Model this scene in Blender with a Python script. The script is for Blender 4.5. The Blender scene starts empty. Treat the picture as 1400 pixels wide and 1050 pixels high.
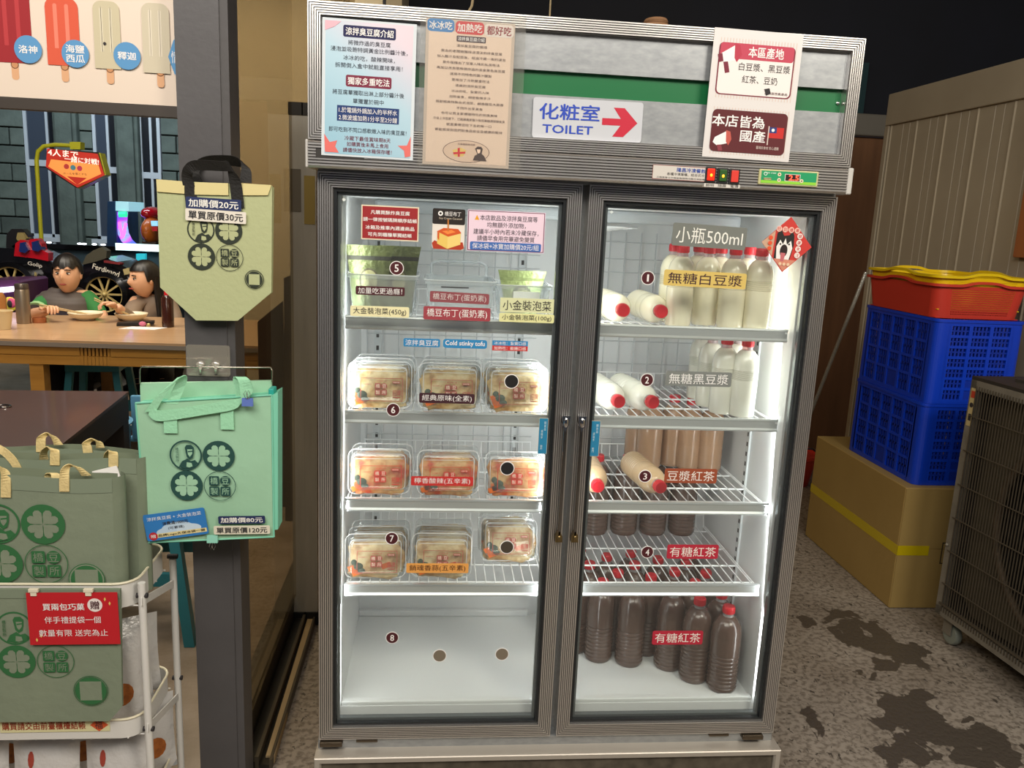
import bpy, bmesh, math, random
from mathutils import Vector, Matrix, Euler
random.seed(7)
S = bpy.context.scene
COL = S.collection
PI = math.pi

# ------------------------------------------------------------------ camera, world, lights, exposure
C0 = Vector((0.2709, -1.9125, 1.5213)); FPX = 1110.0
cd = bpy.data.cameras.new('camera'); cd.sensor_width = 36; cd.lens = FPX / 1400 * 36; cd.clip_start = 0.05
cam = bpy.data.objects.new('camera', cd); COL.objects.link(cam)
cam.location = C0; cam.rotation_euler = (1.3711883, -0.0443309, -0.0895747); S.camera = cam
RM = cam.rotation_euler.to_matrix()

w = bpy.data.worlds.new('night'); S.world = w; w.use_nodes = True
w.node_tree.nodes['Background'].inputs[0].default_value = (0.55, 0.60, 0.75, 1)
w.node_tree.nodes['Background'].inputs[1].default_value = 0.07
S.view_settings.view_transform = 'Standard'; S.view_settings.look = 'None'
S.view_settings.gamma = 1.0; S.view_settings.use_curve_mapping = False
S.view_settings.exposure = 0.0

def area(name, loc, target, sx, sy, power, col=(1, 1, 1)):
    l = bpy.data.lights.new(name, 'AREA'); l.shape = 'RECTANGLE'; l.size = sx; l.size_y = sy
    l.energy = power; l.color = col
    o = bpy.data.objects.new(name, l); COL.objects.link(o); o.location = loc
    o.rotation_euler = (Vector(target) - Vector(loc)).to_track_quat('-Z', 'Y').to_euler()
    return o
area('market_lamp', (-0.4, -2.6, 3.3), (0.4, 0.3, 0.9), 2.6, 1.3, 92, (1.0, 0.93, 0.84))
area('right_market_lamp', (2.2, -2.4, 3.2), (2.6, 1.2, 0.3), 1.4, 0.8, 72, (1.0, 0.92, 0.80))
area('dining_lamp', (-2.2, 2.4, 3.4), (-2.0, 3.6, 0.8), 2.4, 1.0, 85, (1.0, 0.90, 0.76))
area('arcade_lamp', (-3.0, 6.2, 3.6), (-3.4, 8.3, 1.4), 3.0, 0.8, 90, (0.78, 0.9, 1.0))
area('shop_lamp', (-0.9, 3.4, 3.0), (-0.6, 3.6, 0.5), 0.8, 0.8, 14, (1.0, 0.86, 0.62))
area('aisle_fill', (-1.3, 0.9, 3.4), (-0.9, 1.3, 0.5), 1.2, 0.5, 46, (1.0, 0.92, 0.78))  # unseen fill light, added to brighten the ladder beside the partition
area('signboard_lamp', (-0.9, -1.1, 2.75), (-0.6, 0.0, 2.0), 0.9, 0.2, 7, (1.0, 0.92, 0.84))
# strip lamps behind the fridge's door posts and header
area('fridge_lamp_left', (0.055, 0.075, 0.90), (0.32, 0.56, 0.86), 0.03, 1.28, 2.15, (0.98, 1.0, 1.0))
area('fridge_lamp_centre_left', (0.563, 0.075, 0.90), (0.36, 0.56, 0.86), 0.03, 1.28, 2.15, (0.98, 1.0, 1.0))
area('fridge_lamp_centre_right', (0.661, 0.075, 0.90), (0.86, 0.56, 0.86), 0.03, 1.28, 2.15, (0.98, 1.0, 1.0))
area('fridge_lamp_right', (1.168, 0.075, 0.90), (0.9, 0.56, 0.86), 0.03, 1.28, 2.15, (0.98, 1.0, 1.0))

def ray(px, py):
    return RM @ Vector(((px - 700) / FPX, -(py - 525) / FPX, -1))
def PY(px, py, v):
    d = ray(px, py); return C0 + d * ((v - C0.y) / d.y)
def PX(px, py, v):
    d = ray(px, py); return C0 + d * ((v - C0.x) / d.x)
def PZ(px, py, v):
    d = ray(px, py); return C0 + d * ((v - C0.z) / d.z)

# ------------------------------------------------------------------ materials
def lin(h):
    if isinstance(h, str):
        h = h.lstrip('#'); c = [int(h[i:i + 2], 16) / 255 for i in (0, 2, 4)]
    else: c = h
    return tuple(((x + .055) / 1.055) ** 2.4 if x > .04045 else x / 12.92 for x in c) + (1,)
MC = {}
def mat(name, col, rough=0.6, metal=0.0, noise=None, bump=None, coat=0.0, emit=None, spec=None):
    """noise = (scale, colour2, contrast[, stretch xyz])  bump = (scale, strength)"""
    if name in MC: return MC[name]
    m = bpy.data.materials.new(name); m.use_nodes = True; nt = m.node_tree; b = nt.nodes['Principled BSDF']
    b.inputs['Base Color'].default_value = lin(col); b.inputs['Roughness'].default_value = rough
    b.inputs['Metallic'].default_value = metal
    if spec is not None: b.inputs['Specular IOR Level'].default_value = spec
    if coat: b.inputs['Coat Weight'].default_value = coat; b.inputs['Coat Roughness'].default_value = 0.08
    if emit: b.inputs['Emission Color'].default_value = lin(emit[0]); b.inputs['Emission Strength'].default_value = emit[1]
    tc = None
    if noise or bump:
        tc = nt.nodes.new('ShaderNodeTexCoord')
    if noise:
        mp = nt.nodes.new('ShaderNodeMapping'); nt.links.new(tc.outputs['Object'], mp.inputs[0])
        if len(noise) > 3: mp.inputs['Scale'].default_value = noise[3]
        n = nt.nodes.new('ShaderNodeTexNoise'); n.inputs['Scale'].default_value = noise[0]; n.inputs['Detail'].default_value = 5
        nt.links.new(mp.outputs[0], n.inputs['Vector'])
        r = nt.nodes.new('ShaderNodeValToRGB'); k = noise[2]
        r.color_ramp.elements[0].position = 0.5 - k; r.color_ramp.elements[1].position = 0.5 + k
        r.color_ramp.elements[0].color = lin(noise[1]); r.color_ramp.elements[1].color = lin(col)
        nt.links.new(n.outputs[0], r.inputs[0]); nt.links.new(r.outputs[0], b.inputs['Base Color'])
    if bump:
        n2 = nt.nodes.new('ShaderNodeTexNoise'); n2.inputs['Scale'].default_value = bump[0]; n2.inputs['Detail'].default_value = 4
        nt.links.new(tc.outputs['Object'], n2.inputs['Vector'])
        bp = nt.nodes.new('ShaderNodeBump'); bp.inputs['Strength'].default_value = bump[1]; bp.inputs['Distance'].default_value = 0.01
        nt.links.new(n2.outputs[0], bp.inputs['Height']); nt.links.new(bp.outputs[0], b.inputs['Normal'])
    MC[name] = m; return m
def clear(name, tint='#ffffff', haze=0.06, gloss=1.0, rough=0.05, hazecol='#ffffff', base=0.04):
    """see-through sheet: transparent + mirror-like film by angle + a little milky haze"""
    if name in MC: return MC[name]
    m = bpy.data.materials.new(name); m.use_nodes = True; nt = m.node_tree; nt.nodes.clear()
    out = nt.nodes.new('ShaderNodeOutputMaterial'); tr = nt.nodes.new('ShaderNodeBsdfTransparent'); tr.inputs[0].default_value = lin(tint)
    gl = nt.nodes.new('ShaderNodeBsdfGlossy'); gl.inputs['Roughness'].default_value = rough
    df = nt.nodes.new('ShaderNodeBsdfDiffuse'); df.inputs[0].default_value = lin(hazecol)
    mx = nt.nodes.new('ShaderNodeMixShader'); mx.inputs[0].default_value = haze
    nt.links.new(tr.outputs[0], mx.inputs[1]); nt.links.new(df.outputs[0], mx.inputs[2])
    lw = nt.nodes.new('ShaderNodeLayerWeight'); lw.inputs[0].default_value = 0.35
    pw = nt.nodes.new('ShaderNodeMath'); pw.operation = 'POWER'; nt.links.new(lw.outputs['Facing'], pw.inputs[0]); pw.inputs[1].default_value = 3.0
    mu = nt.nodes.new('ShaderNodeMath'); mu.operation = 'MULTIPLY_ADD'; nt.links.new(pw.outputs[0], mu.inputs[0])
    mu.inputs[1].default_value = 0.5 * gloss; mu.inputs[2].default_value = base * gloss
    m2 = nt.nodes.new('ShaderNodeMixShader'); nt.links.new(mu.outputs[0], m2.inputs[0])
    nt.links.new(mx.outputs[0], m2.inputs[1]); nt.links.new(gl.outputs[0], m2.inputs[2]); nt.links.new(m2.outputs[0], out.inputs[0])
    MC[name] = m; return m
def P(h, rough=0.75):          # plain printed / painted colour
    return mat('paint_' + h.lstrip('#') + ('' if rough == 0.75 else str(rough)), h, rough)

ALU = mat('aluminium', '#e6e3df', 0.28, 0.93)
ALU2 = mat('brushed_sheet', '#a6a9ab', 0.40, 0.6, (45, '#8b8f92', .3, (1, 1, 2.2)))
GROOVE_SHADE = mat('groove_shade', '#4a4744', 0.6, 0.3)  # shade of the rib recesses, painted in as a darker metal
CHROME = mat('chrome', '#d8d8d8', 0.12, 1.0)
BLACK = mat('black_rubber', '#121314', 0.5)
LINER = mat('white_liner', '#e4e6e6', 0.4)
WIRE = mat('white_wire', '#f2f4f5', 0.35)
GWIRE = mat('grey_wire', '#c3c7c9', 0.4)
GLASS = clear('door_glass', '#f8faf9', 0.012, 0.8, 0.0, base=0.025)
PET = clear('clear_plastic', '#f7f9f9', 0.055, 1.4, 0.08)
BIN = clear('frosted_plastic', '#eef4f6', 0.26, 1.0, 0.2)
PETN = clear('bottle_neck_plastic', '#f2d0cf', 0.25, 1.2, 0.12)

# ------------------------------------------------------------------ mesh builder
class G:
    def __init__(s): s.v = []; s.f = []; s.mi = []; s.mats = []; s.cur = 0
    def use(s, m):
        if m not in s.mats: s.mats.append(m)
        s.cur = s.mats.index(m); return s
    def add(s, vs, fs):
        n = len(s.v); s.v += [tuple(v) for v in vs]
        for f in fs: s.f.append(tuple(n + i for i in f)); s.mi.append(s.cur)
    def box(s, x0, x1, y0, y1, z0, z1, bev=0):
        if x0 > x1: x0, x1 = x1, x0
        if y0 > y1: y0, y1 = y1, y0
        if z0 > z1: z0, z1 = z1, z0
        if not bev:
            s.add([(x, y, z) for x in (x0, x1) for y in (y0, y1) for z in (z0, z1)],
                  [(0, 1, 3, 2), (4, 6, 7, 5), (0, 4, 5, 1), (2, 3, 7, 6), (0, 2, 6, 4), (1, 5, 7, 3)]); return s
        bm = bmesh.new(); bmesh.ops.create_cube(bm, size=1)
        for v in bm.verts: v.co = ((x0 + x1) / 2 + v.co.x * (x1 - x0), (y0 + y1) / 2 + v.co.y * (y1 - y0), (z0 + z1) / 2 + v.co.z * (z1 - z0))
        bmesh.ops.bevel(bm, geom=bm.edges[:], offset=bev, segments=2, affect='EDGES', profile=0.5)
        s.bm(bm); return s
    def bm(s, bm):
        bm.verts.index_update(); s.add([v.co[:] for v in bm.verts], [[v.index for v in f.verts] for f in bm.faces]); bm.free()
    def obox(s, c, ax, ay, az):     # oriented box: centre and three half-axes
        c, ax, ay, az = map(Vector, (c, ax, ay, az))
        s.add([c + i * ax + j * ay + k * az for i in (-1, 1) for j in (-1, 1) for k in (-1, 1)],
              [(0, 1, 3, 2), (4, 6, 7, 5), (0, 4, 5, 1), (2, 3, 7, 6), (0, 2, 6, 4), (1, 5, 7, 3)]); return s
    def tube(s, path, r, n=8, caps=True):
        path = [Vector(p) for p in path]; k = len(path); rs = r if isinstance(r, (list, tuple)) else [r] * k
        base = len(s.v); up = Vector((0, 0, 1)); prev = None
        vs = []
        for i, p in enumerate(path):
            t = (path[min(i + 1, k - 1)] - path[max(i - 1, 0)]).normalized()
            if prev is None:
                a = t.cross(up); a = a if a.length > 1e-3 else t.cross(Vector((1, 0, 0)))
            else: a = prev - t * prev.dot(t)
            a.normalize(); b = t.cross(a); prev = a
            for j in range(n):
                g = 2 * PI * j / n; vs.append(p + (a * math.cos(g) + b * math.sin(g)) * rs[i])
        fs = [(i * n + j, i * n + (j + 1) % n, (i + 1) * n + (j + 1) % n, (i + 1) * n + j) for i in range(k - 1) for j in range(n)]
        if caps: fs += [tuple(range(n))[::-1], tuple((k - 1) * n + j for j in range(n))]
        s.add(vs, fs); return s
    def lathe(s, prof, n=24, c=(0, 0, 0), axis='z', caps=True):
        vs = []
        for r, h in prof:
            for j in range(n):
                g = 2 * PI * j / n; x, y = r * math.cos(g), r * math.sin(g)
                q = (x, y, h) if axis == 'z' else ((x, h, y) if axis == 'y' else (h, x, y))
                vs.append((c[0] + q[0], c[1] + q[1], c[2] + q[2]))
        k = len(prof)
        fs = [(i * n + j, i * n + (j + 1) % n, (i + 1) * n + (j + 1) % n, (i + 1) * n + j) for i in range(k - 1) for j in range(n)]
        if caps and prof[0][0] > 1e-5: fs.append(tuple(range(n))[::-1])
        if caps and prof[-1][0] > 1e-5: fs.append(tuple((k - 1) * n + j for j in range(n)))
        s.add(vs, fs); return s
    def prism(s, poly, d0, d1, plane='xz'):   # polygon extruded along the third axis
        def q(a, b, d): return {'xz': (a, d, b), 'xy': (a, b, d), 'yz': (d, a, b)}[plane]
        n = len(poly); s.add([q(a, b, d0) for a, b in poly] + [q(a, b, d1) for a, b in poly],
              [tuple(range(n)), tuple(range(2 * n - 1, n - 1, -1))] + [(i, i + n, (i + 1) % n + n, (i + 1) % n) for i in range(n)]); return s
    def grid(s, fn, nu, nv, closeu=False):
        vs = [fn(i / (nu if closeu else nu - 1), j / (nv - 1)) for j in range(nv) for i in range(nu)]
        fs = [(j * nu + i, j * nu + (i + 1) % nu, (j + 1) * nu + (i + 1) % nu, (j + 1) * nu + i) for j in range(nv - 1) for i in range(nu if closeu else nu - 1)]
        s.add(vs, fs); return s
    def frame(s, x0, x1, z0, z1, prof, groove=None, gy=0):       # mitred frame facing -y; prof = [(inset, y)]
        vs = []; k0 = len(s.f)
        for d, y in prof: vs += [(x0 + d, y, z0 + d), (x1 - d, y, z0 + d), (x1 - d, y, z1 - d), (x0 + d, y, z1 - d)]
        fs = [(i * 4 + j, i * 4 + (j + 1) % 4, (i + 1) * 4 + (j + 1) % 4, (i + 1) * 4 + j) for i in range(len(prof) - 1) for j in range(4)]
        s.add(vs, fs)
        if groove:
            c = s.cur; s.use(groove); gi = s.cur; s.cur = c
            for i in range(len(prof) - 1):
                if abs(prof[i][1] - gy) < 1e-6 and abs(prof[i + 1][1] - gy) < 1e-6:
                    for j in range(4): s.mi[k0 + i * 4 + j] = gi
        return s
    def ribbon(s, path, wd, t=0.0015):        # strap: path of points, width vector (one or per point)
        path = [Vector(p) for p in path]; k = len(path); W = [Vector(wd)] * k if not isinstance(wd[0], (list, tuple, Vector)) else [Vector(x) for x in wd]
        if k > 3:       # smooth the strap
            def cr(L, i, t):
                a, b, c, d = L[max(i - 1, 0)], L[i], L[i + 1], L[min(i + 2, k - 1)]
                return .5 * ((2 * b) + (c - a) * t + (2 * a - 5 * b + 4 * c - d) * t * t + (3 * b - a - 3 * c + d) * t ** 3)
            path, W = [cr(path, i, t / 4) for i in range(k - 1) for t in range(4)] + [path[-1]], [cr(W, i, t / 4) for i in range(k - 1) for t in range(4)] + [W[-1]]
            k = len(path)
        vs = []
        for i, p in enumerate(path):
            tg = (path[min(i + 1, k - 1)] - path[max(i - 1, 0)]).normalized(); n = tg.cross(W[i]).normalized() * t / 2
            vs += [p - W[i] / 2 - n, p + W[i] / 2 - n, p + W[i] / 2 + n, p - W[i] / 2 + n]
        fs = [(i * 4 + j, i * 4 + (j + 1) % 4, (i + 1) * 4 + (j + 1) % 4, (i + 1) * 4 + j) for i in range(k - 1) for j in range(4)] + [(3, 2, 1, 0), tuple((k - 1) * 4 + j for j in range(4))]
        s.add(vs, fs); return s
    def ell(s, c, r, n=12, m=8, rot=None):
        c = Vector(c); R = Euler(rot).to_matrix() if rot else Matrix.Identity(3)
        vs = [c + R @ Vector((0, 0, -r[2]))]
        for j in range(1, m):
            a = -PI / 2 + PI * j / m
            for i in range(n):
                g = 2 * PI * i / n; vs.append(c + R @ Vector((r[0] * math.cos(a) * math.cos(g), r[1] * math.cos(a) * math.sin(g), r[2] * math.sin(a))))
        vs.append(c + R @ Vector((0, 0, r[2]))); L = len(vs) - 1
        fs = [(0, 1 + (i + 1) % n, 1 + i) for i in range(n)]
        fs += [(1 + j * n + i, 1 + j * n + (i + 1) % n, 1 + (j + 1) * n + (i + 1) % n, 1 + (j + 1) * n + i) for j in range(m - 2) for i in range(n)]
        fs += [(L, 1 + (m - 2) * n + i, 1 + (m - 2) * n + (i + 1) % n) for i in range(n)]
        s.add(vs, fs); return s
    def mesh(s, name, off=Vector((0, 0, 0)), smooth=None):
        me = bpy.data.meshes.new(name)
        me.from_pydata([(v[0] - off.x, v[1] - off.y, v[2] - off.z) for v in s.v], [], s.f)
        for m in s.mats: me.materials.append(m)
        me.polygons.foreach_set('material_index', s.mi)
        bm = bmesh.new(); bm.from_mesh(me); bmesh.ops.recalc_face_normals(bm, faces=bm.faces); bm.to_mesh(me); bm.free()
        if smooth:
            me.polygons.foreach_set('use_smooth', [True] * len(me.polygons)); me.set_sharp_from_angle(angle=math.radians(smooth))
        me.update(); return me

WL = {}
def link(o, parent, wl):
    COL.objects.link(o); WL[o.name] = wl
    if parent: o.parent = parent
    return o
def thing(name, label, cat, loc=(0, 0, 0), group=None):
    o = bpy.data.objects.new(name, None); o.empty_display_size = 0.05; o.location = loc; link(o, None, Vector(loc))
    o['label'] = label; o['category'] = cat
    if group: o['group'] = group
    return o
def obj(name, g, parent=None, smooth=None, loc=None, label=None, mesh=None):
    """part: vertices are given in world coordinates of an unrotated parent"""
    wl = WL[parent.name] if parent else Vector(loc or (0, 0, 0))
    me = mesh or g.mesh(name, wl, smooth)
    o = bpy.data.objects.new(name, me)
    if not parent: o.location = wl
    link(o, parent, wl)
    if label: o['label'] = label
    return o
def tag(o, label, cat, group=None):
    o['label'] = label; o['category'] = cat
    if group: o['group'] = group
    return o
def struct(name, g, smooth=None, loc=None):
    o = obj(name, g, None, smooth, loc); o['kind'] = 'structure'; return o
def dup(o, parent=None, label=None, group=None, loc=None, rot=None):
    c = o.copy(); COL.objects.link(c); c.parent = parent; WL[c.name] = Vector(loc) if loc else WL[o.name]
    if loc is not None: c.location = loc
    if rot is not None: c.rotation_euler = rot
    if label: c['label'] = label
    if group: c['group'] = group
    for ch in list(o.children): dup(ch, c)
    return c
first_used = set()
def place(proto, label, loc, rot=(0, 0, 0), group=None):
    if proto.name not in first_used:
        first_used.add(proto.name); proto['label'] = label; proto.location = loc; proto.rotation_euler = rot
        if group: proto['group'] = group
        return proto
    return dup(proto, None, label, group, loc, rot)

# ------------------------------------------------------------------ text and print
TC = {}
def text_geo(body, bold=False):
    k = (body, bold)
    if k in TC: return TC[k]
    c = bpy.data.curves.new('t', 'FONT'); c.body = body; c.resolution_u = 2
    o = bpy.data.objects.new('t', c); COL.objects.link(o)
    bpy.context.view_layer.update()
    me = bpy.data.meshes.new_from_object(o.evaluated_get(bpy.context.evaluated_depsgraph_get()))
    vs = [v.co[:2] for v in me.vertices]; fs = [tuple(p.vertices) for p in me.polygons]
    bpy.data.objects.remove(o); bpy.data.curves.remove(c); bpy.data.meshes.remove(me)
    if not vs: TC[k] = ([], []); return TC[k]
    vs = [(v[0], v[1], 0) for v in vs]
    if bold:      # a heavier weight: three copies of the print, each a hair's breadth apart
        n = len(vs); v0 = vs; f0 = fs; vs = []; fs = []
        for i, (dx, dy) in enumerate(((-.016, -.010), (.016, -.008), (0, .014))):
            vs += [(v[0] + dx, v[1] + dy, i) for v in v0]; fs += [tuple(q + i * n for q in f) for f in f0]
    x0 = min(v[0] for v in vs); x1 = max(v[0] for v in vs); y0 = min(v[1] for v in vs); y1 = max(v[1] for v in vs)
    TC[k] = ([((v[0] - x0) / (x1 - x0) - .5, (v[1] - y0) / max(y1 - y0, 1e-6) - .5, v[2]) for v in vs], fs); return TC[k]

class Sheet:
    """flat print on a board: local x right, z up, facing -y; u,v fractions from the top left corner"""
    def __init__(s, w, h, y0=0.0): s.w = w; s.h = h; s.P = G(); s.T = G(); s.y = y0; s.k = 0
    def xz(s, u, v): return ((u - .5) * s.w, (.5 - v) * s.h)
    def poly(s, pts, m, ly=None):
        s.k += 1; y = s.y - 0.0003 - 0.00012 * s.k if ly is None else s.y - ly
        s.P.use(m).add([(a, y, b) for a, b in [s.xz(u, v) for u, v in pts]], [tuple(range(len(pts)))])
    def rect(s, u, v, w, h, m, r=0.0, rot=0):
        a, b = w / 2, h / 2
        if r <= 0: pts = [(-a, -b), (a, -b), (a, b), (-a, b)]
        else:
            rv = r * s.w / s.h; pts = []
            for cx, cy, g0 in ((a - r, -b + rv, -90), (a - r, b - rv, 0), (-a + r, b - rv, 90), (-a + r, -b + rv, 180)):
                for q in range(5):
                    g = math.radians(g0 + q * 22.5); pts.append((cx + r * math.cos(g), cy + rv * math.sin(g)))
        s.poly([(u + p, v + q) for p, q in pts], m)
    def disc(s, u, v, rx, m, ry=None, n=28):
        ry = ry if ry is not None else rx * s.w / s.h
        s.poly([(u + rx * math.cos(2 * PI * i / n), v + ry * math.sin(2 * PI * i / n)) for i in range(n)], m)
    def ring(s, u, v, rx, t, m, n=32, ry=None):
        ry = ry if ry is not None else rx * s.w / s.h; s.k += 1; y = s.y - 0.0003 - 0.00012 * s.k
        vs = []
        for i in range(n):
            c, d = math.cos(2 * PI * i / n), math.sin(2 * PI * i / n)
            for f in (1, 1 - t): a, b = s.xz(u + rx * c * f, v + ry * d * f); vs.append((a, y, b))
        s.P.use(m).add(vs, [(2 * i, 2 * ((i + 1) % n), 2 * ((i + 1) % n) + 1, 2 * i + 1) for i in range(n)])
    def text(s, body, u, v, w, h, m, bold=False, rot=0, vert=False):
        if vert:
            n = len(body)
            for i, ch in enumerate(body): s.text(ch, u, v - h / 2 + h * (i + .5) / n, w, h / n * .86, m, bold)
            return
        vs, fs = text_geo(body, bold); cx, cz = s.xz(u, v); W, H = w * s.w, h * s.h; cr, sr = math.cos(rot), math.sin(rot)
        s.T.use(m).add([(cx + a * W * cr - b * H * sr, s.y - 0.0004 - 0.00012 * (s.k + 3) - .00006 * ly, cz + a * W * sr + b * H * cr) for a, b, ly in vs], fs)
    def emblem(s, u, v, r, m, bg):    # portrait roundel, two clover roundels, four-character roundel; u,v = centre, r in fraction of width
        q = s.w / s.h; f = r
        def A(du, dv): return u + du * f, v + dv * f * q
        a = A(-1.02, -1.0); s.ring(a[0], a[1], f, .1, m)
        s.poly([(a[0] + f * x, a[1] + f * q * y) for x, y in ((-.05, -.5), (.05, -.68), (.35, -.7), (.52, -.52), (.5, -.15), (.42, .15), (.22, .28), (.05, .1), (0, -.2))], m)
        s.poly([(a[0] + f * x, a[1] + f * q * y) for x, y in ((.1, -.4), (.42, -.4), (.4, -.1), (.25, .1), (.14, -.05))], bg)
        s.poly([(a[0] + f * x, a[1] + f * q * y) for x, y in ((.14, -.28), (.42, -.32), (.42, -.24), (.14, -.2))], m)
        s.poly([(a[0] + f * x, a[1] + f * q * y) for x, y in ((-.45, .78), (-.25, .4), (.1, .2), (.3, .38), (.55, .3), (.75, .5), (.5, .76), (0, .88))], m)
        s.poly([(a[0] + f * x, a[1] + f * q * y) for x, y in ((.02, .75), (.05, .45), (.35, .5), (.4, .72), (.2, .8))], bg)
        s.text('橋豆製所', a[0] - .52 * f, a[1] - .02 * f * q, .2 * f, 1.0 * f * q, m, vert=True)
        for dx, dy in ((1.02, -1.0), (-1.02, 1.0)):
            b = A(dx, dy); s.disc(b[0], b[1], f, m)
            for gx, gy in ((1, 1), (1, -1), (-1, 1), (-1, -1)):
                pts = []
                for i in range(18):
                    t = 2 * PI * i / 18; hx = .40 * math.sin(t) ** 3; hy = (13 * math.cos(t) - 5 * math.cos(2 * t) - 2 * math.cos(3 * t) - math.cos(4 * t)) / 32 * .84 + .42
                    an = math.atan2(gy, gx) - PI / 2; X = hx * math.cos(an) - hy * math.sin(an); Y = hx * math.sin(an) + hy * math.cos(an)
                    pts.append((b[0] + f * X, b[1] + f * q * Y))
                s.poly(pts, bg, ly=0.0008 + .00012 * s.k)
        b = A(1.05, 1.0); s.ring(b[0], b[1], f, .04, m)
        for i, ch in enumerate('橋豆製所'):
            x = b[0] + (-.35 if i % 2 == 0 else .35) * f; y = b[1] + (-.35 if i < 2 else .35) * f * q
            if i == 1: s.disc(x, y, .33 * f, m)
            else: s.rect(x, y, .62 * f, .62 * f * q, m, r=.06 * f)
            s.text(ch, x, y, .46 * f, .46 * f * q, bg)
    def build(s, parent, smooth=None):
        if s.P.v: obj('print', s.P, None, mesh=s.P.mesh('print')).parent = parent
        if s.T.v: obj('lettering', s.T, None, mesh=s.T.mesh('lettering')).parent = parent

def rrect(w, h, r, n=4):
    r = max(r, 1e-4); pts = []
    for cx, cy, g0 in ((w / 2 - r, -h / 2 + r, -90), (w / 2 - r, h / 2 - r, 0), (-w / 2 + r, h / 2 - r, 90), (-w / 2 + r, -h / 2 + r, 180)):
        for q in range(n + 1):
            g = math.radians(g0 + q * 90 / n); pts.append((cx + r * math.cos(g), cy + r * math.sin(g)))
    return pts
def sign(name, label, cat, TL, TR, BR, BL, Y, m, r=0.0, t=0.001, group=None, draw=None):
    a, b, c, d = (PY(q[0], q[1], Y) for q in (TL, TR, BR, BL))
    ctr = (a + b + c + d) / 4; ux = ((b - a) + (c - d)) / 2; W = ux.length; H = ((a - d).length + (b - c).length) / 2
    g = G().use(m).prism(rrect(W, H, r), -t / 2, t / 2)
    o = obj(name, g, None, loc=(0, 0, 0)); o.location = ctr; o.rotation_euler = (0, -math.atan2(ux.z, ux.x), 0)
    tag(o, label, cat, group)
    if draw:
        s = Sheet(W, H, -t / 2); draw(s); s.build(o)
    return o
def rsign(name, label, cat, cx, cy, w, h, Y, m, tilt=0.0, **k):
    """by centre pixel and pixel size; tilt = slope of its top edge"""
    dx, dy = w / 2, h / 2; s = tilt + (818.8 - cy) / (12153 - cx)
    return sign(name, label, cat, (cx - dx, cy - dy - s * dx), (cx + dx, cy - dy + s * dx), (cx + dx, cy + dy + s * dx), (cx - dx, cy + dy - s * dx), Y, m, **k)

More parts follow.
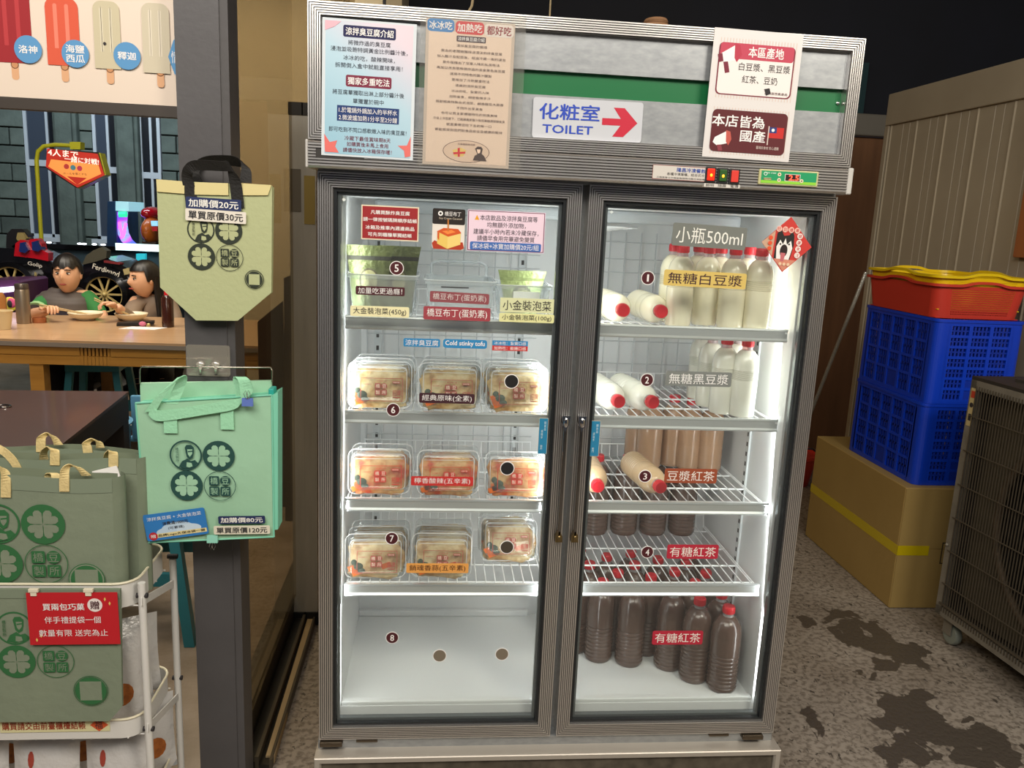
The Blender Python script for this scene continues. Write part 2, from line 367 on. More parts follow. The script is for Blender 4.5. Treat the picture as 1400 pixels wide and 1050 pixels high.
# ================================================================== SETTING
FLOOR = bpy.data.materials.new('worn_concrete'); FLOOR.use_nodes = True
def _floor():
    nt = FLOOR.node_tree; b = nt.nodes['Principled BSDF']; N = nt.nodes.new; L = nt.links.new
    tc = N('ShaderNodeTexCoord')
    def noise(sc, det=5, dist=0, stretch=None):
        n = N('ShaderNodeTexNoise'); n.inputs['Scale'].default_value = sc; n.inputs['Detail'].default_value = det; n.inputs['Distortion'].default_value = dist
        if stretch:
            mp = N('ShaderNodeMapping'); mp.inputs['Scale'].default_value = stretch; L(tc.outputs['Object'], mp.inputs[0]); L(mp.outputs[0], n.inputs['Vector'])
        else: L(tc.outputs['Object'], n.inputs['Vector'])
        return n
    def ramp(n, stops):
        r = N('ShaderNodeValToRGB'); e = r.color_ramp.elements
        e[0].position, e[0].color = stops[0][0], lin(stops[0][1]); e[1].position, e[1].color = stops[1][0], lin(stops[1][1])
        for p_, c_ in stops[2:]: q = e.new(p_); q.color = lin(c_)
        L(n.outputs[0], r.inputs[0]); return r
    def mix(a, bb, f, mode='MIX'):
        m = N('ShaderNodeMix'); m.data_type = 'RGBA'; m.blend_type = mode
        L(a, m.inputs[6]); L(bb, m.inputs[7])
        if isinstance(f, float): m.inputs[0].default_value = f
        else: L(f, m.inputs[0])
        return m.outputs[2]
    base = ramp(noise(2.3, 6), [(.35, '#897f73'), (.65, '#a1988d')])
    grain = ramp(noise(55, 6), [(.38, '#7a7064'), (.55, '#ffffff')])
    c = mix(base.outputs[0], grain.outputs[0], .55, 'MULTIPLY')
    fl = ramp(noise(60, 4, 1.0, (1, .6, 1)), [(.63, '#000000'), (.66, '#ffffff')])          # dark paint chips
    dk = N('ShaderNodeRGB'); dk.outputs[0].default_value = lin('#4c463f')
    c = mix(c, dk.outputs[0], fl.outputs[0])
    sc = ramp(noise(9, 4, 2.0, (1, .25, 1)), [(.70, '#000000'), (.71, '#ffffff')])
    c = mix(c, dk.outputs[0], sc.outputs[0])
    # wet patches: irregular puddle stains at their places on the floor
    nz = noise(9, 7, 0.4)
    acc = None
    for px_, py_, rx, ry in ((1180, 870, .085, .22), (1222, 890, .12, .10), (1265, 985, .11, .20), (1305, 1010, .16, .07), (1230, 975, .06, .10), (1340, 1035, .12, .06), (1105, 850, .03, .06), (1245, 1030, .05, .05), (1215, 1035, .05, .05), (1110, 985, .03, .06)):
        pc = PZ(px_, py_, 0)
        mp = N('ShaderNodeMapping'); mp.vector_type = 'POINT'; mp.inputs['Location'].default_value = (-pc.x / rx, -pc.y / ry, 0); mp.inputs['Scale'].default_value = (1 / rx, 1 / ry, 0); L(tc.outputs['Object'], mp.inputs[0])
        ln = N('ShaderNodeVectorMath'); ln.operation = 'LENGTH'; L(mp.outputs[0], ln.inputs[0])
        ma = N('ShaderNodeMath'); ma.operation = 'MULTIPLY_ADD'; L(nz.outputs[0], ma.inputs[0]); ma.inputs[1].default_value = 4.5; 
        sb = N('ShaderNodeMath'); sb.operation = 'SUBTRACT'; sb.inputs[1].default_value = 2.25; L(ln.outputs['Value'], sb.inputs[0]); L(sb.outputs[0], ma.inputs[2])
        if acc is None: acc = ma
        else: mn = N('ShaderNodeMath'); mn.operation = 'MINIMUM'; L(acc.outputs[0], mn.inputs[0]); L(ma.outputs[0], mn.inputs[1]); acc = mn
    wt = N('ShaderNodeMapRange'); L(acc.outputs[0], wt.inputs[0]); wt.inputs[1].default_value = 1.04; wt.inputs[2].default_value = .98
    wc = N('ShaderNodeRGB'); wc.outputs[0].default_value = lin('#514a42')
    c = mix(c, wc.outputs[0], wt.outputs[0])
    L(c, b.inputs['Base Color'])
    rr = N('ShaderNodeMapRange'); L(wt.outputs[0], rr.inputs[0]); rr.inputs[3].default_value = .62; rr.inputs[4].default_value = .33; L(rr.outputs[0], b.inputs['Roughness'])
    bp = N('ShaderNodeBump'); bp.inputs['Strength'].default_value = .35; bp.inputs['Distance'].default_value = .004; L(grain.outputs[0], bp.inputs['Height']); L(bp.outputs[0], b.inputs['Normal'])
_floor()
struct('floor', G().use(FLOOR).box(-0.27, 5.0, -3.5, 9.0, -0.05, 0))
struct('floor_hall', G().use(mat('hall_floor', '#978674', .35, 0, (9, '#77664f', .25), (60, .15))).box(-9.0, -0.27, -3.5, 9.0, -0.05, 0))

# far arcade wall of stone blocks with windows
WALLY = 8.2
stone = [mat('stone_%d' % i, c, .8, 0, (6, c2, .25), (25, .4)) for i, (c, c2) in enumerate((('#55625c', '#3f4a46'), ('#616e68', '#47534e'), ('#4b5752', '#38423e')))]
joint = mat('stone_joint', '#232a28', .9)
wins = [(-5.35, -4.05), (-3.62, -2.75), (-2.2, -1.2)]
pA = PY(40, 325, WALLY); 
wx = [(PY(40, 260, WALLY).x, PY(98, 300, WALLY).x), (PY(131, 240, WALLY).x, PY(167, 240, WALLY).x), (PY(193, 240, WALLY).x, PY(222, 240, WALLY).x)]
WZ0, WZ1 = PY(70, 324, WALLY).z, 4.1
g = G().use(joint); 
edges = [-9.5] + [q for a in wx for q in a] + [0.2]
for i in range(0, len(edges), 2): g.box(edges[i], edges[i + 1], WALLY + .02, WALLY + .25, 0, 4.6)
for a in wx: g.box(a[0], a[1], WALLY + .02, WALLY + .25, 0, WZ0 - .02); g.box(a[0], a[1], WALLY + .02, WALLY + .25, WZ1, 4.6)
wall = struct('wall_back', g)
proto_blocks = {}
def block(x0, x1, z0, z1, k, parent, y=WALLY):
    key = (round(x1 - x0, 2), k)
    if key not in proto_blocks:
        hw = (x1 - x0) / 2 - .008
        proto_blocks[key] = G().use(stone[k]).box(-hw, hw, -.03, .03, -.092, .092, .008).mesh('stone_block')
    o = bpy.data.objects.new('stone_block', proto_blocks[key]); COL.objects.link(o); o.parent = parent
    o.location = ((x0 + x1) / 2, y + random.uniform(-.006, .006), (z0 + z1) / 2)
zr = 0.3
row = 0
while zr < 4.3:
    for i in range(0, len(edges), 2):
        a, b = edges[i], edges[i + 1]; a = max(a, -6.4)
        n = max(1, round((b - a) / .34)); bw = (b - a) / n; x = a
        if i == 0 and x + .1 > b: continue
        off = bw / 2 if row % 2 else 0
        xs = [a] + [a + off + bw * q for q in range(1 if not off else 0, n + 1) if a < a + off + bw * q < b - .05] + [b]
        for q in range(len(xs) - 1):
            if xs[q + 1] - xs[q] > .07: block(xs[q], xs[q + 1], zr, zr + .2, random.randrange(3), wall)
    zr += .2; row += 1
# pilasters between the windows
for x in (edges[2] * .5 + edges[3] * .5 - .12, edges[4] * .5 + edges[5] * .5, edges[1] - .55):
    pl = struct('trim_1', G().use(stone[0]).box(x - .13, x + .13, WALLY - .12, WALLY - .01, 0, 4.5, .02).box(x - .09, x + .09, WALLY - .16, WALLY - .12, 0, 4.5, .01))
wfm = P('#aab4bc', .5); wgl = mat('dark_window_pane', '#39424f', .25, 0, None, None, .4); wgl2 = mat('dim_window_pane', '#15191f', .25, 0, None, None, .4)
for i, (a, b) in enumerate(wx):
    g = G().use(wfm); t = .035
    g.box(a, a + t, WALLY - .036, WALLY - .005, WZ0, WZ1).box(b - t, b, WALLY - .036, WALLY - .005, WZ0, WZ1)
    g.box(a, b, WALLY - .036, WALLY - .005, WZ0, WZ0 + t).box(a, b, WALLY - .036, WALLY - .005, WZ1 - t, WZ1)
    zt = PY(70, 228, WALLY).z - .04 * i; g.box(a, b, WALLY - .038, WALLY - .005, zt, zt + .07); mx = a + (b - a) * .56; g.box(mx - .014, mx + .014, WALLY - .036, WALLY - .005, WZ0, WZ1)
    wo = struct('window_%d' % (i + 1), g)
    for (p, q, r, s_) in ((a + t, mx - .014, WZ0 + t, zt), (mx + .014, b - t, WZ0 + t, zt), (a + t, mx - .014, zt + .07, WZ1 - t), (mx + .014, b - t, zt + .07, WZ1 - t)):
        obj('pane', G().use(wgl if p < mx - .1 else wgl2).box(p, q, WALLY - .02, WALLY - .012, r, s_), wo)
    obj('sill', G().use(wfm).box(a - .05, b + .05, WALLY - .1, WALLY + .02, WZ0 - .05, WZ0), wo)
# cream shop wall seen through the partition
struct('wall_shop', G().use(mat('cream_wall', '#c2b79c', .7, 0, (1.2, '#aca085', .3))).box(-1.35, -0.05, 4.3, 4.4, 0, 4.0))
struct('wall_shop_side', G().use(MC['cream_wall']).box(-0.02, 0.06, 2.6, 4.4, 0, 4.0))
# brown wood wall behind the fridge, dark blue awning cloth above it
YB = 3.5
struct('wall_back_right', G().use(mat('brown_panel', '#7d5432', .55, 0, (5, '#654224', .25, (3, 1, .35)))).box(0.0, 3.6, YB, YB + .05, 0, PY(1200, 188, YB).z))
zp = PY(1200, 188, YB).z
g = G().use(P('#6f6a60', .5)).box(0.0, 3.6, YB - .06, YB, zp, zp + .14, .01); struct('trim_2', g)
g = G().use(mat('navy_cloth', '#10131f', .8, 0, (3, '#0a0c15', .3))).box(-.1, 4.2, YB + .02, YB + .06, zp + .14, 4.3)
tag(obj('awning_cloth', g, None, loc=(2, YB, 0)), 'dark navy cloth hanging above the brown wall behind the fridge', 'awning')
g = G().use(mat('teal_cloth', '#17363a', .8)); g.box(2.2, 3.05, YB - .03, YB + .015, zp + .14, PY(1200, 88, YB).z)
tag(obj('tarpaulin_strip', g, None, loc=(2.6, YB, zp)), 'dark teal tarpaulin strip just right of the fridge header', 'tarpaulin')
# corrugated beige partition wall on the right
XW = 2.78
wa = PX(1220, 125, XW); wb = PX(1400, 85, XW)
WTOP = (wa.z + wb.z) / 2; YE = (wa.y + PX(1188, 352, XW).y) / 2
beige = mat('beige_sheet', '#a89d88', .55, 0, (2, '#958a76', .3))
g = G().use(beige).box(XW + .012, XW + .06, -3.0, YE, 0, WTOP)
wl = struct('wall_right', g)
obj('cap_rail', G().use(beige).box(XW - .012, XW + .05, -3.0, YE, WTOP - .17, WTOP, .004), wl)
obj('corner_post', G().use(beige).box(XW - .006, XW + .055, YE - .03, YE + .01, 0, WTOP - .17, .003), wl)
yy = YE - .04; pm = {}
while yy > 0.2:
    wdt = .25
    if 'p' not in pm:
        pm['p'] = G().use(beige).prism([(0, .012), (0, .007), (.004, -.001), (.008, -.001), (.014, .004), (.122, .004), (.125, .008), (.129, .004), (.186, .004), (.189, .008), (.192, .004), (.247, .004), (.25, .007), (.25, .012)], 0, WTOP - .17, 'xy').mesh('wall_panel')
        me = pm['p']
    o = bpy.data.objects.new('wall_panel', pm['p']); COL.objects.link(o); o.parent = wl; o.rotation_euler = (0, 0, -PI / 2); o.location = (XW, yy, 0); yy -= wdt
g = G().use(mat('orange_wood', '#a8693c', .5, 0, (6, '#8f5530', .25, (1, 1, .2)))); q = PX(1393, 352, XW); q2 = PX(1393, 105, XW)
g.box(XW - .03, XW - .008, q.y - .5, q.y, q.z, q2.z, .003)
tag(obj('wooden_board', g, None, loc=(XW, q.y - .2, q.z)), 'orange-brown wooden board fixed to the beige wall at the right edge', 'board')
struct('ceiling', G().use(mat('dark_ceiling', '#0c0e17', .9)).box(-9.5, 5.5, -3.5, 9, 4.3, 4.4))

# grey steel column and the glass partition running back from it
XPL, XPR = (PY(232, 0, 0).x + PY(278, 1050, 0).x) / 2, (PY(309, 300, 0).x + PY(340, 1050, 0).x) / 2
g = G().use(mat('grey_column', '#514f50', .5, 0, (9, '#494748', .3), (60, .05)))
g.prism([(XPL, 0.0), (XPR - .016, 0.0), (XPR - .016, .004), (XPR, .012), (XPR, .10), (XPL, .10)], 0, 4.3, 'xy')
col = obj('steel_column', g, None, loc=((XPL + XPR) / 2, .05, 0)); tag(col, 'dark grey steel column carrying the two green bags', 'column')
XG = XPR - .03
g = G().use(clear('partition_glass', '#d8d0c0', .05, .8, .02, '#a89a80', .06)).box(XG - .004, XG + .004, .12, 3.0, .12, 3.6)
gp = thing('glass_partition', 'brownish glass partition running back beside the grey column', 'glass partition', (XG, 1.5, 0))
obj('glass_pane', g, gp)
dk = mat('dark_bronze', '#4a4336', .45, .3); dk2 = mat('black_track', '#17140f', .5)
g = G().use(dk).box(XG - .06, XG - .005, .12, 3.0, 0, .12, .003); obj('bottom_rail', g, gp)
g = G().use(dk2).box(XG + .0, XG + .03, .12, 3.0, 0, .03); g.use(dk).box(XG + .03, XG + .04, .12, 3.0, 0, .045).use(dk2).box(XG + .04, XG + .068, .12, 3.0, 0, .02).use(dk).box(XG + .068, XG + .075, .12, 3.0, 0, .035)
obj('floor_track', g, gp)
tag(obj('beige_stick', G().use(P('#a58f6b')).obox((-.160, .57, .014), (.012, .0, 0), (-.004, .42, 0), (0, 0, .012)), None, loc=(-.16, .57, 0)), 'thin beige stick lying on the floor left of the fridge', 'stick')

# ================================================================== THE FRIDGE
H0, H1 = .18, 1.609          # doors, bottom and top
FW = .0355
fr = thing('display_fridge', 'tall silver two-door display fridge with ribbed aluminium frames', 'fridge', (.61, .3, 0))
cream = mat('cream_metal', '#cdb992', .45)
g = G().use(cream)
g.box(-.004, .012, .03, .62, .02, 1.70).box(1.205, 1.222, .03, .62, .02, 1.70).box(-.004, 1.222, .60, .62, .02, 1.95)
obj('outer_shell', g, fr)
g = G().use(LINER)
IZ0, IZ1, IX0, IX1, IY = .243, 1.56, .05, 1.172, .56
g.box(IX0 - .02, IX0, .048, .59, .2, 1.6).box(IX1, IX1 + .02, .048, .59, .2, 1.6).box(IX0, IX1, IY, .59, .2, 1.6).box(IX0, IX1, .048, IY, .2, IZ0).box(IX0, IX1, .048, IY, IZ1, 1.6)
obj('inner_liner', g, fr)
g = G().use(LINER)     # raised lip on the liner floor, evaporator cover at the back foot
g.box(IX0, IX1, .05, .07, IZ0, IZ0 + .012, .003)
obj('liner_lip', g, fr)
obj('liner_ledge', G().use(LINER).box(IX0, .60, IY - .02, IY, IZ0, IZ0 + .02, .004), fr)
obj('centre_mullion', G().use(mat('mullion_grey', '#8f9394', .4, .4)).box(.572, .652, .043, .066, .17, 1.61, .003), fr)
for z in (.50, .80, 1.10, 1.38):       # shelf clip rails
    pass
for i, x in enumerate((.10, .53, .69, 1.12)):
    g = G().use(P('#d5dadb', .4)).box(x - .011, x + .011, IY - .012, IY - .001, .55, 1.5)
    g.use(BLACK)
    for k in range(24): g.box(x - .004, x + .004, IY - .0135, IY - .0118, .57 + k * .039, .584 + k * .039)
    obj('shelf_rail_strip', g, fr)
g = G().use(P('#d5dadb', .4)).box(IX1 - .006, IX1 - .0005, .24, .262, .3, 1.5).use(BLACK)
for k in range(40): g.box(IX1 - .0068, IX1 - .0058, .247, .255, .31 + k * .029, .322 + k * .029)
obj('shelf_rail_strip', g, fr)
g = G().use(P('#e3e6e6', .4)).box(.522, .548, IY - .028, IY - .01, .548, .585, .002).use(BLACK).box(.53, .54, IY - .029, IY - .0275, .56, .57); obj('shelf_clip', g, fr)
# white wire grids along the back
for (a, b) in ((.07, .58), (.65, 1.14)):
    g = G().use(GWIRE)
    k = a
    while k <= b: g.tube([(k, IY - .03, .62), (k, IY - .03, 1.50)], .0022, 5); k += .047
    for z in (.62, .72, .80, .86, .96, 1.02, 1.10, 1.17, 1.26, 1.32, 1.38, 1.42, 1.47): g.tube([(a, IY - .033, z), (b, IY - .033, z)], .0018, 5)
    obj('back_grid', g, fr, 40)
# fan guard under the ceiling of the right compartment
g = G().use(WIRE)
for r in (.02, .035, .05, .065, .08, .095, .11): g.tube([(.735 + r * math.cos(t * PI / 12), .44 + r * math.sin(t * PI / 12), 1.515 - .012 * math.cos(r * 14)) for t in range(25)], .0018, 5, False)
for t in range(8): g.tube([(.735, .44, 1.503), (.735 + .112 * math.cos(t * PI / 4), .44 + .112 * math.sin(t * PI / 4), 1.513)], .0018, 5)
obj('fan_guard', g, fr, 40)
g = G().use(mat('grey_evaporator', '#b9bfc2', .5)).box(.10, 1.12, .34, IY, 1.525, IZ1, .01); obj('evaporator_cover', g, fr)

SZ = [1.279, 1.044, .815, .583]      # front-rail tops
for side, (a, b) in enumerate(((IX0 + .006, .588), (.64, IX1 - .008))):
    for z in SZ:
        y0 = .062
        prof = [(y0 + .010, z), (y0, z), (y0 - .001, z - .004), (y0 + .002, z - .007), (y0 + .002, z - .024), (y0 - .002, z - .029), (y0, z - .033), (y0 + .012, z - .033)]
        g = G().use(mat('shelf_rail_metal', '#dfe3e4', .28, .55)).prism(prof, a, b, 'yz')
        sh = obj('shelf', g, fr, 30)
        g = G().use(WIRE); n = 21
        for i in range(n):
            x = a + .012 + (b - a - .024) * i / (n - 1); g.tube([(x, y0 + .008, z - .008), (x, .50, z - .008), (x, .512, z + .03 if True else z)], .0016, 5)
        for y in (.10, .21, .33, .47): g.tube([(a + .004, y, z - .0115), (b - .004, y, z - .0115)], .0024, 6)
        g.tube([(a + .01, .512, z + .03), (b - .01, .512, z + .03)], .0022, 6)
        g.tube([(a + .004, y0, z - .01), (a + .004, .51, z - .01)], .0024, 6).tube([(b - .004, y0, z - .01), (b - .004, .51, z - .01)], .0024, 6)
        obj('wire_grid', g, sh, 50)

# ribbed frame profile: fine raised ribs across the face
def ribs(width, n, depth=.0034, y=0.0, ret=.02):
    p = [(0, y + ret), (0, y + .001)]
    for i in range(n):
        a = width * i / n; s = width / n
        p += [(a + s * .06, y - depth), (a + s * .62, y - depth), (a + s * .68, y), (a + s * .98, y)]
    p += [(width, y), (width, y + ret)]
    return p
XS = [(0.0, .604), (.620, 1.22)]
glassY = .010
for side, (a, b) in enumerate(XS):
    dr = obj('door', G().use(ALU).frame(a, b, H0, H1, ribs(FW, 7, ret=.0436), GROOVE_SHADE), fr)
    ia, ib, iz0, iz1 = a + FW, b - FW, H0 + FW, H1 - FW
    g = G().use(mat('black_seal', '#1c1f21', .35)).frame(ia, ib, iz0, iz1, [(0, .0035), (.007, .0035), (.0085, glassY + .002), (.0085, .04)]); obj('seal', g, dr)
    g = G().use(mat('grey_spacer', '#767c7e', .3, .6)).frame(ia + .0086, ib - .0086, iz0 + .0086, iz1 - .0086, [(0, .016), (.006, .016), (.006, .03)]); obj('glass_spacer', g, dr)
    g = G().use(GLASS).box(ia + .004, ib - .004, glassY, glassY + .003, iz0 + .004, iz1 - .004); obj('glass_pane', g, dr)
    # handle: long pull with chrome fittings
    hx = b - FW * .30 if side == 0 else a + FW * .38
    z0, z1 = PY(765, 735, -.02).z, PY(770, 575, -.02).z
    g = G().use(mat('dark_chrome', '#8b8987', .18, 1.0)).box(hx - .004, hx + .004, -.022, -.016, z0, z1, .002)
    hd = obj('handle', g, dr)
    g = G().use(CHROME).prism([(hx - .010, z1 + .012), (hx + .010, z1 + .012), (hx + .008, z1 - .008), (hx, z1 - .028), (hx - .008, z1 - .008)], -.024, -.002).ell((hx, -.026, z1 - .004), (.006, .004, .012)); obj('handle_fitting', g, hd, 30)
    g = G().use(mat('brass_fitting', '#7d6a45', .3, .8)).prism([(hx - .009, z0 - .012), (hx + .009, z0 - .012), (hx + .008, z0 + .004), (hx, z0 + .018), (hx - .008, z0 + .004)], -.022, -.002).ell((hx, -.024, z0 - .002), (.0055, .004, .009)); obj('handle_fitting', g, hd, 30)
    # maker's mark etched in the glass corner
    mx, mz = ia + .022, iz1 - .024
    g = G().use(P('#dfe6e2')).prism([(mx - .005, mz), (mx, mz - .004), (mx + .005, mz), (mx, mz + .004)], glassY - .0006, glassY - .0001); obj('glass_mark', g, dr)
# sill and hinges below the doors, base panel
g = G().use(ALU2).box(-.004, 1.222, .006, .05, .145, H0 - .003, .002); obj('door_sill', g, fr)
g = G().use(ALU2).box(.0, 1.22, .01, .05, H1, 1.62); obj('top_sill', g, fr)
for x in (.03, 1.16):
    g = G().use(mat('hinge_steel', '#5e5345', .4, .8)).box(x - .028, x + .03, -.012, .02, H0 - .016, H0 - .004, .002); obj('hinge', g, fr)
    g = G().use(MC['hinge_steel']).box(x + .065 if x < .5 else x - .12, x + .12 if x < .5 else x - .065, -.004, .01, H0 - .008, H0 - .002); obj('hinge_plate', g, fr)
g = G().use(mat('base_aluminium', '#bdb6ab', .4, .4)).frame(-.008, 1.232, .02, .150, [(0, .10), (0, -.036), (.002, -.038), (.0135, -.038), (.015, -.035), (.016, -.035), (.018, -.03)]).box(-.006, 1.23, -.034, .05, .140, .1475)
bp_ = obj('base_frame', g, fr)
g = G().use(mat('mottled_base', '#6d6558', .5, .3, (30, '#4c463c', .2))).box(.008, 1.216, -.028, -.02, .036, .134); obj('base_panel', g, fr)

# header: ribbed band with switches, then the slanting-free light box frame
YH = -.055; HX0, HX1 = -.012, 1.214
BZ0, BZ1, TZ1 = 1.614, 1.672, 1.953
prof = [(.05, BZ1)]
n = 8
prof = [(.10, BZ0), (YH + .004, BZ0), (YH, BZ0 + .004)]
for i in range(n):
    s_ = (BZ1 - BZ0 - .008) / n; z = BZ0 + .004 + i * s_
    prof += [(YH - .003, z + s_ * .06), (YH - .003, z + s_ * .62), (YH, z + s_ * .68), (YH, z + s_ * .98)]
prof += [(YH + .003, BZ1 - .0005), (.10, BZ1 - .0005)]
g = G().use(ALU).prism(prof, HX0, HX1 - .003, 'yz'); g.use(GROOVE_SHADE)
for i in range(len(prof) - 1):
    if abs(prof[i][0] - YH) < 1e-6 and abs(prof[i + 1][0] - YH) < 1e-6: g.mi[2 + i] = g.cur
bd = obj('control_band', g, fr)
obj('end_cap', G().use(mat('grey_cap', '#c2c0bb', .4)).box(HX1 - .003, HX1 + .010, YH - .003, .0, BZ0 - .001, BZ1 + .001, .003), bd)
obj('end_cap', G().use(MC['grey_cap']).box(HX0 - .006, HX0, YH - .003, .0, BZ0 - .001, BZ1 + .001, .003), bd)
HBW = .029
g = G().use(ALU).frame(HX0, HX1, BZ1 + .001, TZ1, ribs(HBW, 6, y=YH, ret=.14), GROOVE_SHADE, YH); hf = obj('header_frame', g, fr)
ha, hb, hz0, hz1 = HX0 + HBW, HX1 - HBW, BZ1 + .001 + HBW, TZ1 - HBW
gz1 = (PY(730, 101, YH + .02).z + PY(1130, 117, YH + .02).z) / 2; gz0 = (PY(730, 131, YH + .02).z + PY(1120, 152, YH + .02).z) / 2
obj('green_band', G().use(mat('green_enamel', '#0d6b3a', .35, 0, None, None, .3)).box(ha, hb, YH + .024, YH + .03, gz0 - .02, gz1 + .02), hf)
obj('upper_sheet', G().use(ALU2).box(ha, hb, YH + .012, YH + .023, gz1, hz1), hf)
obj('lower_sheet', G().use(ALU2).box(ha, hb, YH + .012, YH + .023, hz0, gz0), hf)
q = PY(1146, 141, YH + .02); obj('rivet', G().use(CHROME).ell((q.x, YH + .022, q.z), (.004, .003, .004)), hf)
obj('header_box', G().use(mat('dark_box', '#2c2a27', .6)).box(HX0 + .01, HX1 - .01, YH + .035, .55, BZ1, TZ1 - .004), fr)
a, b_ = PY(432, 203, YH), PY(498, 219, YH)
obj('label_slot', G().use(mat('dark_slot', '#2a2724', .5)).box(a.x, b_.x, YH - .0036, YH, b_.z, a.z), bd)
for x in (.05, 1.17):
    for y in (.03, .55): obj('foot', G().use(BLACK).lathe([(0, .0005), (.022, .0005), (.022, .008), (.012, .010), (.012, .03), (0, .03)], 16, (x, y, 0)), fr, 40)
# band fittings: maker's label, three rocker switches, temperature display
def band_label(s):
    s.rect(.5, .5, 1, 1, P('#8a3a34')); s.rect(.5, .5, .985, .93, P('#cfcac2'))
    s.text('隆昌冷凍餐飲', .72, .27, .54, .30, P('#2c4fa8'), True); s.text('各種冷凍庫櫃、組合式冷', .62, .58, .70, .2, P('#3a3634')); s.text('工廠直營北中南皆有服務冷藏冷凍設備', .53, .85, .9, .12, P('#4a4442'))
L_ = sign('maker_label', 'small cream maker label with blue heading stuck beside the rocker switches', 'label', (893, 225), (966, 229), (964, 249), (891, 244), YH - .003, P('#cfcac2'), draw=band_label)
for i, (px, py, lit) in enumerate(((971.3, 239, '#ff2a10'), (987.6, 240.3, '#2a5a22'), (1003.7, 241.5, '#d04038'))):
    c = PY(px, py, YH - .004); sw = obj('rocker_switch', G().use(BLACK).box(c.x - .0125, c.x + .0125, YH - .007, YH + .002, c.z - .0175, c.z + .0175, .002), bd)
    m = mat('switch_face_%d' % i, lit if i != 1 else '#2f5a28', .3, 0, None, None, .3, ('#ff2408', .8) if i == 0 else (('#c9301c', .25) if i == 2 else None))
    obj('rocker', G().use(m).box(c.x - .0085, c.x + .0085, YH - .0105, YH - .006, c.z - .0125, c.z + .0135, .0015), sw)
    if i < 2: obj('pilot_light', G().use(mat('pilot_glow', '#ff9a20', .3, emit=('#ff8a20', 3))).ell((c.x, YH - .0108, c.z - .001), (.003, .0012, .0035)), sw)
c = PY(987, 254, YH - .003); s = Sheet(.085, .008, YH - .0035)
g = G().use(P('#d8d4cc')).box(c.x - .042, c.x + .042, YH - .0035, YH, c.z - .004, c.z + .004); sl = obj('switch_legend', g, bd)
s.text('照明   除霧   電源', .5, .5, .9, .75, P('#3c3834')); t_ = s.T.mesh('lettering'); o = obj('lettering', s.T, None, mesh=t_); o.parent = sl; o.location = (c.x - WL[sl.name].x, 0, c.z - WL[sl.name].z)
a, b_ = PY(1038, 232, YH - .004), PY(1117, 255, YH - .004)
cx, cz = (a.x + b_.x) / 2, (PY(1078, 243.5, YH - .004)).z; wd, hg = b_.x - a.x, .0345
dp = obj('temperature_display', G().use(P('#c5c08e', .4)).box(cx - wd / 2, cx + wd / 2, YH - .007, YH, cz - hg / 2, cz + hg / 2, .002), bd)
s = Sheet(wd, hg, YH - .0072)
gr = P('#1c9a63', .4); s.rect(.5, .5, .93, .8, gr); s.rect(.5, .80, .93, .18, P('#8fd13c')); s.rect(.56, .48, .26, .46, P('#e8e2da')); s.rect(.56, .48, .24, .4, P('#240a0a'))
s.text('2.5', .58, .48, .17, .34, mat('red_led', '#ff5a40', .4, emit=('#ff4a30', 2.2)), True)
for u, v in ((.335, .3), (.335, .66), (.715, .66)): s.disc(u, v, .03, P('#e9d9b8')); s.disc(u, v, .012, P('#5c4a34'))
s.rect(.14, .62, .14, .12, P('#e2d6a0'), .02); s.text('溫度', .18, .24, .2, .09, P('#d8f0e0')); s.ring(.1, .3, .03, .3, P('#e8fff0'))
for g_, nm in ((s.P, 'print'), (s.T, 'lettering')):
    o = obj(nm, g_, None, mesh=g_.mesh(nm)); o.parent = dp; o.location = (cx - WL[dp.name].x, -WL[dp.name].y, cz - WL[dp.name].z)
o = sl.children[0]; o.location.y = -WL[sl.name].y
# odds and ends on top of the fridge
c = PY(904, 30, .0); g = G().use(mat('coiled_cord_brown', '#7c5a3c', .8))
for k in range(3): g.tube([(c.x + (.034 - .006 * k) * math.cos(t * PI / 10), .05 + .03 * math.sin(t * PI / 10), TZ1 + .006 + .011 * k) for t in range(21)], .006, 6)
tag(obj('cord_coil', g, None, 40, loc=(c.x, .05, TZ1)), 'small coil of brown cord lying on top of the fridge', 'cord')
c = PY(752, 10, .1); tag(obj('hanging_string', G().use(P('#8a7a5c')).tube([(c.x, .1, TZ1 - .004), (c.x + .002, .1, 2.3), (c.x - .004, .1, 2.8)], .002, 5), None, 40, loc=(c.x, .1, TZ1)), 'thin tan string hanging straight behind the header', 'string')
c = PY(645, 8, .1); tag(obj('hanging_string', G().use(P('#8a7a5c')).tube([(c.x - .03, .1, TZ1 - .004), (c.x, .1, 2.0), (c.x + .05, .1, 2.4)], .003, 5), None, 40, loc=(c.x, .1, TZ1)), 'tan string slanting behind the beige notice sheet', 'string')
c = PY(1117, 42, .05); tag(obj('wire_hook', G().use(P('#6a6258')).tube([(c.x, .03, TZ1 - .003), (c.x, .03, TZ1 + .012), (c.x + .006, .03, TZ1 + .016)], .0015, 5), None, 40, loc=(c.x, .03, TZ1)), 'tiny wire hook standing on the right end of the header', 'hook')
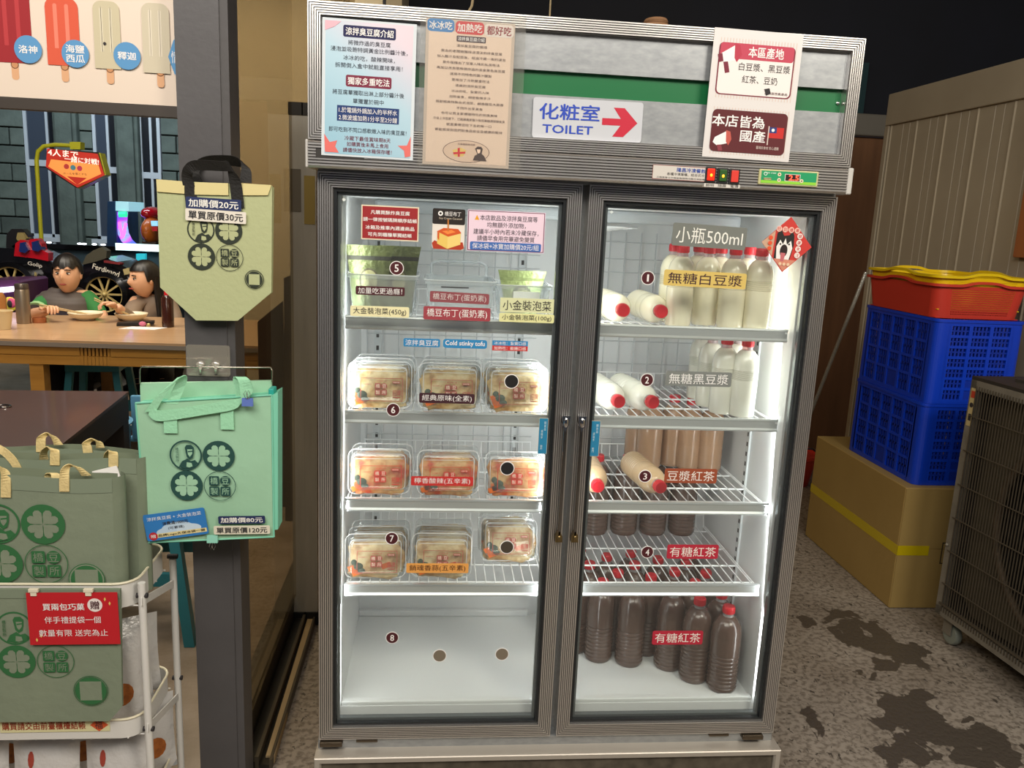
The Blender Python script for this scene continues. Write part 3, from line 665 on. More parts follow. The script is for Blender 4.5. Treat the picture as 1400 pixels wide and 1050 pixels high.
# ================================================================== STICKERS ON THE DOOR GLASS
GY = glassY - .0012
MAR, WHT, CRM, NAVY, RED, INK = P('#4a1219'), P('#f4f1ee'), P('#efe6bf'), P('#1d2350'), P('#c5202c'), P('#2e2a2c')
def T1(txt, fg, w=.9, h=.68, bold=False, edge=None):
    def d(s):
        if edge: s.rect(.5, .5, .985, .93, edge, .02)
        s.text(txt, .5, .5, w, h, fg, bold)
    return d
def notice(s):
    s.rect(.5, .5, .96, .93, P('#9b2226'))
    for t, v in (('凡購買酥炸臭豆腐', .2), ('請一律按號碼牌順序結帳', .41), ('冰箱及推車內週邊商品', .64), ('可先到櫃檯單獨結帳', .84)): s.text(t, .5, v, .085 * len(t), .12, WHT, True)
sign('glass_sticker', 'red notice sticker with four white lines, top left of the left door', 'sticker', (494.2, 279.4), (573, 283.6), (572, 330.4), (493.7, 327), GY, P('#e9dcc0'), draw=notice)
def pudding(s):
    s.rect(.5, .19, 1, .38, P('#1f1714'), .05); s.disc(.24, .12, .075, WHT); s.disc(.24, .12, .035, P('#1f1714')); s.text('橋豆布丁', .62, .12, .5, .11, WHT); s.text('Soy Cream Caramel', .55, .24, .7, .06, P('#d9cbb5'))
    s.poly([(.0, .85), (.08, .78), (.3, .86), (.95, .80), (1, .95), (.9, .99), (.05, .99)], P('#b2391a'))
    s.poly([(.16, .56), (.48, .66), (.48, .98), (.16, .86)], P('#e9c765')); s.poly([(.48, .66), (.88, .58), (.88, .86), (.48, .98)], P('#f0d27a'))
    s.poly([(.14, .56), (.35, .47), (.8, .48), (.9, .58), (.5, .68)], P('#d3551c')); s.poly([(.3, .55), (.6, .51), (.72, .56), (.48, .62)], P('#f08a3c'))
    s.poly([(.46, .26), (.5, .26), (.51, .55), (.47, .55)], P('#c9792c')); s.poly([(.16, .57), (.22, .59), (.22, .78), (.17, .72)], P('#d3551c'))
sign('glass_sticker', 'square photo sticker of a caramel pudding on the left door', 'sticker', (591.2, 284.2), (635.6, 286.8), (635, 342.3), (590.8, 340.5), GY, P('#e8e0d6'), r=.008, draw=pudding)
def pink(s):
    s.rect(.5, .5, .985, .97, P('#6c2742')); s.rect(.5, .5, .965, .935, P('#ecd3e2'))
    for t, v, wf in (('本店飲品及涼拌臭豆腐等', .18, .74), ('均無額外添加物，', .35, .5), ('建議半小時內若未冷藏保存，', .52, .84), ('請儘早食用完畢避免變質', .68, .74)): s.text(t, .53 if v < .2 else .5, v, wf, .135, P('#2a2230'))
    s.poly([(.09, .24), (.12, .12), (.15, .24)], P('#e8a21c')); s.rect(.5, .87, .92, .2, P('#3e6bb4'), .02); s.text('保冰袋+冰寶加購價20元/組', .5, .87, .86, .14, WHT)
sign('glass_sticker', 'pale pink notice sticker with dark text and a blue bottom strip', 'sticker', (639.3, 286), (745.8, 291.3), (743.7, 346.3), (638.2, 342.8), GY, P('#e9d5e4'), draw=pink)
def num(k, px, py, col='#4a1219', r=9.6):
    def d(s):
        s.disc(.5, .5, .5, WHT); s.disc(.5, .5, .45, P(col))
        if k: s.text(k, .5, .5, .14 if k == '1' else .3, .52, WHT, True)
    c = PY(px, py, GY); R_ = r * (C0 - c).length / FPX / 1.0 * 1.0
    R_ = r * (GY - C0.y) / FPX
    g = G().use(WHT).prism([(R_ * math.cos(t * PI / 14), R_ * math.sin(t * PI / 14)) for t in range(28)], -.0004, .0004)
    o = obj('number_sticker' if k else 'round_sticker', g, None); o.location = c; s = Sheet(2 * R_, 2 * R_, -.0004); d(s); s.build(o); return o
for k, px, py in (('1', 885.7, 380), ('2', 884.5, 519.5), ('3', 881.9, 651), ('4', 885, 754.7), ('5', 542.3, 366.6), ('6', 537.6, 560.2), ('7', 535.7, 736), ('8', 536.2, 871.7)):
    tag(num(k, px, py), 'maroon round sticker with a white digit %s on the %s door' % (('one', 'two', 'three', 'four', 'five', 'six', 'seven', 'eight')[int(k) - 1], 'right' if int(k) < 5 else 'left'), 'sticker')
for px, py, c_, lab in ((699.3, 521.4, '#151314', 'black dot sticker over the tofu boxes of the second shelf'), (693.5, 640.3, '#19181a', 'black dot sticker over the orange tofu boxes of the third shelf'), (693, 748, '#463c30', 'brown-black dot sticker over the tofu boxes of the fourth shelf'),
                      (601, 896.3, '#7c7160', 'taupe dot sticker low on the left door, left of two'), (686.3, 894.2, '#7c7160', 'taupe dot sticker low on the left door, right of two')):
    tag(num('', px, py, c_, 10.3), lab, 'sticker')
cards = [
 ('dark maroon strip reading 加量吃更過癮 on the left bin', (519.8, 397.8, 67, 12), '#4a1822', '加量吃更過癮！', WHT, 0, .03),
 ('cream strip reading 大金裝泡菜(450g) under the left bin', (519.2, 426, 80.5, 14.5), '#efe8b8', '大金裝泡菜(450g)', INK, 0, .03),
 ('faded maroon strip reading 橋豆布丁 stuck on the middle bin, upper of two', (628.2, 407.2, 81, 14.5), '#8f4a50', '橋豆布丁(蛋奶素)', P('#d9cfcc'), .02, .03),
 ('maroon strip reading 橋豆布丁 below the middle bin, larger and lower of two', (624.7, 429, 91.5, 18), '#a03f48', '橋豆布丁(蛋奶素)', WHT, 0, .03),
 ('pale yellow strip reading 小金裝泡菜 in large letters on the right bin', (720.5, 417.8, 73.5, 19.5), '#d9dcae', '小金裝泡菜', INK, 0, .0),
 ('small yellow strip reading 小金裝泡菜(100g) under the right bin', (720, 434.8, 75, 12), '#e3e2a4', '小金裝泡菜(100g)', INK, 0, .03),
 ('blue strip reading 涼拌臭豆腐 below the first shelf', (576.7, 468.6, 50, 11.3), '#2a86bd', '涼拌臭豆腐', WHT, 0, .03),
 ('blue strip reading Cold stinky tofu below the first shelf', (635.8, 470.2, 60, 12), '#2a86bd', 'Cold stinky tofu', WHT, 0, .05),
 ('dark maroon strip reading 經典原味(全素) on the second shelf', (611, 544.7, 75.5, 13.5), '#3c1822', '經典原味(全素)', WHT, 0, .03),
 ('red strip reading 檸香酸辣(五辛素) on the third shelf', (604.5, 657.8, 85, 12.5), '#c9302c', '檸香酸辣(五辛素)', WHT, 0, .03),
 ('orange strip reading 銷魂香蒜(五辛素) on the fourth shelf', (598, 776.8, 85, 13), '#eaa552', '銷魂香蒜(五辛素)', P('#4a2014'), 0, .03),
 ('large grey label reading 小瓶500ml on the right door', (969.7, 323.3, 101, 31), '#747872', '小瓶500ml', P('#eeeee6'), .03, .04),
 ('yellow label reading 無糖白豆漿 on the right door', (963.8, 382, 112.5, 21.5), '#d8bd68', '無糖白豆漿', P('#3a1a2c'), .015, .04),
 ('grey label reading 無糖黑豆漿 on the right door', (955, 518.2, 90, 20), '#7b807c', '無糖黑豆漿', P('#efefec'), .0, .04),
 ('brown label reading 豆漿紅茶 on the right door', (944.3, 650.7, 71.5, 19.5), '#9a4a2c', '豆漿紅茶', P('#f4ece4'), 0, .04),
 ('red label reading 有糖紅茶 over the fourth shelf', (947, 754.3, 70, 19), '#b8243a', '有糖紅茶', P('#f4ece4'), 0, .04),
 ('red label reading 有糖紅茶 low on the right door', (926.3, 871.8, 69, 18.5), '#b8243a', '有糖紅茶', P('#f4ece4'), 0, .04)]
for lab, (cx, cy, w_, h_), bg, txt, fg, tl, r in cards:
    rsign('glass_label', lab, 'label', cx, cy, w_, h_, GY, P(bg), tl, r=r * .12, draw=T1(txt, fg, .9, .7, bold=('Cold' in txt)))
def tiny(s):
    s.rect(.5, .25, 1, .5, P('#2a86bd')); s.rect(.5, .75, 1, .5, P('#c9302c')); s.text('冰冰吃：紮實口感', .5, .25, .9, .34, WHT); s.text('加熱吃：軟嫩口感', .5, .75, .9, .34, WHT)
rsign('glass_label', 'tiny label half blue half red below the first shelf', 'label', 697.3, 472.8, 48.5, 13.6, GY, P('#2a86bd'), draw=tiny)
def bluev(s):
    s.rect(.5, .5, .93, .985, P('#1f7fa8')); s.text('開飲品', .68, .22, .2, .26, P('#cfe8ef'), vert=True); s.text('請隨手', .36, .45, .2, .26, P('#cfe8ef'), vert=True); s.text('關門', .36, .82, .2, .15, P('#cfe8ef'), vert=True)
rsign('glass_sticker', 'narrow upright blue sticker on the left door beside its handle', 'sticker', 742.3, 596, 12.5, 49, GY, P('#d9d2b8'), draw=bluev)
rsign('glass_sticker', 'narrow upright blue sticker on the right door beside its handle', 'sticker', 813.2, 599.5, 13, 48.5, GY, P('#d9d2b8'), draw=bluev)
# red diamond sticker with a yawning dog
c = PY(1075.5, 334.5, GY); hw = 36.5 * (GY - C0.y) / FPX
a_ = .06
g = G().use(P('#c9362f', .6)).prism([(0, -hw * 1.05), (hw, 0), (0, hw * 1.05), (-hw, 0)], -.0005, .0005)
o = obj('diamond_sticker', g, None); o.location = c; o.rotation_euler = (0, a_, 0); tag(o, 'red diamond festive sticker with a yawning black and white dog', 'sticker')
s = Sheet(2 * hw, 2 * hw, -.0005)
s.poly([(.0, .5), (.24, .26), (.24, .74)], P('#c9a58a')); s.poly([(.28, .78), (.5, 1.0), (.72, .78)], P('#d38a72'))
s.poly([(.28, .78), (.28, .30), (.36, .24), (.42, .34), (.52, .32), (.58, .24), (.62, .32), (.64, .5), (.6, .78)], P('#22201f'))
s.poly([(.33, .78), (.30, .55), (.36, .42), (.42, .5), (.46, .38), (.5, .5), (.57, .42), (.62, .56), (.58, .78)], P('#efece8'))
s.disc(.455, .62, .075, P('#2a1c1c'), .12); s.poly([(.40, .66), (.5, .66), (.48, .82), (.42, .82)], P('#c46a70')); s.disc(.37, .5, .018, INK); s.disc(.54, .49, .018, INK)
for i, ch in enumerate('旺到爆單'): s.disc(.30 + .12 * i, .22, .055, P('#f2c9b8')); s.text(ch, .30 + .12 * i, .22, .07, .07, RED)
for i, ch in enumerate('健康來汪'): s.disc(.73, .32 + .12 * i, .055, P('#f4ebe2')); s.text(ch, .73, .32 + .12 * i, .07, .07, RED)
for i in range(3): s.disc(.16, .40 + .1 * i, .04, P('#e2542c')); s.disc(.42 + .08 * i, .87, .03, P('#e8c9a8'))
s.build(o)

# ================================================================== SIGNS ON THE HEADER
YS = YH - .0045
def sheetA(s):
    bl = bpy.data.materials.new('blue_pink_paper'); bl.use_nodes = True; nt = bl.node_tree; b = nt.nodes['Principled BSDF']; b.inputs['Roughness'].default_value = .35
    tc = nt.nodes.new('ShaderNodeTexCoord'); sp = nt.nodes.new('ShaderNodeSeparateXYZ'); nt.links.new(tc.outputs['Object'], sp.inputs[0])
    ad = nt.nodes.new('ShaderNodeMath'); ad.operation = 'MULTIPLY_ADD'; nt.links.new(sp.outputs[0], ad.inputs[0]); ad.inputs[1].default_value = .8; nt.links.new(sp.outputs[2], ad.inputs[2])
    mr = nt.nodes.new('ShaderNodeMapRange'); nt.links.new(ad.outputs[0], mr.inputs[0]); mr.inputs[1].default_value = -.16; mr.inputs[2].default_value = .2
    r = nt.nodes.new('ShaderNodeValToRGB'); e = r.color_ramp.elements; e[0].color = lin('#9cc6d8'); e[1].color = lin('#e9cdd6'); e[1].position = 1; q = e.new(.5); q.color = lin('#b4d2e0')
    nt.links.new(mr.outputs[0], r.inputs[0]); nt.links.new(r.outputs[0], b.inputs['Base Color'])
    s.rect(.5, .5, .93, .97, bl)
    dk, mr_ = P('#23244f'), P('#7c2740')
    s.rect(.5, .085, .56, .085, dk, .02); s.text('涼拌臭豆腐介紹', .5, .085, .51, .055, WHT, True)
    for t, v, wf in (('將微炸過的臭豆腐', .165, .45), ('浸泡並吸飽特調黃金比例醬汁後，', .215, .82), ('冰冰的吃，酸辣開味，', .275, .55), ('拆開倒入盒中就能直接享用！', .33, .72), ('將豆腐單獨取出淋上部分醬汁後', .525, .77), ('單獨置於碗中', .585, .33), ('即可吃到不同口感軟嫩入味的臭豆腐！', .80, .84)): s.text(t, .5, v, wf, .036, P('#2a2c3c'))
    s.rect(.5, .44, .49, .085, mr_, .02); s.text('獨家多重吃法', .5, .44, .45, .055, WHT, True)
    s.rect(.5, .68, .67, .115, P('#1f3a70')); s.text('1.於電鍋外鍋加入約半杯水', .5, .655, .63, .04, WHT); s.text('2.微波爐加熱1分半至2分鐘', .5, .71, .63, .04, WHT)
    for t, v, wf in (('冷藏下最佳賞味期8天', .862, .5), ('如購買後未馬上食用', .905, .45), ('請儘快放入冰箱保存喔！', .95, .53)): s.text(t, .5, v, wf, .034, P('#7d3346'))
    cr = P('#e2716a'); s.poly([(.03, .84), (.09, .90), (.17, .885), (.15, .93), (.19, .975), (.04, .975)], cr); s.poly([(.97, .82), (.93, .89), (.83, .895), (.90, .93), (.91, .98), (.97, .97)], cr)
    s.poly([(.03, .02), (.2, .02), (.13, .06), (.03, .09)], P('#e8b4c0'))
sign('notice_sheet', 'pale blue and pink notice sheet on the left end of the header', 'notice', (440.4, 23.5), (568.4, 33), (566, 220), (439.7, 211.5), YS, P('#d5dde2'), draw=sheetA)
def sheetB(s):
    s.rect(.5, .53, .93, .9, P('#e6cfbb', .4))
    s.rect(.165, .045, .30, .085, P('#2f83c4'), .04); s.text('冰冰吃', .165, .045, .26, .055, WHT, True)
    s.rect(.49, .05, .32, .085, P('#cf2f36'), .04); s.text('加熱吃', .49, .05, .28, .058, WHT, True)
    s.rect(.82, .055, .33, .085, P('#e6dcd4'), .04); s.text('都好吃', .82, .055, .28, .062, P('#8a2a34'), True)
    s.rect(.51, .125, .33, .04, P('#3a2030'), .01); s.text('涼拌臭豆腐介紹', .51, .125, .30, .026, WHT)
    L = ['涼拌臭豆腐的靈魂', '我去的老闆娘獨得浸漬法的拌臭豆腐', '加入醬汁及配菜後，經過冷藏一夜的浸泡', '意外碰撞出了深邃入味的私房吃法', '再加以改良限用微炸過的淡金黃色臭豆腐', '運用不同特色的醬汁釀製', '更增加了冷熱雙重吃法', '清爽的涼拌臭豆腐', '冰冰的吃，紮實的入味', '加熱後食，綿密軟嫩多汁', '搭配經典特製台式泡菜，鹹香酸及大蒜香', '不同外出享美食', '也可以買主家裡隨時吃的到臭美味', '冷自上冷豆腐下，已鍛鍊獨家醬汁與完美醃漬發酵後臭', '就是要帶您吃下去的每一口', '都能感受到我們對食品安全及健康的堅持']
    for i, t in enumerate(L): s.text(t, .52, .172 + .0385 * i, min(.82, .043 * len(t)), .019, P('#4a3436'))
    s.disc(.5, .895, .27, P('#5a3c3c'), .078); s.disc(.5, .895, .263, P('#dcc2ac'), .0745); s.text('五香媽媽臭豆腐', .5, .845, .2, .014, P('#5a3c3c'))
    s.poly([(.34, .89), (.44, .87), (.5, .885), (.47, .93), (.37, .935)], P('#e3c56a')); s.poly([(.40, .875), (.425, .87), (.43, .935), (.405, .935)], RED); s.poly([(.35, .905), (.49, .895), (.49, .91), (.355, .92)], RED)
    s.poly([(.6, .87), (.63, .855), (.67, .855), (.69, .87), (.68, .905), (.71, .92), (.74, .955), (.58, .955), (.6, .92), (.63, .91)], P('#3c2a28')); s.poly([(.62, .875), (.665, .875), (.66, .9), (.635, .905)], P('#dcc2ac'))
sign('notice_sheet', 'beige text-filled sheet under blue, red and white headings in a clear sleeve', 'notice', (581, 24), (708, 33), (692, 231), (579, 224), YS, P('#c9b9aa', .3), draw=sheetB)
c0, c1 = PY(579, 10, YS), PY(708, 232, YS)
g = G().use(clear('laminate_film', '#fbfbfa', .05, 1.0, .1, '#f2ede6')).box(c0.x - .006, c1.x + .004, YS - .0022, YS - .0018, c1.z - .002, c0.z - .004)
tag(obj('clear_sleeve', g, None, loc=((c0.x + c1.x) / 2, YS, c0.z)), 'clear film sleeve taped over the beige notice sheet', 'film')
def toilet(s):
    bl = P('#2547b8', .4); s.text('化粧室', .33, .33, .55, .40, bl, True); s.text('TOILET', .32, .76, .46, .21, bl, True)
    s.poly([(.63, .43), (.80, .43), (.73, .16), (.83, .16), (.955, .52), (.83, .88), (.73, .88), (.80, .60), (.63, .60)], P('#c41f3a', .4))
sign('toilet_sign', 'clear plaque with blue lettering and a red arrow pointing right', 'sign', (728.6, 132), (878.6, 141), (877, 195), (728, 188.5), YH + .009, mat('milky_plaque', '#c9ccd2', .25), r=.006, t=.004, draw=toilet)
def sheetC(s):
    pk, mr_, br = P('#c0485c'), P('#7a2b3c'), P('#5c1f24')
    for k in range(26): s.poly([(.08 + .034 * k, .07), (.09 + .034 * k, .07), (.09 + .034 * k, .53), (.08 + .034 * k, .53)], P('#d9c9c0'), ly=.0003); s.poly([(.08 + .034 * k, .60), (.09 + .034 * k, .60), (.09 + .034 * k, .97), (.08 + .034 * k, .97)], P('#d9c9c0'), ly=.0003)
    s.k = 0
    s.rect(.5, .305, .86, .40, mr_, .05); s.rect(.5, .305, .83, .382, P('#ece6e2'), .045); s.rect(.5, .165, .83, .12, pk, .03)
    s.text('本區產地', .60, .165, .40, .085, WHT, True); s.text('白豆漿、黑豆漿', .60, .28, .58, .06, INK); s.text('紅茶、豆奶', .56, .375, .40, .058, INK); s.text('產銷履歷農產品', .76, .47, .26, .02, P('#6a4a4a'))
    s.poly([(.08, .24), (.1, .19), (.25, .12), (.29, .23), (.14, .26)], P('#f0eeee')); s.poly([(.24, .105), (.30, .12), (.33, .19), (.28, .25), (.25, .22)], P('#b83c50')); s.poly([(.13, .255), (.18, .25), (.21, .33), (.16, .34)], mr_); s.poly([(.06, .20), (.11, .19), (.13, .25), (.08, .26)], mr_)
    s.poly([(.62, .44), (.68, .43), (.7, .47), (.65, .49)], INK)
    s.rect(.5, .785, .86, .33, br, .05); s.text('本店皆為', .37, .705, .60, .095, WHT, True); s.text('國產', .55, .815, .29, .095, WHT, True)
    s.rect(.815, .775, .17, .085, P('#c52a26')); s.rect(.775, .755, .085, .045, P('#263a7a')); s.disc(.775, .755, .018, WHT); s.rect(.725, .80, .012, .15, P('#d9c9c0'))
    s.poly([(.1, .88), (.12, .84), (.24, .79), (.28, .88), (.15, .905)], P('#f0eeee')); s.poly([(.24, .78), (.29, .79), (.31, .85), (.28, .90), (.25, .87)], P('#c0584c')); s.poly([(.15, .90), (.2, .895), (.22, .945), (.17, .95)], P('#8a3a44'))
    s.text('臺灣好食材 安心選購', .73, .90, .26, .025, P('#d9c9c0'))
sign('notice_sheet', 'white sheet with pink card and maroon card taped on the right of the header', 'notice', (976.6, 37), (1097.5, 47.5), (1079.5, 222), (960.5, 214), YS, P('#dcd8d6', .4), draw=sheetC)

# ================================================================== TOFU BOXES
ricemat = {}
def food_mat(n, a, b, c):
    m = bpy.data.materials.new(n); m.use_nodes = True; nt = m.node_tree; bs = nt.nodes['Principled BSDF']; bs.inputs['Roughness'].default_value = .45
    tc = nt.nodes.new('ShaderNodeTexCoord'); v = nt.nodes.new('ShaderNodeTexVoronoi'); v.inputs['Scale'].default_value = 75; nt.links.new(tc.outputs['Object'], v.inputs['Vector'])
    n1 = nt.nodes.new('ShaderNodeTexNoise'); n1.inputs['Scale'].default_value = 26; nt.links.new(tc.outputs['Object'], n1.inputs['Vector'])
    r = nt.nodes.new('ShaderNodeValToRGB'); e = r.color_ramp.elements; e[0].position = .36; e[0].color = lin(b); e[1].position = .62; e[1].color = lin(c); q = e.new(.48); q.color = lin(a); nt.links.new(n1.outputs[0], r.inputs[0])
    nt.links.new(r.outputs[0], bs.inputs['Base Color'])
    bp = nt.nodes.new('ShaderNodeBump'); bp.inputs['Strength'].default_value = .6; bp.inputs['Distance'].default_value = .004; nt.links.new(v.outputs['Distance'], bp.inputs['Height']); nt.links.new(bp.outputs[0], bs.inputs['Normal']); return m
FOODS = [food_mat('tofu_plain', '#c9a66c', '#a67a44', '#dcc596'), food_mat('tofu_spicy', '#d08a4e', '#c4441c', '#e0b478'), food_mat('tofu_garlic', '#c8a472', '#a67c4c', '#dcc598')]
carrot, green, pale = P('#df6a22', .4), P('#33442c', .5), P('#e9d9a6', .5)
def tofu_box(k, redtxt):
    """upright clamshell: lid faces -y; w 160 x h 115 x d 42 mm, standing on its long edge"""
    w_, h_, d_ = .158, .116, .040
    t = thing('tofu_box', 'x', 'food box')
    def shell(pr, z0=0):
        g = G().use(PET); rings = []
        for y, ins in pr:
            rings.append([(x, y, z + h_ / 2 + .001) for x, z in rrect(w_ - 2 * ins, h_ - 2 * ins, .018, 3)])
        n_ = len(rings[0]); vs = [v for r in rings for v in r]
        fs = [(i * n_ + j, i * n_ + (j + 1) % n_, (i + 1) * n_ + (j + 1) % n_, (i + 1) * n_ + j) for i in range(len(pr) - 1) for j in range(n_)] + [tuple((len(pr) - 1) * n_ + j for j in range(n_))]
        g.add(vs, fs); return g
    g = shell([(.0, .0), (.001, .005), (-.004, .0065), (-.0045, .009), (-.010, .010), (-.0105, .0125), (-.017, .0135), (-.0185, .018), (-.0165, .021)])
    g.use(clear('plastic_ridge', '#ffffff', .5, 1.5, .15)).tube([(x, -.0005, z + h_ / 2 + .001) for x, z in rrect(w_, h_, .018, 3)] + [(w_ / 2 - .018, -.0005, .001)], .0013, 5, False).tube([(x, -.0105, z + h_ / 2 + .001) for x, z in rrect(w_ - .025, h_ - .025, .012, 3)], .0009, 5, False)
    for z, ins in ((h_ - .014, .016), (h_ - .022, .018)): g.tube([(-w_ / 2 + ins, -.0165, z), (w_ / 2 - ins, -.0165, z)], .0008, 5)
    obj('lid', g, t, 40)
    obj('tray', shell([(.001, .0), (.002, .004), (.020, .010), (.021, .014)]), t, 40)
    rnd = random.Random(k)
    def f(u, v):
        a = 2 * PI * u; b = -PI / 2 + PI * v; n1 = 1 + .07 * math.sin(5 * a + 3 * b + k) + .05 * math.sin(9 * a - 5 * b)
        x = math.copysign(abs(math.cos(a)) ** .5, math.cos(a)) * math.cos(b) ** .4 * .071 * n1; z = math.copysign(abs(math.sin(a)) ** .5, math.sin(a)) * math.cos(b) ** .4 * .050 * n1
        return (x, .003 + .0155 * math.sin(b), h_ * .46 + z - .004)
    obj('tofu_filling', G().use(FOODS[k]).grid(f, 28, 12, True), t, 60)
    g = G().use(carrot)
    for q in range(4 if k != 1 else 3): g.obox((-.058 + rnd.random() * .012 + (.085 if k == 2 and q > 2 else 0), -.0115, .018 + q * .006), (.012, 0, .004), (0, .002, 0), (-.003, 0, .006))
    o_ = obj('carrot_slice', g, t)
    g = G().use(green).ell((-.044, -.0130, .034), (.013, .0035, .010), 8, 6).ell((-.055, -.0122, .044), (.008, .003, .008), 8, 6).ell((-.036, -.0132, .023), (.010, .003, .007), 8, 6)
    obj('green_garnish', g, t, 60)
    s = Sheet(w_, h_, -.0190); m = P(redtxt)
    s.ring(.53, .52, .001, .0, m) if 0 else None
    x0, x1, y0, y1 = .2, .86, .34, .84
    for (a, b, c, d) in ((x0, y0, x1, y0 + .012), (x0, y1 - .012, x1, y1), (x0, y0, x0 + .009, y1), (x1 - .009, y0, x1, y1)): s.rect((a + c) / 2, (b + d) / 2, c - a, d - b, m)
    for i, ch in enumerate('橋豆製所'):
        u, v = .47 + .10 * (i % 2), .51 + .14 * (i // 2)
        if i == 1: s.disc(u, v, .045, m)
        else: s.rect(u, v, .088, .12, m, .01)
        s.text(ch, u, v, .062, .085, P('#ecd9c0'))
    s.text('臭豆腐第一家', .53, .40, .16, .045, m); s.rect(.76, .43, .12, .05, m, .008); s.text('特製拌醬', .76, .43, .10, .03, P('#ecd9c0')); s.text('招牌', .765, .66, .13, .14, m, True); s.text('五香媽媽的家', .30, .48, .14, .035, m); s.rect(.765, .755, .12, .022, m)
    s.build(t)
    for ch in t.children:
        if ch.name.startswith(('print', 'lettering')): ch.location.z = h_ / 2
    return t
TB = [tofu_box(0, '#a5504a'), tofu_box(1, '#cf3a30'), tofu_box(2, '#b0544c')]
def yaw_tilt(tl, yw=0): return (tl, 0, yw)
cols = ('left', 'middle', 'right'); deep = ('front', 'second', 'third', 'rear')
shelfname = ('second', 'third', 'fourth')
lay = [ # per row, per column: (centre px, n deep, first y, tilt)
 [(519, 3, .105, .0), (614, 3, .105, .0), (706, 3, .100, .0)],
 [(518, 2, .105, .0), (612, 2, .105, .0), (704, 1, .100, .0)],
 [(513, 3, .105, .0), (603, 3, .115, .0), (695, 2, .20, .12)]]
kinds = ('plain tofu', 'orange spicy tofu', 'pale garlic tofu')
for r_, rowc in enumerate(lay):
    z = SZ[r_ + 1] - .006
    for c_, (px, n_, y0, tl) in enumerate(rowc):
        for k in range(n_):
            y = y0 + k * (.052 if n_ > 1 else 0); x = PY(px, 560 + 110 * r_, y0 + .0).x
            dz = 0.0; y += random.uniform(-.003, .003)
            lean = -.16 - .02 * k
            dz = .003
            if r_ == 2 and c_ == 2: lean = -.42; dz = .011; y = y0 + k * .06
            dp_ = '%s box of the %s column' % (deep[k], cols[c_]) if n_ > 1 else 'single box of the right column'
            place(TB[r_], 'clear clamshell of %s, %s on the %s shelf' % (kinds[r_], dp_, shelfname[r_]), (x + k * .004 * (1 if c_ != 2 else -1), y, z + dz), (lean, 0, random.uniform(-.04, .04)), 'upright tofu boxes on the %s shelf' % shelfname[r_])

# ================================================================== BINS AND POUCHES ON THE TOP LEFT SHELF
zt = SZ[0] - .005
def bin_(x0, x1, y0, y1, h, label, handle=0, slot=None):
    t = thing('plastic_bin', label, 'bin', ((x0 + x1) / 2, (y0 + y1) / 2, zt), 'plastic bins on the top shelf')
    g = G().use(BIN); tp = .010
    def ring(ins, z, r=.02): return [((x0 + x1) / 2 + a, (y0 + y1) / 2 + b, z) for a, b in rrect(x1 - x0 - 2 * ins, y1 - y0 - 2 * ins, r, 3)]
    R = [ring(tp + .003, zt + .002), ring(tp, zt + .006), ring(.002, zt + h - .012), ring(.002, zt + h - .010), ring(-.003, zt + h - .009), ring(-.003, zt + h), ring(.0035, zt + h), ring(.0045, zt + h - .012)]
    n_ = len(R[0]); vs = [v for r in R for v in r]; fs = [tuple(range(n_))] + [(i * n_ + j, i * n_ + (j + 1) % n_, (i + 1) * n_ + (j + 1) % n_, (i + 1) * n_ + j) for i in range(len(R) - 1) for j in range(n_)]
    g.add(vs, fs); obj('basin', g, t, 40)
    g = G().use(clear('frosted_rim', '#f4f8f9', .5, 1.0, .2)); g.tube([(a, b, c) for a, b, c in R[5]] + [R[5][0]], .0018, 5, False); obj('rim', g, t, 40)
    if slot:
        g = G().use(slot[4]).box(slot[0], slot[1], y0 + .0005, y0 + .002, slot[2], slot[3]); obj('slot', g, t)
    if handle:
        g = G().use(BIN).tube([(x0 + .012, y1, zt + h - .01), (x0 + .012, y1 + .012, zt + h + .028), (x0 + .03, y1 + .014, zt + h + .036), (x1 - .03, y1 + .014, zt + h + .036), (x1 - .012, y1 + .012, zt + h + .028), (x1 - .012, y1, zt + h - .01)], .004, 8); obj('handle', g, t, 50)
    return t
p0, p1 = PY(475, 372, .075), PY(573, 430, .075); HB = PY(520, 376, .075).z - zt
bin_(p0.x, p1.x - .006, .075, .26, HB, 'frosted plastic bin holding large foil pouches, leftmost of three')
p2, p3 = PY(582, 385, .075), PY(676, 430, .075)
sA, sB = PY(603, 391.5, .075), PY(641, 394.5, .075)
bin_(p2.x, p3.x, .075, .27, PY(620, 384, .075).z - zt, 'empty frosted bin with a handle and dark slot, middle of three', 1, (sA.x, sB.x, sB.z, sA.z, INK))
p4, p5 = PY(681, 388, .075), PY(757, 430, .075)
bin_(p4.x, p5.x - .008, .075, .25, PY(720, 391, .075).z - zt, 'frosted bin holding a pale green pouch, rightmost of three', 0, (PY(702, 400, .075).x, PY(738, 400, .075).x, PY(720, 408, .075).z, PY(720, 399, .075).z, P('#eef2ee')))
foil = mat('green_foil', '#6b7244', .35, .25, (40, '#4d5532', .25), (70, .5))
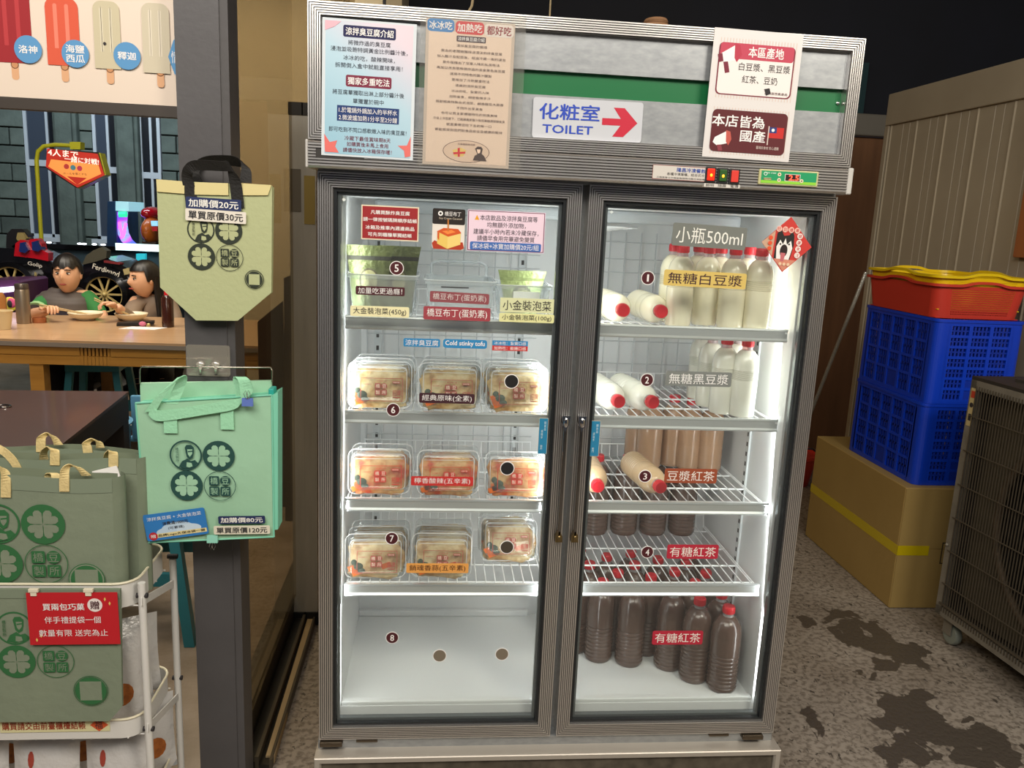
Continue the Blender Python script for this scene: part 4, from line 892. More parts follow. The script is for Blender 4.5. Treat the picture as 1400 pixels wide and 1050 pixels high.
def pouch(x, y, z, w_, h_, lean, yaw, label, m, dark='#2c2c20'):
    t = thing('foil_pouch', label, 'pouch', (0, 0, 0), 'pickle pouches in the bins')
    def f(u, v):
        th = .016 * math.sin(PI * min(1, v * 1.25)) * math.cos((u - .5) * PI) + .0008; s_ = .5 + (.5 if 1 else 0)
        return ((u - .5) * w_ * (.66 + .34 * v ** 1.5) , -th - .002 * math.sin(u * 22 + v * 9) * (1 - v), v * h_)
    def b(u, v): x_, y_, z_ = f(u, v); return (x_, -y_, z_)
    obj('pouch_body', G().use(m).grid(f, 14, 14).grid(b, 14, 14), t, 60)
    g = G().use(P(dark)); 
    def st(u, v): x_, y_, z_ = f(u, .78 + .06 * v); return (x_, y_ - .0009, z_)
    g.grid(st, 14, 2); obj('seal_stripe', g, t)
    def em(r): return lambda u, v: (lambda uu, vv: (f(uu, vv)[0], f(uu, vv)[1] - .0012 - .0004 * (r < .9), f(uu, vv)[2]))(.5 + .26 * r * v * math.cos(2 * PI * u), .46 + .2 * r * v * math.sin(2 * PI * u))
    g = G().use(P('#4a4630')).grid(em(1), 24, 3, True); g.use(P('#8d8a60')).grid(em(.86), 24, 3, True); obj('print', g, t)
    t.location = (x, y, z); t.rotation_euler = (lean, 0, yaw); return t
a = PY(505, 360, .13)
pouch(a.x, .125, zt + .006, .118, .165, -.10, .06, 'olive green foil pouch at the front left of the left bin', foil)
a = PY(552, 360, .15); pouch(a.x - .012, .160, zt + .006, .105, .165, -.10, -.1, 'olive green foil pouch at the right of the left bin', foil)
a = PY(520, 360, .2); pouch(a.x, .215, zt + .006, .13, .160, -.05, .02, 'olive green foil pouch at the rear of the left bin', foil)
pg = mat('pale_green_foil', '#a9b578', .35, .3, (30, '#8d9a5c', .25), (50, .4))
a = PY(716, 390, .16); pouch(a.x - .004, .165, zt + .006, .125, .115, -.05, 0, 'pale green pouch standing in the right bin', pg, '#7f8a52')

# ================================================================== BOTTLES
def milk(n, c, c2): return mat(n, c, .25, 0, None, None, .6)
CAP = mat('red_cap', '#d3202e', .4)
def bottle(liq, H=.232, R=.0375, ribs_=True, ribfrom=.05, ribto=.52):
    t = thing('bottle', 'x', 'bottle'); Rn = min(R, .037)
    b = H - .028; pr = [(0, .004), (R * .6, .001), (R * .9, .0), (R * .98, .006)]
    z = .012
    nb = 9; za, zb_ = b * ribfrom, b * ribto
    pr.append((R, za))
    for i in range(nb):
        s_ = (zb_ - za) / nb; q = za + i * s_
        if ribs_: pr += [(R, q + s_ * .3), (R * .945, q + s_ * .5), (R, q + s_ * .7)]
    pr += [(R, zb_), (R, b * .72), (R * .985, b * .735), (R, b * .75), (R * .97, b * .82), (R * .86, b * .90), (R * .62, b * .965), (min(R * .42, .016), b * .995)]
    obj('bottle_body', G().use(liq).lathe(pr, 24), t, 40)
    obj('bottle_neck', G().use(PETN).lathe([(Rn * .42, b * .995), (Rn * .37, b + .010), (Rn * .43, b + .0105), (Rn * .43, b + .0125), (Rn * .36, b + .013), (Rn * .36, b + .02)], 20), t, 40)
    g = G().use(CAP); pr = [(Rn * .44, H - .020), (Rn * .45, H - .0195), (Rn * .45, H - .002), (Rn * .41, H), (0, H)]
    g.lathe(pr, 20)
    for i in range(20):
        an = 2 * PI * (i + .5) / 20; g.obox((Rn * .452 * math.cos(an), Rn * .452 * math.sin(an), H - .011), (.0006 * math.cos(an), .0006 * math.sin(an), 0), (-.0008 * math.sin(an), .0008 * math.cos(an), 0), (0, 0, .007))
    obj('cap', g, t, 40)
    return t
Bsoy = bottle(milk('soy_milk', '#f3ecd0', '#e6dcb4'), .205, .034, True, .55, .70)
Bblk = bottle(milk('black_soy_milk', '#deddd0', '#c6c6b4'), .205, .034, True, .55, .70)
Bsoy2 = bottle(MC['soy_milk'], .225, .037); Bblk2 = bottle(MC['black_soy_milk'], .225, .037)
teamilk = milk('milk_tea', '#ac8768', '#bf9c76'); Bmt = bottle(teamilk, .215, .037, False); Bmt2 = bottle(mat('milk_tea_light', '#cdae86', .25, 0, None, None, .6), .225, .037)
Bt = bottle(milk('black_tea', '#58443b', '#42312b'), .250, .042)
def stand(pr, px, y, z, label, grp):
    p = PY(px, 500, y)
    # x from the pixel column at the bottle's foot
    a = PZ(px, 0, z) if 0 else None
    lo, hi = -1, 3
    place(pr, label, (xcol(px, y, z + .1), y, z + .0005), (0, 0, random.uniform(-3, 3)), grp)
def proj(v):
    q = RM.transposed() @ (Vector(v) - C0); return 700 + FPX * q.x / -q.z, 525 - FPX * q.y / -q.z
def xcol(px, y, z):
    x = .9
    for _ in range(12): x -= (proj((x, y, z))[0] - px) * (y - C0.y) / FPX
    return x
z1 = SZ[0] - .0062
for px, y, wh in ((930, .13, 'leftmost front bottle'), (966, .17, 'second from left in front'), (1001.5, .12, 'third from left in front'), (1037, .105, 'rightmost front bottle')):
    stand(Bsoy, px, y, z1, 'cream-white soy milk bottle upright on the top right shelf, %s' % wh, 'upright white soy milk bottles')
for px, y, wh in ((919, .22, 'behind the leftmost'), (952, .25, 'behind the second'), (982, .22, 'behind the third'), (1021, .20, 'behind the rightmost')):
    stand(Bsoy, px, y, z1, 'cream-white soy milk bottle, top shelf, second row, %s' % wh, 'upright white soy milk bottles')
stand(Bsoy, 975, .30, z1, 'cream-white soy milk bottle in the third row of the top right shelf', 'upright white soy milk bottles')
z2 = SZ[1] - .0062
for px, y, wh in ((1018, .13, 'rightmost front bottle'), (990, .16, 'second bottle from the right'), (971, .24, 'behind the front pair'), (958, .34, 'leftmost and farthest back'), (1007, .24, 'behind the rightmost one')):
    stand(Bblk, px, y, z2, 'grey-white bottle upright on second right shelf, %s' % wh, 'upright black soy milk bottles')
def lie(pr, px, py, z, y, yaw, label, grp, R=.037, L=.225):
    """lying on the shelf with the cap towards the door; the cap's centre is at (px, py)"""
    x = xcol(px, y, z + R)
    # local +z (cap) -> world direction d
    place(pr, label, (x + math.sin(yaw) * -L, y + math.cos(yaw) * L, z + R + .001), (PI / 2, 0, -yaw * -1.0), grp)
lies = 'bottles lying on the shelves, caps to the front'
for pr, px, z, yaw, lb in ((Bsoy2, 808, z1, 0, 'cream soy milk bottle lying on the top shelf, half hidden by the door frame'), (Bsoy2, 853, z1, .05, 'cream soy milk bottle lying on the top shelf, middle of three'), (Bsoy2, 905, z1, .03, 'cream soy milk bottle lying on the top shelf, rightmost of three'),
    (Bblk2, 800, z2, .05, 'grey-white bottle lying on the second shelf, half hidden by the door frame'), (Bblk2, 847, z2, .12, 'grey-white bottle lying on the second shelf, middle of three'), (Bblk2, 894, z2, .2, 'grey-white bottle lying on the second shelf, rightmost of three'),
    (Bmt2, 818, SZ[2] - .0062, -.02, 'light brown milk tea bottle lying on the third shelf by the door frame'), (Bmt2, 904, SZ[2] - .0062, .12, 'light brown milk tea bottle lying alone on the third shelf')):
    lie(pr, px, 0, z, .085, yaw, lb, lies)
z3 = SZ[2] - .0062
for px, y, wh in ((889, .40, 'leftmost of the front row'), (919, .43, 'second of the front row'), (943, .40, 'third of the front row'), (972, .38, 'rightmost of the front row'), (872, .47, 'behind the leftmost')):
    stand(Bmt, px, y, z3, 'brown milk tea bottle at the back of the third shelf, %s' % wh, 'brown milk tea bottles at the back')
zf = IZ0 + .001
rowsn = ('front', 'second', 'third', 'fourth', 'fifth', 'rear')
front = [(990, .118), (951, .168), (916, .235), (862, .258), (820, .285), (786, .335)]
nm = ('rightmost', 'second from right', 'third from right', 'fourth from right', 'fifth from right', 'leftmost')
packed = []
for i, (px, y) in enumerate(front):
    x = xcol(px, y, zf + .1); packed.append((x, y))
    place(Bt, 'dark tea bottle in the front line on the fridge floor, %s of six' % nm[i], (x, y, zf), (0, 0, i), 'dark tea bottles on the fridge floor')
for iy in range(16, 53):
    for ix in range(46):
        x, y = .692 + ix * .0095, iy * .01
        if x > IX1 - .046 or min(math.dist((x, y), q) for q in packed) < .0862: continue
        if y < .3 and x < 1.03: continue
        packed.append((x, y))
        place(Bt, 'dark tea bottle packed behind the front line on the fridge floor', (x, y, zf), (0, 0, random.uniform(-3, 3)), 'dark tea bottles behind the front line')
z4 = SZ[3] - .0062
for i in range(5):
    place(Bt, 'dark tea bottle at the back of the fourth right shelf, number counted from the left %s' % ('one', 'two', 'three', 'four', 'five', 'six', 'seven', 'eight')[i] if 0 else 'dark tea bottle at the back of the fourth right shelf, %s from the left' % ('first', 'second', 'third', 'fourth', 'last')[i], (.69 + i * .093, .455, z4), (0, 0, i), 'dark tea bottles on the fourth shelf')
# ================================================================== RIGHT: BOX, CRATES, BASKETS, CONDENSER
def turn(o, loc, rz, rx=0, ry=0): o.location = loc; o.rotation_euler = (rx, ry, rz)
A = PZ(1214.8, 831.4, 0); hB = PY(1243, 667, A.y).z
B1, B2 = PZ(1103, 732.6, 0), PZ(1118, 595, hB); A2 = PZ(1243, 667, hB)
dirv = ((B1 - A) + (B2 - A2)) / 2; dB = min(dirv.length, .95); yawB = -math.atan2(dirv.x, dirv.y)
kraft = mat('kraft_card', '#a98f56', .6, 0, (3, '#9c824b', .3), (30, .12))
bx = thing('cardboard_box', 'large brown cardboard box with yellow tape on the floor under the blue crates', 'box')
wB = .56
g = G().use(kraft).box(0, wB, 0, dB, .001, hB, .004); obj('carton', g, bx)
g = G().use(kraft).box(.002, wB - .002, -.003, .0, hB * .5 + .004, hB - .004).box(.002, wB - .002, -.003, .0, .004, hB * .5 - .004); obj('front_flap', g, bx)
tape = mat('yellow_tape', '#c9b312', .25, 0, None, None, .4)
g = G().use(tape).box(-.0012, -.0004, -.001, dB, hB * .45, hB * .53).box(-.0012, .135, -.0045, -.0035, hB * .45, hB * .53); obj('tape_band', g, bx)
g = G().use(tape).box(.10, wB - .1, .3, .36, hB, hB + .001) ; 
obj('printed_mark', G().use(P('#3d3420')).frame(.19, .25, hB * .38, hB * .56, [(0, -.0036), (.005, -.0036)]), bx)
turn(bx, A, yawB)
def local(o, px, py, z):   # pixel on plane z -> local xy of a turned thing
    return PZ(px, py, z)
blue = mat('blue_plastic', '#0b3cc4', .38, 0, None, None, .15); blued = mat('blue_plastic_slat', '#0a30a4', .45)
def crate():
    W, D, H = .375, .545, .342; t = thing('plastic_crate', 'x', 'crate')
    def panel(n, L, cols, rows, plain):
        g = G().use(blue); m_ = .055; cw = (L - 2 * m_) / cols; rh = (H - .045) / rows; d = .012
        g.box(m_ - .002, L - m_ + .002, 0, d, 0, .02).box(m_ - .002, L - m_ + .002, 0, d, H - .026, H - .008)
        for i in range(cols + 1): x = m_ + i * cw; g.box(x - .008, x + .008, 0, d, .02, H - .026)
        for j in range(1, rows): z = .02 + j * rh; g.box(m_, L - m_, .001, d - .001, z - .0055, z + .0055)
        g.use(blued)
        for i in range(cols):
            for j in range(rows):
                x0, z0 = m_ + i * cw + .005, .02 + j * rh
                if (i, j) in plain: g.box(x0, x0 + cw - .01, .004, .008, z0, z0 + rh); continue
                k = 4 if n < 2 else 5
                for q in range(1, k): x = x0 + (cw - .01) * q / k; g.box(x - .0042, x + .0042, .004, .009, z0, z0 + rh)
                g.box(x0, x0 + cw - .01, .004, .009, z0 + rh * .45, z0 + rh * .58)
        return g
    for cx, cy, a0 in ((.03, .03, 180), (W - .03, .03, 270), (W - .03, D - .03, 0), (.03, D - .03, 90)):
        arc = [(cx + .03 * math.cos(math.radians(a0 + q * 15)), cy + .03 * math.sin(math.radians(a0 + q * 15))) for q in range(7)]
        inn = [(cx + .024 * math.cos(math.radians(a0 + q * 15)), cy + .024 * math.sin(math.radians(a0 + q * 15))) for q in range(6, -1, -1)]
        ex1 = {180: (.055, 0, .0, .055), 270: (W - .055, 0, W, .055), 0: (W, D - .055, W - .055, D), 90: (0, D - .055, .055, D)}[a0]
        g = G().use(blue)
        for q in range(6): g.prism([arc[q], arc[q + 1], inn[5 - q], inn[6 - q]], .0, H - .004, 'xy')
        if a0 == 180: g.box(.03, .055, 0, .006, 0, H - .004).box(0, .006, .03, .055, 0, H - .004)
        if a0 == 270: g.box(W - .055, W - .03, 0, .006, 0, H - .004).box(W - .006, W, .03, .055, 0, H - .004)
        if a0 == 0: g.box(W - .055, W - .03, D - .006, D, 0, H - .004).box(W - .006, W, D - .055, D - .03, 0, H - .004)
        if a0 == 90: g.box(.03, .055, D - .006, D, 0, H - .004).box(0, .006, D - .055, D - .03, 0, H - .004)
        obj('corner_post', g, t, 40)
    def rim(z0, z1, o):
        g = G().use(blue); P0 = rrect(W + 2 * o, D + 2 * o, .033, 4); P1 = rrect(W - .012, D - .012, .027, 4); n_ = len(P0)
        vs = [(W / 2 + a, D / 2 + b, z) for z in (z0, z1) for a, b in P0] + [(W / 2 + a, D / 2 + b, z) for z in (z1, z0) for a, b in P1]
        g.add(vs, [(i * n_ + j, i * n_ + (j + 1) % n_, ((i + 1) % 4) * n_ + (j + 1) % n_, ((i + 1) % 4) * n_ + j) for i in range(4) for j in range(n_)]); return g
    obj('rim', rim(H - .012, H, .004), t, 40); obj('foot_rim', rim(0, .012, -.001), t, 40)
    gf = panel(2, W, 3, 7, {(1, 0), (1, 1)}); obj('end_panel', gf, t); 
    ge = panel(2, W, 3, 7, {(1, 0), (1, 1)}); ge.v = [(W - x, D - y, z) for x, y, z in ge.v]; obj('end_panel', ge, t)
    gs = panel(1, D, 5, 4, {(2, 0)}); gs.v = [(y, D - x, z) for x, y, z in gs.v]; obj('side_panel', gs, t)
    gs = panel(1, D, 5, 4, {(2, 0)}); gs.v = [(W - y, x, z) for x, y, z in gs.v]; obj('side_panel', gs, t)
    g = G().use(blued)
    for i in range(9): g.box(.01 + i * .042, .025 + i * .042, .01, D - .01, .002, .008)
    g.box(.01, W - .01, .1, .12, .003, .009).box(.01, W - .01, .4, .42, .003, .009); obj('base_grid', g, t)
    return t
K = crate(); K0 = PZ(1248, 663.5, hB); KL = PZ(1154.3, 611, hB); yawK = -math.atan2((KL - K0).x, (KL - K0).y)
place(K, 'blue slotted plastic crate standing on the cardboard box', K0 + Vector((0, 0, .001)), (0, 0, yawK), 'blue crates stacked on the box')
place(K, 'blue slotted plastic crate on top of the other blue crate, under the baskets', K0 + Vector((.004, -.004, .344)), (0, 0, yawK + .01), 'blue crates stacked on the box')
zc = hB + .344 + .343
def basket(name, label, m, mh, loc, yaw, W, D, H, z0):
    t = thing(name, label, 'basket'); g = G().use(m); tp = .025
    P = lambda ins, z: [(W / 2 + a, D / 2 + b, z) for a, b in rrect(W - 2 * ins, D - 2 * ins, .05, 4)]
    # rim with raised grips at the middles
    def rimz(x, y, z): 
        k = math.exp(-((x - W / 2) / .075) ** 4) if (y < .03 or y > D - .03) else math.exp(-((y - D / 2) / .09) ** 4)
        return z + .014 * k
    R = []
    def dense(ins, z):
        pts = []
        for (a, b) in rrect(W - 2 * ins, D - 2 * ins, .05, 4): pts.append((W / 2 + a, D / 2 + b))
        out = []
        for i in range(len(pts)):
            p, q = pts[i], pts[(i + 1) % len(pts)]; n_ = max(1, int(math.dist(p, q) / .03))
            if math.dist(p, q) > .06: n_ = 16
            for k in range(n_): out.append((p[0] + (q[0] - p[0]) * k / n_, p[1] + (q[1] - p[1]) * k / n_))
        return [(x, y, rimz(x, y, z)) for x, y in out]
    prof = [dense(.012, H - .012), dense(0, H - .010), dense(0, H), dense(.016, H), dense(.017, H - .012)]
    n_ = len(prof[0]); vs = [v for r in prof for v in r]
    g.add(vs, [(i * n_ + j, i * n_ + (j + 1) % n_, (i + 1) * n_ + (j + 1) % n_, (i + 1) * n_ + j) for i in range(4) for j in range(n_)])
    obj('rim', g, t, 40)
    # walls: solid corners, perforated middles
    def wall(p0, p1, q0, q1, nu, nv):   # bottom line p0-p1, top line q0-q1
        g = G().use(m); p0, p1, q0, q1 = map(Vector, (p0, p1, q0, q1))
        F = lambda u, v: (p0.lerp(p1, u)).lerp(q0.lerp(q1, u), v)
        u0, u1, v0, v1 = .06, .94, .10, .9
        g.add([F(a, b) for a, b in ((0, 0), (1, 0), (1, v0), (0, v0), (0, v1), (1, v1), (1, 1), (0, 1), (u0, v0), (u1, v0), (u1, v1), (u0, v1))], [(0, 1, 2, 3), (4, 5, 6, 7), (3, 8, 11, 4), (9, 2, 5, 10)])
        for i in range(nu):
            for j in range(nv):
                a, b, c, d = u0 + (u1 - u0) * i / nu, u0 + (u1 - u0) * (i + 1) / nu, v0 + (v1 - v0) * j / nv, v0 + (v1 - v0) * (j + 1) / nv
                du, dv = (b - a) * .27, (d - c) * .27
                g.add([F(x, y) for x, y in ((a, c), (b, c), (b, d), (a, d), (a + du, c + dv), (b - du, c + dv), (b - du, d - dv), (a + du, d - dv))], [(0, 1, 5, 4), (1, 2, 6, 5), (2, 3, 7, 6), (3, 0, 4, 7)])
        return g
    b_ = .03; c_ = .045; zt = H - .006
    obj('end_wall', wall((b_ + c_, b_, z0), (W - b_ - c_, b_, z0), (c_ + .01, .014, zt), (W - c_ - .01, .014, zt), 44, 12), t)
    obj('end_wall', wall((b_ + c_, D - b_, z0), (W - b_ - c_, D - b_, z0), (c_ + .01, D - .014, zt), (W - c_ - .01, D - .014, zt), 44, 12), t)
    g = G().use(m)
    g.add([(b_, b_ + c_, z0), (b_, D - b_ - c_, z0), (.014, D - c_ - .01, zt), (.014, c_ + .01, zt)], [(0, 1, 2, 3)]).real if 0 else g.add([(b_, b_ + c_, z0), (b_, D - b_ - c_, z0), (.014, D - c_ - .01, zt), (.014, c_ + .01, zt)], [(0, 1, 2, 3)])
    obj('side_wall', g, t)
    g = G().use(m); g.add([(W - b_, b_ + c_, z0), (W - b_, D - b_ - c_, z0), (W - .014, D - c_ - .01, zt), (W - .014, c_ + .01, zt)], [(0, 1, 2, 3)]); obj('side_wall', g, t)
    for (sx, sy, a0) in ((0, 0, 180), (1, 0, 270), (1, 1, 0), (0, 1, 90)):
        g = G().use(m); q = []
        for k in range(7):
            a = math.radians(a0 + 15 * k)
            cx0, cy0 = (b_ + c_ if not sx else W - b_ - c_), (b_ + c_ if not sy else D - b_ - c_); cx1, cy1 = (c_ + .01 if not sx else W - c_ - .01), (c_ + .01 if not sy else D - c_ - .01)
            q += [(cx0 + c_ * math.cos(a), cy0 + c_ * math.sin(a), z0), (cx1 + (c_ - .004) * math.cos(a), cy1 + (c_ - .004) * math.sin(a), zt)]
        g.add(q, [(2 * k, 2 * k + 2, 2 * k + 3, 2 * k + 1) for k in range(6)]); obj('corner', g, t, 60)
    obj('base', G().use(m).box(b_ + .005, W - b_ - .005, b_ + .005, D - b_ - .005, z0, z0 + .003), t)
    turn(t, loc, yaw); return t
redp = mat('red_plastic', '#c63a2c', .4, 0, None, None, .1); yel = mat('yellow_plastic', '#e3c40c', .35, 0, None, None, .15)
Rb = PZ(1275, 421, zc); Rh = min(.135, PY(1283, 378, K0.y).z - zc)
bk0 = PY(1283, 378, K0.y - .012)
basket('red_basket', 'red perforated plastic basket on top of the blue crates', redp, None, (bk0.x - .0, bk0.y - .0, zc + .001), yawK, .42, .56, Rh, .0)
basket('yellow_basket', 'yellow plastic basket nested inside the red basket', yel, None, (bk0.x + .001, bk0.y - .001, zc + .034), yawK, .418, .558, Rh, .0)

# condenser unit on castors
cc = PZ(1290, 872, 0); yc = cc.y; fb = PY(1278, 836, yc); ft = PY(1320, 518, yc)
far_ = PZ(1400, 924, fb.z); dv = far_ - fb; yawC = math.atan2(dv.x, -dv.y)
cz0, cz1 = fb.z, ft.z; LC = 1.05; WC = .42
ct = thing('condenser_unit', 'dusty dark condenser unit with a wire grille standing on castors', 'condenser unit')
frm = mat('dusty_grey_metal', '#8a857a', .55, .2, (14, '#6f6a60', .25)); dusty = mat('dusty_dark_metal', '#3a352e', .7, .2, (20, '#2a2622', .3))
# local: x = into the unit, y = towards the camera is -y
g = G().use(frm); r = .028
for y in (0, -LC): g.box(0, .03, y - (r if y == 0 else 0), y + (0 if y == 0 else r), cz0, cz1)
g.box(0, .03, -LC, 0, cz0, cz0 + .035).box(0, .03, -LC, 0, cz1 - .035, cz1); obj('face_frame', g, ct)
g = G().use(dusty).box(.03, WC, -.012, 0, cz0, cz1).box(.03, WC, -LC, -LC + .012, cz0, cz1).box(WC - .01, WC, -LC, 0, cz0, cz1).box(.0, WC, -LC, 0, cz1, cz1 + .012).box(.03, WC, -LC, 0, cz0, cz0 + .012); obj('casing', g, ct)
g = G().use(mat('fan_plate', '#57503f', .7, .1, (10, '#3c362c', .3)))
# round opening plate: ring of quads
N_ = 40; cy_, cz_ = -.53, (cz0 + cz1) / 2; rr_ = .36; vs = []
for i in range(N_):
    a = 2 * PI * i / N_; c, s_ = math.cos(a), math.sin(a); k = min((LC / 2 - .03) / max(abs(c), 1e-3), ((cz1 - cz0) / 2 - .03) / max(abs(s_), 1e-3))
    vs += [(.07, cy_ + rr_ * c, cz_ + rr_ * s_), (.07, cy_ + k * c, cz_ + k * s_)]
g.add(vs, [(2 * i, 2 * i + 1, 2 * ((i + 1) % N_) + 1, 2 * ((i + 1) % N_)) for i in range(N_)])
g.use(mat('shroud_rim', '#6a5a48', .6, .2, (25, '#4a4034', .2))).tube([(.062, cy_ + (rr_ + .012) * math.cos(2 * PI * i / N_), cz_ + (rr_ + .012) * math.sin(2 * PI * i / N_)) for i in range(N_ + 1)], .014, 8, False)
obj('fan_shroud', g, ct, 50)
g = G().use(mat('fan_blade', '#2b2824', .6)).lathe([(0, -.03), (.06, -.03), (.06, .03), (0, .03)], 20, (.17, cy_, cz_), 'x')
fan = obj('fan_hub', g, ct, 40)
for i in range(5):
    a = 2 * PI * i / 5; g = G().use(MC['fan_blade']); vs = []
    for u in range(5):
        rr = .05 + .28 * u / 4
        for w_ in (-1, 1): aa = a + w_ * (.28 + .04 * u); vs.append((.17 + w_ * .025, cy_ + rr * math.cos(aa), cz_ + rr * math.sin(aa)))
    g.add(vs, [(2 * u, 2 * u + 1, 2 * u + 3, 2 * u + 2) for u in range(4)]); obj('fan_blade', g, fan)
g = G().use(mat('grille_wire', '#5d5548', .5, .4)); y = -.034
while y > -LC + .03: g.box(-.004, -.001, y - .0016, y + .0016, cz0 + .02, cz1 - .02); y -= .0135
go = obj('grille_wires', g, ct); go['kind'] = 'stuff'
g = G().use(MC['grille_wire'])
for k in range(1, 7): z = cz0 + (cz1 - cz0) * k / 7; g.box(-.007, -.004, -LC + .02, -.02, z - .0018, z + .0018)
g.box(-.006, .0, -LC + .02, -.02, cz0 + .045, cz0 + .052); go = obj('grille_bars', g, ct); go['kind'] = 'stuff'
g = G().use(P('#b8a878')).box(-.002, .0, -.034, -.008, cz1 - .17, cz1 - .03); lo = obj('warning_label', g, ct); obj('label_symbols', G().use(P('#b03a20')).box(-.003, -.002, -.03, -.012, cz1 - .065, cz1 - .04).use(INK).lathe([(.009, -.003), (.009, -.002)], 14, (0, -.021, cz1 - .092), 'x').box(-.003, -.002, -.028, -.014, cz1 - .15, cz1 - .125), lo)
g = G().use(frm).ell((-.004, -.012, cz0 + .28), (.006, .006, .006)); obj('latch', g, ct)
g = G().use(dusty).obox((.22, -.14, cz1 + .016), (.12, .02, 0), (-.01, .06, 0), (0, 0, .006)); obj('top_plate', g, ct)
cg = P('#7d847c', .45)
for i, (x, y) in enumerate(((.05, -.05), (WC - .06, -.05), (.05, -LC + .06), (WC - .06, -LC + .06))):
    R_ = (cz0 - .03) / 2
    wh = obj('castor_wheel', G().use(cg).lathe([(0, -.014), (R_ * .5, -.016), (R_ * .9, -.014), (R_, -.008), (R_, .008), (R_ * .9, .014), (R_ * .5, .016), (0, .014)], 20, (x, y, R_ + .001), 'x'), ct, 40)
    obj('castor_fork', G().use(frm).box(x - .022, x - .018, y - .015, y + .03, R_, cz0 - .006).box(x + .018, x + .022, y - .015, y + .03, R_, cz0 - .006).box(x - .03, x + .03, y - .03, y + .04, cz0 - .008, cz0), wh)
turn(ct, (fb.x, fb.y, 0), yawC)
# leaning clear pole, red tub behind the fridge, dark hanging tool
a, b = PY(1184, 372, 2.3), PY(1118, 540, 2.3); d = (a - b).normalized(); foot = b - d * ((b.z - .012) / d.z)
g = G().use(clear('acrylic_pole', '#e6e8e4', .35, 1.5, .15, '#b9b8b0', .12)).tube([a, foot], .010, 10); 
tag(obj('leaning_pole', g, None, 40, loc=foot), 'translucent pole leaning against the crates beside the fridge', 'pole')
a = PY(1096, 715, 2.6); b = PY(1110, 650, 2.6)
t = thing('red_tub', 'red plastic tub on the floor behind the fridge and the cardboard box', 'tub', (a.x, 2.8, 0))
hh = max(b.z, .2); g = G().use(redp); L_ = [(0, .001), (.13, .001), (.17, hh), (.18, hh), (.18, hh - .02), (.165, hh - .02)]; g.lathe(L_, 28, (a.x - .06, 2.75, 0)); obj('tub_body', g, t, 40)
g = G().use(INK).tube([(a.x - .23, 2.72, hh), (a.x - .15, 2.62, hh + .05), (a.x, 2.58, hh + .06), (a.x + .1, 2.68, hh)], .006, 6); obj('bail_handle', g, t, 40)

# ================================================================== LEFT: POSTER, BAGS ON THE COLUMN
YP = .05
pt0 = PY(0, 139, YP); pbz = (PY(0, 133, YP).z + PY(232, 144, YP).z) / 2; px0, px1, pz1 = -1.25, XPL - .002, 2.9
po = thing('popsicle_poster', 'cream shop poster with printed popsicles left of the grey column', 'poster', ((px0 + px1) / 2, YP, (pbz + pz1) / 2))
obj('poster_panel', G().use(P('#e3d2c0', .5)).box(px0, px1, YP, YP + .006, pbz, pz1), po)
obj('poster_frame', G().use(P('#3b332c', .5)).box(px0, px1, YP - .004, YP + .03, pbz - .024, pbz), po)
W_, H_ = px1 - px0, pz1 - pbz; s = Sheet(W_, H_, 0)
def puv(px, py): q = PY(px, py, YP); return (q.x - px0) / W_, (pz1 - q.z) / H_
def pr(px): return abs(PY(px, 80, YP).x - PY(0, 80, YP).x) / W_
for (x0, x1, y0, y1, c, c2, sk) in ((-4, 38, -30, 79, '#9c1f26', '#b8363a', (20.5, 90)), (66, 106, -2, 83, '#d8593c', '#e8826a', (89, 93)), (131, 163, 3, 88, '#c9bfa0', '#d8cfb4', (151, 96)), (197, 231, 6, 94, '#cdc3aa', '#dcd2bc', (220, 101))):
    u0, v1 = puv(x0, y1); u1, v0 = puv(x1, y0); u, v = puv(*sk)
    s.rect(u, v, pr(10), .05, P('#dba87e'), pr(4)); s.disc(u, v - .002, pr(5.5), P('#6b4426')); s.disc(u, v - .002, pr(4.4), P('#c98f62'))
    s.rect((u0 + u1) / 2, (v0 + v1) / 2, u1 - u0, v1 - v0, P(c), (u1 - u0) * .3)
    for q in (.3, .65): s.rect(u0 + (u1 - u0) * q, (v0 + v1) / 2, (u1 - u0) * .12, (v1 - v0) * .8, P(c2), .004)
    s.rect((u0 + u1) / 2 - .001, v1 - .008, (u1 - u0) * .98, .03, P(c))
u, v = puv(144, 60); s.disc(u, v, pr(2.2), INK)
for (x, y, t_) in ((39.5, 68, ('洛神',)), (104, 74, ('海鹽', '西瓜')), (174.7, 77, ('釋迦',)), (243, 79, ('情人',))):
    u, v = puv(x, y); 
    if u > .985: s.poly([(1, v - .04), (.985, v - .03), (.972, v), (.985, v + .03), (1, v + .04)], P('#5b96c6')); s.text('情', .988, v, .018, .022, WHT); continue
    s.disc(u, v, pr(19), P('#5b96c6'))
    for i, q in enumerate(t_): s.text(q, u, v + (i - (len(t_) - 1) / 2) * pr(13) * W_ / H_, pr(26), pr(11) * W_ / H_, WHT, True)
s.build(po)
for ch in po.children:
    if ch.name.startswith(('print', 'lettering')): ch.location = (0, 0, 0)
